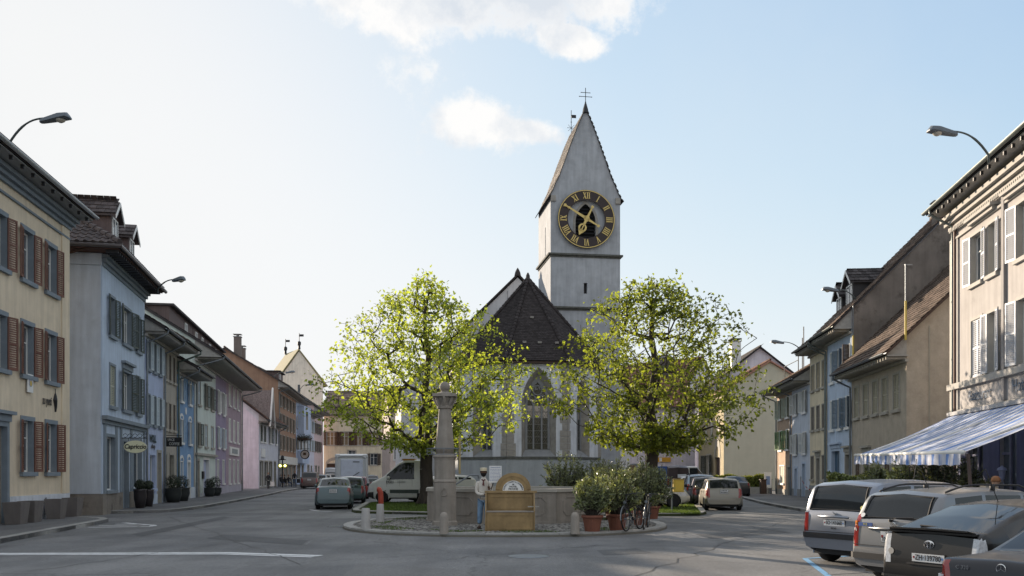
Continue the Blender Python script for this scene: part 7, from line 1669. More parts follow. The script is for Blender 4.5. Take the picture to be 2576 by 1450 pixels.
def make_car(name, label, loc, heading, body, L=4.2, W=1.72, zt=None, zb=None, wt=None, pw=None, win=(1.2, 3.2), pillars=(), rw=None, ws=None, wheels=(.8, 3.35), r=.31, group=None, tail=None, tailm=REDL, hb=.20, bumper=None, bz=(.25, .50), rim=None, plate=None, platez=.8, rails=False, spoiler=None, cat='car', front=True, antenna=None, wiper=False, scale=1., hubcap=False, extra=None, mirrors=True, mouldz=None, headl=True, wb=.0):
    """body lofted over stations from the tail (x=0) to the nose (x=L). zt roof line, zb belt line, wt roof half width, pw plan half width.
    faces of the loft are sorted into body, windows, lamps and bumpers"""
    o = empty(name, (loc[0], loc[1], loc[2] if len(loc) > 2 else 0), heading, label, cat, group); o.scale = (scale,)*3
    xs = set(); x = 0.
    for T in (zt, zb, wt, pw):
        for a, _ in T: xs.add(round(a, 3))
    for wx in wheels:
        for k in range(-9, 10): xs.add(round(wx+k*.05, 3))
    n_ = int(L/.085)
    for i in range(n_+1): xs.add(round(L*i/n_, 3))
    for v in win: xs.add(v)
    for a, c in pillars: xs.add(a); xs.add(c)
    xs = sorted(v for v in xs if 0 <= v <= L); X_ = [xs[0]]
    for v in xs[1:]:
        if v-X_[-1] > .012: X_.append(v)
    NS = 15
    def ring(x):
        w = lerp(pw, x)*W/2; t = lerp(zt, x); bl = min(lerp(zb, x), t-.015); rw_ = min(lerp(wt, x)*W/2, w*.97); z0 = hb+max(0, .25-x)*.35+max(0, x-L+.3)*.3
        g_ = max(t-bl, .02); k = min(1, g_/.35)
        P_ = [(w*.80, z0), (w*.93, z0+.03), (w*.975, z0+.10)]
        for f in (.18, .36, .54, .72, .86, .95): P_.append((w*(.985+.03*sin(pi*min(1, f*1.1))-.02*f*f), z0+.10+(bl-z0-.10)*f))
        P_.append((w*.955, bl))                                  # 9 shoulder
        for f in (.5, .92): P_.append((w*.955+(rw_-w*.955)*f**1.15, bl+(t-.035*k-bl)*f))   # 10, 11 side glass
        P_.append((rw_*.965, t-.018*k)); P_.append((rw_*.88, t)); P_.append((0, t+.025*k+.02))
        return P_
    grid = []
    for x in X_:
        h = ring(x); grid.append([(x, y, z) for y, z in h]+[(x, -y, z) for y, z in reversed(h[:-1])])
    M_ = len(grid[0]); nodes = [p for g_ in grid for p in g_]
    parts = {}
    def put(k, pts): parts.setdefault(k, MB()).poly(pts)
    seg = lambda j: j if j < NS-1 else 2*(NS-1)-1-j
    for i in range(len(X_)-1):
        xc = (X_[i]+X_[i+1])/2
        for j in range(M_-1):
            s_ = seg(j); a, c, d, e = grid[i][j], grid[i+1][j], grid[i+1][j+1], grid[i][j+1]; yc = (a[1]+d[1])/2; zc = (a[2]+c[2]+d[2]+e[2])/4; side = 1 if j < NS-1 else -1; k = 'body'
            if s_ < 9 and any((xc-wx)**2+(zc-r)**2 < (r*1.17)**2 for wx in wheels): continue
            if 9 <= s_ <= 10 and win[0] < xc < win[1] and not any(p0 < xc < p1 for p0, p1 in pillars) and lerp(zt, xc)-lerp(zb, xc) > .1: k = 'side_window'+('_l' if side > 0 else '_r')
            if s_ >= 13:
                if rw and rw[0] < xc < rw[1]: k = 'rear_window'
                if ws and ws[0] < xc < ws[1]: k = 'windscreen'
            if tail and tail[0] <= xc <= tail[1] and tail[2] < zc < tail[3] and s_ >= 3:
                if abs(yc) > .70*W/2: k = 'tail_light'+('_l' if side > 0 else '_r')
            if bumper and zc < bz[1] and zc > 0 and (xc < .35 or xc > L-.4) and s_ < 9: k = 'bumper'
            if headl and xc > L-.55 and .55 < zc < .80 and 5 <= s_ <= 9: k = 'head_light'+('_l' if side > 0 else '_r')
            put(k, (a, c, d, e))
    # tail and nose caps: dense rows so windows and lamps can sit on them
    for gi, sgn in ((0, 0), (-1, 1)): put('body', grid[gi] if sgn else grid[gi][::-1])
    mm = {'body': body, 'side_window_l': CG, 'side_window_r': CG, 'rear_window': CG, 'windscreen': CG, 'tail_light_l': tailm, 'tail_light_r': tailm, 'bumper': bumper or BLP, 'head_light_l': CLEARL, 'head_light_r': CLEARL}
    bo = None
    for k, b in parts.items():
        # weld so shading is smooth
        import bmesh
        me = b.mesh(k, mm[k], True); bm = bmesh.new(); bm.from_mesh(me); bmesh.ops.remove_doubles(bm, verts=bm.verts, dist=.0008); bmesh.ops.recalc_face_normals(bm, faces=bm.faces); bm.to_mesh(me); bm.free()
        q = link(k.replace('_l', '').replace('_r', '') if k.startswith(('side', 'tail', 'head')) else k, me, o)
        if k == 'body': bo = q; q.modifiers.new('edge', 'EDGE_SPLIT').split_angle = radians(38)
    b = MB(); b.box(.18, L-.25, -W*.36, W*.36, hb-.03, hb+.25); 
    for wx in wheels:
        for sy in (-1, 1): b.box(wx-r*1.1, wx+r*1.1, sy*W*.46 if sy < 0 else W*.25, -W*.25 if sy < 0 else W*.46, r*1.0, r*2.12)
    b.build('underbody', BLP, o)
    key = (round(r, 2), (rim or RIM).name, hubcap)
    if key not in WM: WM[key] = wheel_mesh(r, .2, rim or RIM, 7 if not hubcap else 6, hubcap)
    for wx in wheels:
        for sy in (-1, 1):
            wq = link('wheel', WM[key][1], o, (wx, sy*(W/2-.125), r)); link('tyre', WM[key][0], wq); link('rim', WM[key][2], wq)
            b = MB(); wl = lerp(pw, wx)*W/2*.995; b.tube([(wx+r*1.17*cos(a), sy*wl, r+r*1.17*sin(a)) for a in [(-.12+i*1.24/14)*pi for i in range(15)]], .022, 5); b.build('wheel_arch', body, bo, smooth=True)
    if mirrors:
        for sy in (-1, 1): b = MB(); xm = win[1]-.12; b.tube([(xm, sy*W*.46, lerp(zb, xm)+.03), (xm, sy*W*.54, lerp(zb, xm)+.08)], .03, 6); b.lathe([(.02, -.09), (.07, -.06), (.08, 0), (.07, .06), (.02, .09)], 8, (xm, sy*W*.57, lerp(zb, xm)+.1)); b.build('mirror', body, o, smooth=True)
    for sy in (-1, 1):
        for xd in (win[0]+.55, win[0]+1.45):
            if xd < win[1]-.5: b = MB(); y_ = lerp(pw, xd)*W/2*.995; b.box(xd, xd+.16, sy*y_-.012, sy*y_+.018, lerp(zb, xd)-.14, lerp(zb, xd)-.11); b.build('door_handle', body, bo)
            
        b = MB()
        for xd in [win[0]+.1+k*(win[1]-win[0]-.1)/2 for k in range(3)]:
            y_ = lerp(pw, xd)*W/2; b.box(xd-.004, xd+.004, sy*y_*.99-.006, sy*y_*.99+.012, hb+.2, lerp(zb, xd)-.06)
        b.build('door_seams', BLP, bo, kind='stuff')
    if mouldz:
        for sy in (-1, 1): b = MB(); b.box(wheels[0]+r*1.3, wheels[1]-r*1.3, sy*W*.5-.012, sy*W*.5+.012, mouldz, mouldz+.07); b.build('side_moulding', BLP, bo)
    if rails:
        for sy in (-1, 1):
            y_ = sy*lerp(wt, L*.4)*W/2*.86; pts = [(rails[0]+(rails[1]-rails[0])*t, y_, lerp(zt, rails[0]+(rails[1]-rails[0])*t)+.02+.07*min(1, 6*t, 6*(1-t))) for t in [i/10 for i in range(11)]]
            b = MB(); b.tube(pts, .017, 6); m_ = (rails[0]+rails[1])/2; b.box(m_-.05, m_+.05, y_-.015, y_+.015, lerp(zt, m_)-.01, lerp(zt, m_)+.09); b.build('roof_rail', BLP, o, smooth=True)
    if antenna: b = MB(); x_, hh, dx = antenna; z_ = lerp(zt, x_); b.tube([(x_, 0, z_), (x_-dx, 0, z_+hh)], .006, 4); b.lathe([(.03, 0), (.02, .03), (0, .05)], 6, (x_, 0, z_)); b.build('antenna', BLP, o)
    if extra: extra(o, bo)
    return o
def plate_(parent, x, y, z, s, w=.5, h=.11, tilt=8, two=None, size=.098, crest=True):
    b = MB(); b.box(-w/2, w/2, -.006, .006, -h/2, h/2); p = b.build('number_plate', PLW, parent, loc=(x, y, z), rot=(0, 0, 0)); p.rotation_euler = (radians(tilt), 0, -pi/2)
    b = MB(); t = .008; b.box(-w/2-t, w/2+t, -.002, .008, -h/2-t, h/2+t); b.build('plate_frame', BLP, p)
    PR = ((pi/2, 0, 0))
    if two: text(two, size*.9, BLK, p, (0, -.009, h*.23), PR, ext=.0015, bold=.001, name='plate_text'); text(s, size, BLK, p, (0, -.009, -h*.24), PR, ext=.0015, bold=.001, name='plate_text')
    elif s: text(s, size, BLK, p, (0, -.009, 0), PR, ext=.0015, sx=.86, bold=.0015, name='plate_text')
    if crest:
        for sx, c_ in ((-1, REDL), (1, mat('crest_blue', (.1, .22, .5)))): b = MB(); e = h*.2; cx = sx*(w/2-.032); b.prism([(cx-e*.6, -.0085, e*.7), (cx+e*.6, -.0085, e*.7), (cx+e*.6, -.0085, -e*.2), (cx, -.0085, -e*.8), (cx-e*.6, -.0085, -e*.2)], (0, .002, 0)); b.build('crest', c_, p, fix=True)
    return p
PWR = [(0, .84), (.06, .90), (.2, .95), (.5, .985)]
def band(parent, z0, z1, out, m, y0=0., y1=1., W=1.72, dx=0.):
    """strip wrapped round the tail of a car between the heights z0 and z1"""
    for sy in ((-1, 1) if y0 > 0 else (0,)):
        P_ = []
        prof = [(.0, y) for y in (0, .3, .6, .80)]+[(.02, .865), (.06, .905), (.12, .93), (.2, .955), (.33, .97)]
        pl = [(x-.012-out+dx, y*W/2*1.006+out) for x, y in prof if y0-.02 <= y <= y1]
        pts = [(x, sy*y) for x, y in pl] if sy else [(x, -y) for x, y in reversed(pl)]+pl[1:]
        b = MB()
        for (xa, ya), (xb, yb) in zip(pts, pts[1:]): b.prism([(xa, ya, z0), (xb, yb, z0), (xb, yb, z1), (xa, ya, z1)], (.03, 0, 0))
        b.build('trim_band', m, parent, fix=True)
def inv(T, z):
    for (a, va), (c, vc) in zip(T, T[1:]):
        if va <= z <= vc and vc > va: return a+(c-a)*(z-va)/(vc-va)
    return 0.
def tail_line(parent, T, pts, r=.006, m=BLP, name='seam'):
    P_ = []
    for (y0, z0), (y1, z1) in zip(pts, pts[1:]):
        for i in range(7): t = i/6; z = z0+(z1-z0)*t; P_.append((inv(T, z)-.010, y0+(y1-y0)*t, z+.012))
    b = MB(); b.tube(P_, r, 4); return b.build(name, m, parent)
def gate(o, T, y, zb_, z0, z1, yt):
    tail_line(o, T, [(-y, z0), (-yt, z1), (yt, z1), (y, z0), (-y, z0)], .011, BLP, 'window_seal')
    tail_line(o, T, [(-y-.06, z0-.03), (-y-.07, zb_), (y+.07, zb_), (y+.06, z0-.03)], .005)
def wipe(parent, x, z, l=.5, up=.2, m=BLP):
    b = MB(); b.tube([(x, .02, z), (x-.03, -.12, z+.05), (x-.0, -l, z+up)], .010, 5); b.lathe([(.03, -.02), (.03, .02), (0, .025)], 8, (x, .02, z)); return b.build('rear_wiper', m, parent)

PK = radians(28)      # heading of the cars in the bays: noses towards the hotel
def rear_left(px, z, L_=0):   # position of the rear left corner -> car origin at the middle of its tail
    x = X(px, z); return x, z
def park(xl, zl, W): return (xl+sin(PK)*W/2, zl-cos(PK)*W/2)
# 1 tall silver hatchback van
S1 = paint('silver_paint', (.22, .24, .285), metal=.6); 
ZT1 = [(0, .62), (.03, .80), (.05, .98), (.08, 1.02), (.17, 1.30), (.23, 1.44), (.30, 1.50), (.45, 1.545), (1.2, 1.57), (2.2, 1.555), (2.75, 1.49), (3.35, 1.05), (3.5, .98), (3.85, .86), (4.0, .62)]
ZB1 = [(0, .60), (.05, .94), (.1, .97), (1.5, .97), (3.0, .95), (3.5, .92), (4.0, .58)]
def ex1(o, bo):
    plate_(o, -.012+.03, -.0, .80, 'SO·141660', w=.50, tilt=4)
    b = MB(); b.tube([(.01, -.36, .905), (-.015, -.34, .915), (-.018, 0, .92), (-.015, .34, .915), (.01, .36, .905)], [.015, .024, .026, .024, .015], 8); b.build('tailgate_handle', S1, o, smooth=True)
    b = MB()
    for pts in (((.0, .05, 1.005), (.0, -.02, .985), (.0, .04, .97)), ((.0, .02, .985), (0, -.045, .965), (0, .0, .945)), ): b.tube([(.035, y, z) for _, y, z in pts], .009, 4)
    b.build('badge', CHR, o)
    gate(o, ZT1, .645, .62, 1.03, 1.46, .60)
    b = MB(); b.box(.27, .29, -.14, .14, 1.475, 1.495); b.build('brake_light', REDL, o)
    text('SUZUKI', .045, DARK, o, (.0, 0, .70), (pi/2, 0, -pi/2), ext=.002, sx=.8); text('1.3', .05, BLP, o, (.03, -.62, .98), (pi/2, 0, -pi/2), ext=.002)
    band(o, .50, .60, .006, BLP)
    b = MB(); b.lathe([(.04, 0), (.04, .004), (0, .004)], 12, (0, 0, 0), Matrix.Translation((.075, -.60, 1.10))@Matrix.Rotation(radians(-70), 4, 'Y')); b.build('round_sticker', mat('yellow_sticker', (.5, .45, .15)), o)
    b = MB(); b.box(.06, .10, .45, .60, .935, .96); b.build('trim', BLP, o)
x, y = park(X(2008, 17.45), 17.45, 1.72)
make_car('silver_hatchback', 'tall silver hatchback with plate SO 141660, farthest of the cars parked before the hotel', (x, y, 0), PK, S1, 4.0, 1.72, ZT1, ZB1, [(0, .86), (.3, .88), (3, .86), (4, .80)], [(0, .84), (.06, .90), (.18, .95), (.5, .985), (2, 1.), (3.3, .97), (3.8, .86), (4.0, .70)],
    win=(.42, 3.1), pillars=((1.18, 1.26), (2.12, 2.2)), rw=(.085, .265), ws=(2.8, 3.33), wheels=(.72, 3.2), r=.30, tail=(0, .16, .62, .93, 8), bumper=S1, bz=(.2, .45), group='cars parked before the hotel', extra=ex1, antenna=(2.2, .45, -.1), mouldz=.5, hb=.22, scale=.98)
# 2 silver estate van with roof rails
S2 = paint('silver_beige_paint', (.20, .205, .215), metal=.6); ZT2 = [(0, .60), (.03, .80), (.07, 1.0), (.10, 1.05), (.28, 1.36), (.36, 1.44), (.48, 1.49), (1.3, 1.545), (2.4, 1.53), (2.9, 1.44), (3.5, 1.06), (3.7, .98), (4.15, .84), (4.3, .60)]
ZB2 = [(0, .58), (.07, .95), (.15, .99), (1.5, .97), (3.2, .94), (3.7, .90), (4.3, .56)]
def ex2(o, bo):
    plate_(o, .0, .0, .79, '200 208', two='TG', w=.30, h=.17, size=.085, tilt=6)
    b = MB(); b.tube([(.03, -.40, .90), (.0, -.38, .915), (-.01, 0, .92), (.0, .38, .915), (.03, .40, .90)], [.012, .02, .022, .02, .012], 8); b.build('tailgate_handle', S2, o, smooth=True)
    wipe(o, .065, 1.05, .42, .06); gate(o, ZT2, .63, .62, 1.08, 1.43, .58)
    b = MB()
    for i in range(7): b.box(-.004, .004, -.25+i*.075, -.195+i*.075, -.022, .022)
    w_ = b.build('window_lettering', PLW, o, loc=(.30, .0, 1.375)); w_.rotation_euler = (0, radians(35), 0)
    b = MB(); b.lathe([(.042, 0), (.042, .004), (0, .004)], 14, (0, 0, 0), Matrix.Translation((.105, .60, 1.12))@Matrix.Rotation(radians(-62), 4, 'Y')); b.build('round_sticker', PLW, o)
    b = MB(); b.box(.012, .03, .34, .62, .94, 1.0); b.build('blue_sticker', mat('blue_sticker', (.05, .10, .28)), o); text('TCS', .05, mat('yellow_print', (.7, .6, .1)), o, (.010, .48, .97), (pi/2, 0, -pi/2), ext=.001)
    b = MB(); b.tube([(.045, -.05+.045*cos(a*pi/8), .995+.03*sin(a*pi/8)) for a in range(17)], .006, 4); b.tube([(.04, -.09, .99), (.04, -.01, 1.0)], .006, 4); b.build('badge', CHR, o)
    band(o, .845, .90, .0, PLW, .78, 1.0, W=1.70, dx=.05); band(o, .91, 1.02, .0, ORAL, .78, 1.0, W=1.69, dx=.065); band(o, .40, .50, .012, BLP)
x, y = park(X(2122, 14.55), 14.55, 1.72)
make_car('silver_estate_car', 'silver estate with roof rails, stickers on its tailgate and red and amber lamps', (x, y, 0), PK, S2, 4.3, 1.72, ZT2, ZB2, [(0, .84), (.4, .86), (3, .84), (4.3, .80)], [(0, .83), (.06, .89), (.2, .95), (.6, .985), (2, 1.), (3.5, .97), (4.1, .86), (4.3, .70)],
    win=(.62, 3.3), pillars=((1.3, 1.38), (2.3, 2.38)), rw=(.11, .355), ws=(2.95, 3.48), wheels=(.80, 3.4), r=.31, tail=(0, .24, .66, 1.12, 9), bumper=S2, bz=(.2, .42), group='cars parked before the hotel', rails=(.55, 2.9), extra=ex2, antenna=(1.0, .4, .25), hb=.2, scale=.93)
# 3 black liftback
S3 = paint('black_paint', (.010, .009, .009), metal=0, rough=.3, coat=.18); ZT3 = [(0, .60), (.02, .85), (.05, 1.0), (.13, 1.06), (.22, 1.07), (.7, 1.22), (1.3, 1.38), (1.9, 1.43), (2.5, 1.40), (3.5, .98), (3.75, .90), (4.2, .74), (4.4, .50)]
ZB3 = [(0, .58), (.05, .92), (.25, .97), (1.5, .95), (3.4, .90), (3.8, .84), (4.4, .48)]
def ex3(o, bo):
    plate_(o, -.008, .0, .70, 'ZH·139780', w=.50, tilt=2, size=.10)
    b = MB(); b.prism([(.05, -.66, 1.045), (.05, .66, 1.045), (-.03, .60, 1.075), (-.06, 0, 1.085), (-.03, -.60, 1.075)], (0, 0, .022)); b.box(.02, .2, -.66, .66, 1.03, 1.055); b.build('spoiler', S3, o, fix=True)
    b = MB()
    for (ry, rz_, cz) in ((.075, .05, .885), (.028, .05, .885), (.05, .02, .905)): b.tube([(.012, ry*cos(a*pi/10), cz+rz_*sin(a*pi/10)) for a in range(21)], .007, 4)
    b.build('badge', CHR, o)
    b = MB(); b.tube([(.30, -.1, 1.10), (.29, .35, 1.12)], .012, 5); b.build('rear_wiper', BLP, o)
    b = MB(); b.lathe([(.045, 0), (.045, .006), (0, .006)], 12, (0, 0, 0), Matrix.Translation((.004, .60, .76))@Matrix.Rotation(-pi/2, 4, 'Y')); b.build('round_sticker', mat('silver_sticker', (.45, .42, .38)), o)
    b = MB(); b.box(-.012, .03, -.34, .34, .60, .622); b.build('trim', BLP, o); band(o, .40, .43, .01, BLP)
x, y = park(X(2202, 12.0), 12.0, 1.60)
make_car('black_liftback', 'black liftback with rear spoiler, clear tail lamps and plate ZH 139780', (x, y, 0), PK, S3, 4.4, 1.70, ZT3, ZB3, [(0, .84), (.2, .84), (1., .76), (2, .74), (3.4, .80), (4.4, .8)], [(0, .84), (.05, .90), (.2, .95), (.6, .985), (2, 1.), (3.5, .97), (4.1, .86), (4.4, .66)],
    win=(.55, 3.2), pillars=((1.15, 1.24), (2.2, 2.28)), rw=(.26, 1.25), ws=(2.55, 3.48), wheels=(.80, 3.5), r=.31, tail=(0, .13, .70, 1.0, 9), tailm=CLEARL, bumper=S3, group='cars parked before the hotel', extra=ex3, antenna=(1.5, .5, .3), hb=.18, scale=.92)
# 4 dark saloon
S4 = paint('midnight_paint', (.010, .010, .015), metal=0, rough=.3, coat=.18); ZT4 = [(0, .55), (.02, .80), (.06, .92), (.12, .955), (.75, .99), (.9, 1.02), (1.55, 1.33), (1.9, 1.40), (2.5, 1.41), (2.85, 1.36), (3.5, .99), (3.7, .93), (4.3, .78), (4.5, .52)]
ZB4 = [(0, .53), (.05, .85), (.12, .92), (.8, .93), (3.4, .90), (3.8, .86), (4.5, .50)]
def ex4(o, bo):
    b = MB(); b.tube([(.035, .055*cos(a*pi/10), .885+.055*sin(a*pi/10)) for a in range(21)], .006, 4)
    for k in range(3): a = pi/2+k*2*pi/3; b.tube([(.035, 0, .885), (.035, .052*cos(a), .885+.052*sin(a))], .005, 4)
    b.build('badge', CHR, o); text('C 320', .062, CHR, o, (.022, .46, .865), (pi/2, 0, -pi/2), ext=.003, sx=1.05)
    b = MB(); b.box(-.008, .02, -.33, .33, .53, .74); b.build('plate_recess', BLP, o); plate_(o, -.02, 0, .63, '', w=.5, tilt=2, crest=False)
    band(o, .735, .765, .0, PLW, .72, 1.0); band(o, .42, .445, .01, CHR)
    b = MB()
    for k in range(5): b.box(.95+k*.1, .956+k*.1, -.5, .5, 0, .004)
    q = b.build('heater_lines', BLP, o, loc=(0, 0, .0)); q.location = (.0, 0, .60); q.rotation_euler = (0, radians(-25), 0); q['kind'] = 'stuff'
x, y = park(X(2335, 9.4), 9.4, 1.55)
make_car('dark_saloon', 'dark saloon with C 320 lettering and round star badge in the lower right corner', (x, y, 0), PK, S4, 4.5, 1.72, ZT4, ZB4, [(0, .86), (.8, .82), (1.6, .72), (2.6, .72), (3.5, .80), (4.5, .8)], [(0, .80), (.05, .88), (.2, .95), (.6, .985), (2, 1.), (3.5, .97), (4.2, .86), (4.5, .66)],
    win=(1.15, 3.2), pillars=((2.1, 2.18),), rw=(.88, 1.58), ws=(2.8, 3.48), wheels=(.85, 3.6), r=.32, tail=(0, .20, .66, .93, 9), bumper=S4, group='cars parked before the hotel', extra=ex4, hb=.17, scale=.88)

# left row: street cars seen from behind (heading away)
LH = radians(90+8.5)
SED = dict(L=4.4, W=1.72, zt=[(0, .58), (.02, .85), (.06, 1.0), (.12, 1.03), (.55, 1.05), (.7, 1.08), (1.3, 1.38), (1.6, 1.44), (2.4, 1.45), (2.8, 1.40), (3.5, 1.02), (3.7, .96), (4.2, .80), (4.4, .55)], zb=[(0, .56), (.06, .92), (.12, .98), (.7, .98), (3.4, .95), (3.8, .88), (4.4, .53)],
    wt=[(0, .86), (.6, .84), (1.4, .74), (2.6, .74), (3.5, .8), (4.4, .8)], pw=[(0, .84), (.05, .90), (.2, .95), (.6, .985), (2, 1.), (3.5, .97), (4.1, .86), (4.4, .66)], win=(1.0, 3.2), pillars=((2.1, 2.18),), rw=(.70, 1.36), ws=(2.8, 3.48), wheels=(.85, 3.45), r=.31, tail=(0, .16, .74, 1.0, 9), hb=.2)
HAT = dict(L=3.9, W=1.68, zt=[(0, .58), (.02, .8), (.06, .98), (.10, 1.0), (.35, 1.32), (.5, 1.42), (1.2, 1.47), (2.1, 1.45), (2.5, 1.38), (3.05, 1.02), (3.2, .96), (3.7, .82), (3.9, .55)], zb=[(0, .56), (.06, .92), (.15, .96), (3.0, .93), (3.3, .88), (3.9, .53)],
    wt=[(0, .84), (.4, .80), (2.4, .78), (3.1, .8), (3.9, .8)], pw=[(0, .84), (.05, .90), (.2, .95), (.6, .985), (2, 1.), (3.0, .97), (3.6, .86), (3.9, .66)], win=(.55, 2.85), pillars=((1.25, 1.33), (2.0, 2.08)), rw=(.12, .44), ws=(2.5, 3.02), wheels=(.7, 3.1), r=.30, tail=(0, .18, .66, 1.0, 9), hb=.2)
def exs(s, z=.82):
    return lambda o, bo: plate_(o, -.005, 0, z, s, w=.36 if s else .36, h=.16 if s else .16, tilt=3, size=.08, crest=False)
def dull(s):
    def f(o, bo):
        p = plate_(o, -.005, 0, .86, '', w=.34, h=.17, tilt=3, crest=False); b = MB()
        for i in range(4): b.box(-.12+i*.065, -.08+i*.065, -.009, -.006, .02, .06)
        for i in range(5): b.box(-.14+i*.06, -.10+i*.06, -.009, -.006, -.06, -.015)
        b.build('plate_characters', BLK, p, kind='stuff'); wipe(o, .1, 1.02, .4, .03) if s else None
    return f
def C(kind, name, label, px, z, h, body, grp, **k):
    d = dict(kind); d.update(k); w = d['W']; return make_car(name, label, (X(px, z), z, 0), h, body, group=grp, **d)
GL = 'cars parked along the left side of the church island'; GR = 'cars parked along the right side of the church island'
C(SED, 'green_saloon', 'pale metallic green saloon at the near end of the row left of the church', 838, 42.2, LH, paint('sea_green_paint', (.085, .12, .13)), GL, extra=dull(0))
C(HAT, 'dark_green_hatchback', 'dark green hatchback directly ahead of the pale green saloon', 880, 50.3, LH, paint('dark_green_paint', (.04, .07, .07)), GL); C(HAT, 'dark_red_hatchback', 'dark red hatchback third in the row left of the church', 893, 55.6, LH, paint('dark_red_paint', (.13, .03, .035)), GL); C(SED, 'grey_saloon', 'dark grey saloon fourth in the row left of the church', 899, 60.6, LH, paint('grey_paint', (.12, .12, .13)), GL)
C(HAT, 'brown_suv', 'brown off road car driving away on the left street beside the cafe', 778, 97, radians(99), paint('brown_paint', (.10, .075, .07)), 'cars on the left street', scale=1.13, extra=dull(0), L=4.3, wheels=(.8, 3.4), zt=[(0, .58), (.02, .8), (.06, 1.0), (.10, 1.05), (.4, 1.45), (.55, 1.53), (1.2, 1.57), (2.4, 1.55), (2.8, 1.48), (3.4, 1.06), (3.6, 1.0), (4.1, .88), (4.3, .6)], win=(.6, 3.2), ws=(2.8, 3.38), rw=(.12, .5), pw=[(0, .84), (.2, .95), (.6, .985), (3.4, .97), (4.3, .7)])
for (px, z, lab, c_, K) in ((806, 112, 'pale blue small car far down the left street', (.30, .36, .42), HAT), (818, 118, 'white small car far down the left street beside the pale blue one', (.50, .50, .50), HAT), (838, 124, 'dark small car far down the left street before the white van', (.05, .05, .06), HAT), (935, 99, 'dark car half hidden by shrubs before the cream house', (.03, .04, .04), SED)):
    C(K, 'distant_car', lab, px, z, LH, paint('far_paint_%d' % px, c_), 'cars on the left street', mirrors=False)
# motorhome
WV = paint('motorhome_white', (.52, .54, .56), metal=0, rough=.4); z = 62.5; o = empty('motorhome', (X(884, z), z, 0), LH, 'tall white motorhome with a bicycle rack on its rear, beyond the parked cars', 'motorhome')
b = MB(); pr = [(0, .55), (0, 2.75), (.12, 2.95), (.5, 3.0), (5.0, 3.0), (5.6, 2.6), (5.9, 1.9), (6.9, 1.15), (7.1, .5), (6.5, .4), (.3, .4)]; b.prism([(x, -1.1, z_) for x, z_ in pr], (0, 2.2, 0)); q = b.build('body', WV, o, fix=True); bevel(q, .08, 3)
b = MB(); b.box(-.06, .02, -.78, .72, 1.0, 2.62); bevel(b.build('rear_panel', mat('pale_panel', (.52, .56, .66), rough=.5), o), .03); b = MB(); b.tube([(-.04, -1.0, .8), (-.05, -.98, 2.7), (-.02, -.75, 2.86), (-.02, .75, 2.86), (-.05, .98, 2.7), (-.04, 1.0, .8)], .07, 6); b.build('corner_moulding', WV, o)
for sy in (-1, 1): b = MB(); b.box(-.10, .02, sy*.98-.1, sy*.98+.1, .65, 1.35); b.build('tail_light', REDL, o); b = MB(); b.box(-.1, .35, sy*.95-.16, sy*.95+.16, 2.78, 2.95); b.build('roof_corner', WV, o)
b = MB(); b.box(-.07, -.055, -.55, -.1, 2.42, 2.48); b.build('lettering_strip', DARK, o)
b = MB()
for (a, c) in (((-.1, -.6, 1.35), (-.1, .6, 1.35)), ((-.3, -.6, 1.15), (-.3, .6, 1.15)), ((-.3, -.5, .9), (-.3, .5, .9)), ((-.06, -.5, .9), (-.3, -.5, 1.15)), ((-.06, .5, .9), (-.3, .5, 1.15)), ((-.1, .1, 1.35), (-.25, -.55, 1.75))): b.tube([a, c], .025, 5)
b.build('bicycle_rack', DARK, o); b = MB(); b.box(-.08, .3, -1.08, 1.08, .35, .62); b.build('bumper', BLP, o)
ty, dk, rm = wheel_mesh(.33, .2, RIM)
for wx in (1.6, 5.6):
    for sy in (-1, 1): w_ = link('wheel', dk, o, (wx, sy*.95, .33)); link('tyre', ty, w_); link('rim', rm, w_)
# white far van
o = make_car('white_van', 'white panel van far down the left street', (X(832, 136), 136, 0), LH, WV, 5.0, 1.95, [(0, .6), (.05, 1.2), (.15, 2.3), (.4, 2.45), (3.6, 2.45), (4.3, 1.5), (4.9, 1.1), (5, .6)], [(0, .58), (.1, 1.25), (4.2, 1.25), (5, .6)], [(0, .85), (3.6, .85), (5, .8)], [(0, .92), (.3, 1), (4.3, 1), (5, .8)], win=(3.2, 4.2), rw=(.07, .12), ws=(3.65, 4.3), wheels=(1, 4), r=.33, cat='van', mirrors=False)

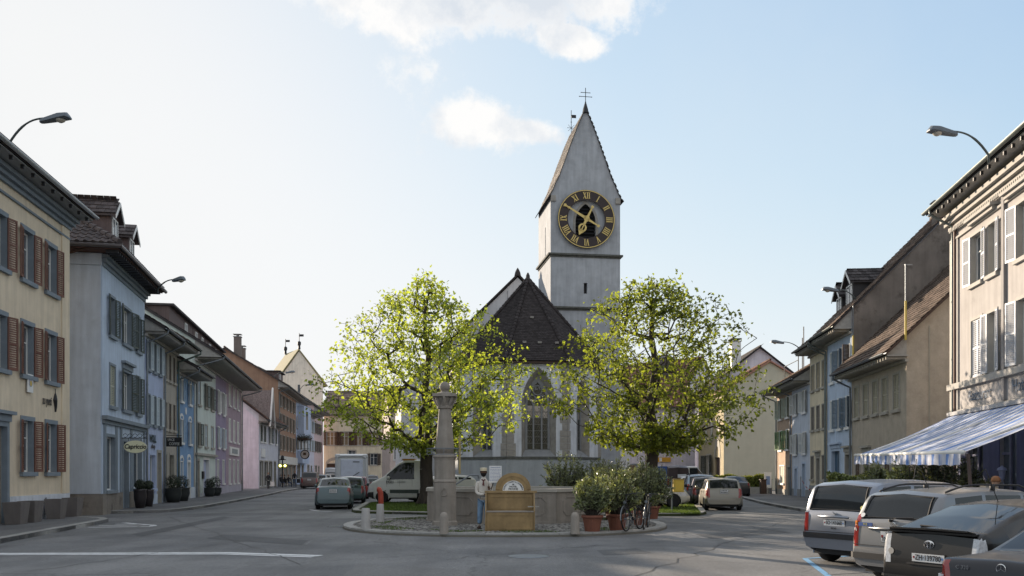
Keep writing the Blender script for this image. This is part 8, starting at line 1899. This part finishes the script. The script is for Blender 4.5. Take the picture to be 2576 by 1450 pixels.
# pick-up truck on the lawn, side on, facing left
z = 49.2; TW = paint('truck_white', (.56, .57, .55), metal=0, rough=.35); x0 = X(940, z)
def ext(o, bo):
    # flip: built from tail x=0 to nose x=L, the side facing the camera is y<0 after turning by 180 degrees -> y>0
    b = MB(); b.box(.25, 1.78, .846, .862, .53, .72); b.build('dark_side_band', mat('dark_green_band', (.035, .05, .045), rough=.5), bo)
    text('EGLI', .20, mat('dark_grey_print', (.05, .05, .05)), bo, (1.78, .872, 1.12), (pi/2, 0, pi), ext=.002, bold=.004)
    b = MB()
    for i in range(2): b.box(.95, 1.4, .862, .868, 1.09+i*.07, 1.11+i*.07)
    b.build('faint_print', STONE, bo)
    b = MB(); b.box(-2.7, -.1, -.95, .95, .75, .85); b.build('load_bed', ZINC, o)
    for k in range(3):
        b = MB(); b.box(-2.7, -.1, .95, .985, .87+k*.13, .985+k*.13); b.build('side_board', TW, o); b = MB(); b.box(-2.7, -.1, -.985, -.95, .87+k*.13, .985+k*.13); b.build('side_board', TW, o)
    b = MB(); b.box(-.12, -.03, -.95, .95, .8, 1.9); b.box(-.10, -.05, .75, .9, 1.9, 2.1); b.build('headboard', ZINC, o); b = MB(); b.box(-2.9, -.0, -.4, .4, .45, .62); b.build('chassis', BLP, o); b = MB(); b.box(-.55, -.1, .55, .9, .38, .68); b.build('side_locker', SAND, o)
    for sy in (-1, 1):
        w_ = link('wheel', WM[(.31, RIM.name, False)][1], o, (-1.2, sy*.78, .31)); link('tyre', WM[(.31, RIM.name, False)][0], w_); link('rim', WM[(.31, RIM.name, False)][2], w_)
    b = MB(); b.box(.5, 1.15, -.6, .6, 2.27, 2.36); b.build('beacon_bar', mat('amber_bar', (.45, .22, .05)), o)
make_car('pickup_truck', 'white flatbed truck lettered EGLI parked side on on the lawn behind the left maple', (x0+2.75, z+.1, .09), pi, TW, 3.02, 1.72, [(0, 2.05), (.05, 2.22), (.3, 2.28), (1.0, 2.27), (1.3, 2.15), (2.12, 1.42), (2.28, 1.34), (2.7, 1.15), (2.92, .95), (3.02, .55)], [(0, 1.28), (1.5, 1.26), (2.1, 1.24), (2.4, 1.2), (2.9, .88), (3.02, .52)],
    [(0, .80), (1.2, .78), (2.1, .86), (3.02, .8)], [(0, .97), (2.1, .99), (2.6, .97), (2.9, .84), (3.02, .66)], win=(.5, 1.95), pillars=(), rw=None, ws=(1.32, 2.1), wheels=(2.2,), r=.31, cat='truck', extra=ext, bumper=BLP, bz=(.2, .55), hb=.26)

# right side
RH = radians(90-7)
C(HAT, 'champagne_hatchback', 'champagne silver hatchback at the near end of the row right of the church', 1822, 41.0, RH, paint('champagne_paint', (.24, .225, .19)), GR, extra=dull(1), scale=1.0, W=1.72, L=4.3, wheels=(.75, 3.4), zt=[(0, .58), (.02, .8), (.06, .95), (.10, 1.0), (.35, 1.30), (.5, 1.38), (1.2, 1.43), (2.3, 1.41), (2.75, 1.34), (3.4, 1.0), (3.6, .94), (4.1, .80), (4.3, .55)], win=(.6, 3.2), ws=(2.75, 3.38), rw=(.11, .46), pw=[(0, .84), (.05, .90), (.2, .95), (.6, .985), (3.4, .97), (4.1, .8), (4.3, .68)])
C(HAT, 'black_hatchback', 'small black car squeezed left of the champagne hatchback', 1783, 45.5, RH, paint('gloss_black', (.02, .02, .022)), GR); C(HAT, 'pale_blue_estate', 'pale blue grey estate with roof rails behind the small black car', 1765, 51.5, RH, paint('pale_blue_paint', (.24, .30, .36)), GR, scale=1.08, rails=(.5, 2.6)); C(HAT, 'white_hatchback', 'white hatchback with bright red lamp farther up the row right of the church', 1742, 58, RH, paint('white_car_paint', (.58, .58, .58), metal=0), GR)
C(SED, 'dark_saloon_far', 'dark saloon at the far kerb right of the champagne hatchback', 1857, 62, RH, paint('far_black', (.03, .03, .03)), 'cars on the right street')
WG = paint('cream_white_paint', (.56, .54, .47), metal=0); make_car('cream_hatchback', 'cream white hatchback side on, its front half showing right of the oleanders', (X(1735, 41.9)-3.75, 42.7, .09), 0, WG, 3.8, 1.62, [(0, .6), (.05, .95), (.4, 1.3), (.6, 1.36), (2.0, 1.37), (2.3, 1.30), (2.75, .98), (2.9, .93), (3.55, .82), (3.8, .55)], [(0, .58), (.08, .9), (2.8, .88), (3.1, .84), (3.8, .53)],
    [(0, .84), (.5, .78), (2.3, .76), (2.8, .84), (3.8, .8)], [(0, .86), (.2, .95), (.6, .99), (3.0, .98), (3.6, .9), (3.8, .76)], win=(.5, 2.6), pillars=((1.3, 1.38),), rw=(.1, .42), ws=(2.3, 2.73), wheels=(.65, 3.02), r=.31, hubcap=True, rim=mat('cream_hubcap', (.50, .49, .44), rough=.4), group='cars parked on the lawn', bumper=WG, mouldz=.42, headl=True)
VB = paint('black_van_paint', (.05, .035, .035), metal=.1); VC = paint('cream_van_paint', (.55, .54, .50), metal=0)
def exv(o, bo):
    b = MB(); b.box(-.03, .0, -.55, .1, 1.25, 1.5); b.build('white_lettering', PLW, o); b = MB(); b.box(-.03, .0, -.7, -.2, 1.15, 1.25); b.build('red_print', REDL, o); b = MB(); b.box(-.02, .01, -.02, .02, .5, 1.9); b.build('door_gap', BLP, o)
    for sy in (-1, 1): b = MB(); b.box(-.03, .05, sy*.82-.06, sy*.82+.06, .75, 1.15); b.build('tail_light', REDL, o)
make_car('dark_panel_van', 'dark rear doored panel van behind the yellow box', (X(1708, 66), 66, .1), radians(100), VB, 4.6, 1.85, [(0, .6), (.03, 1.1), (.12, 1.95), (.35, 2.08), (3.3, 2.08), (4.0, 1.3), (4.6, .8)], [(0, .58), (.1, 1.15), (3.9, 1.15), (4.6, .7)], [(0, .84), (3.3, .84), (4.6, .8)], [(0, .95), (.3, 1), (4, 1), (4.6, .8)], win=(2.6, 3.8), rw=None, ws=(3.35, 4.0), wheels=(.9, 3.7), r=.32, cat='van', extra=exv)
make_car('cream_camper_van', 'cream white van with colourful print, left of the dark panel van', (X(1648, 69), 69.5, .1), radians(20), VC, 4.6, 1.85, [(0, .6), (.05, 1.1), (.2, 1.95), (.4, 2.08), (3.3, 2.08), (4.0, 1.3), (4.6, .8)], [(0, .58), (.1, 1.15), (3.9, 1.15), (4.6, .7)], [(0, .84), (3.3, .84), (4.6, .8)], [(0, .95), (.3, 1), (4, 1), (4.6, .8)], win=(2.6, 3.8), rw=(.1, .16), ws=(3.35, 4.0), wheels=(.9, 3.7), r=.32, cat='van')
# white car glimpsed behind the basin
C(HAT, 'white_estate', 'white estate seen between the column and the display figure behind the basin', 1200, 52, radians(200), paint('white_estate_paint', (.52, .54, .55), metal=0), 'cars parked on the lawn', scale=1.05)
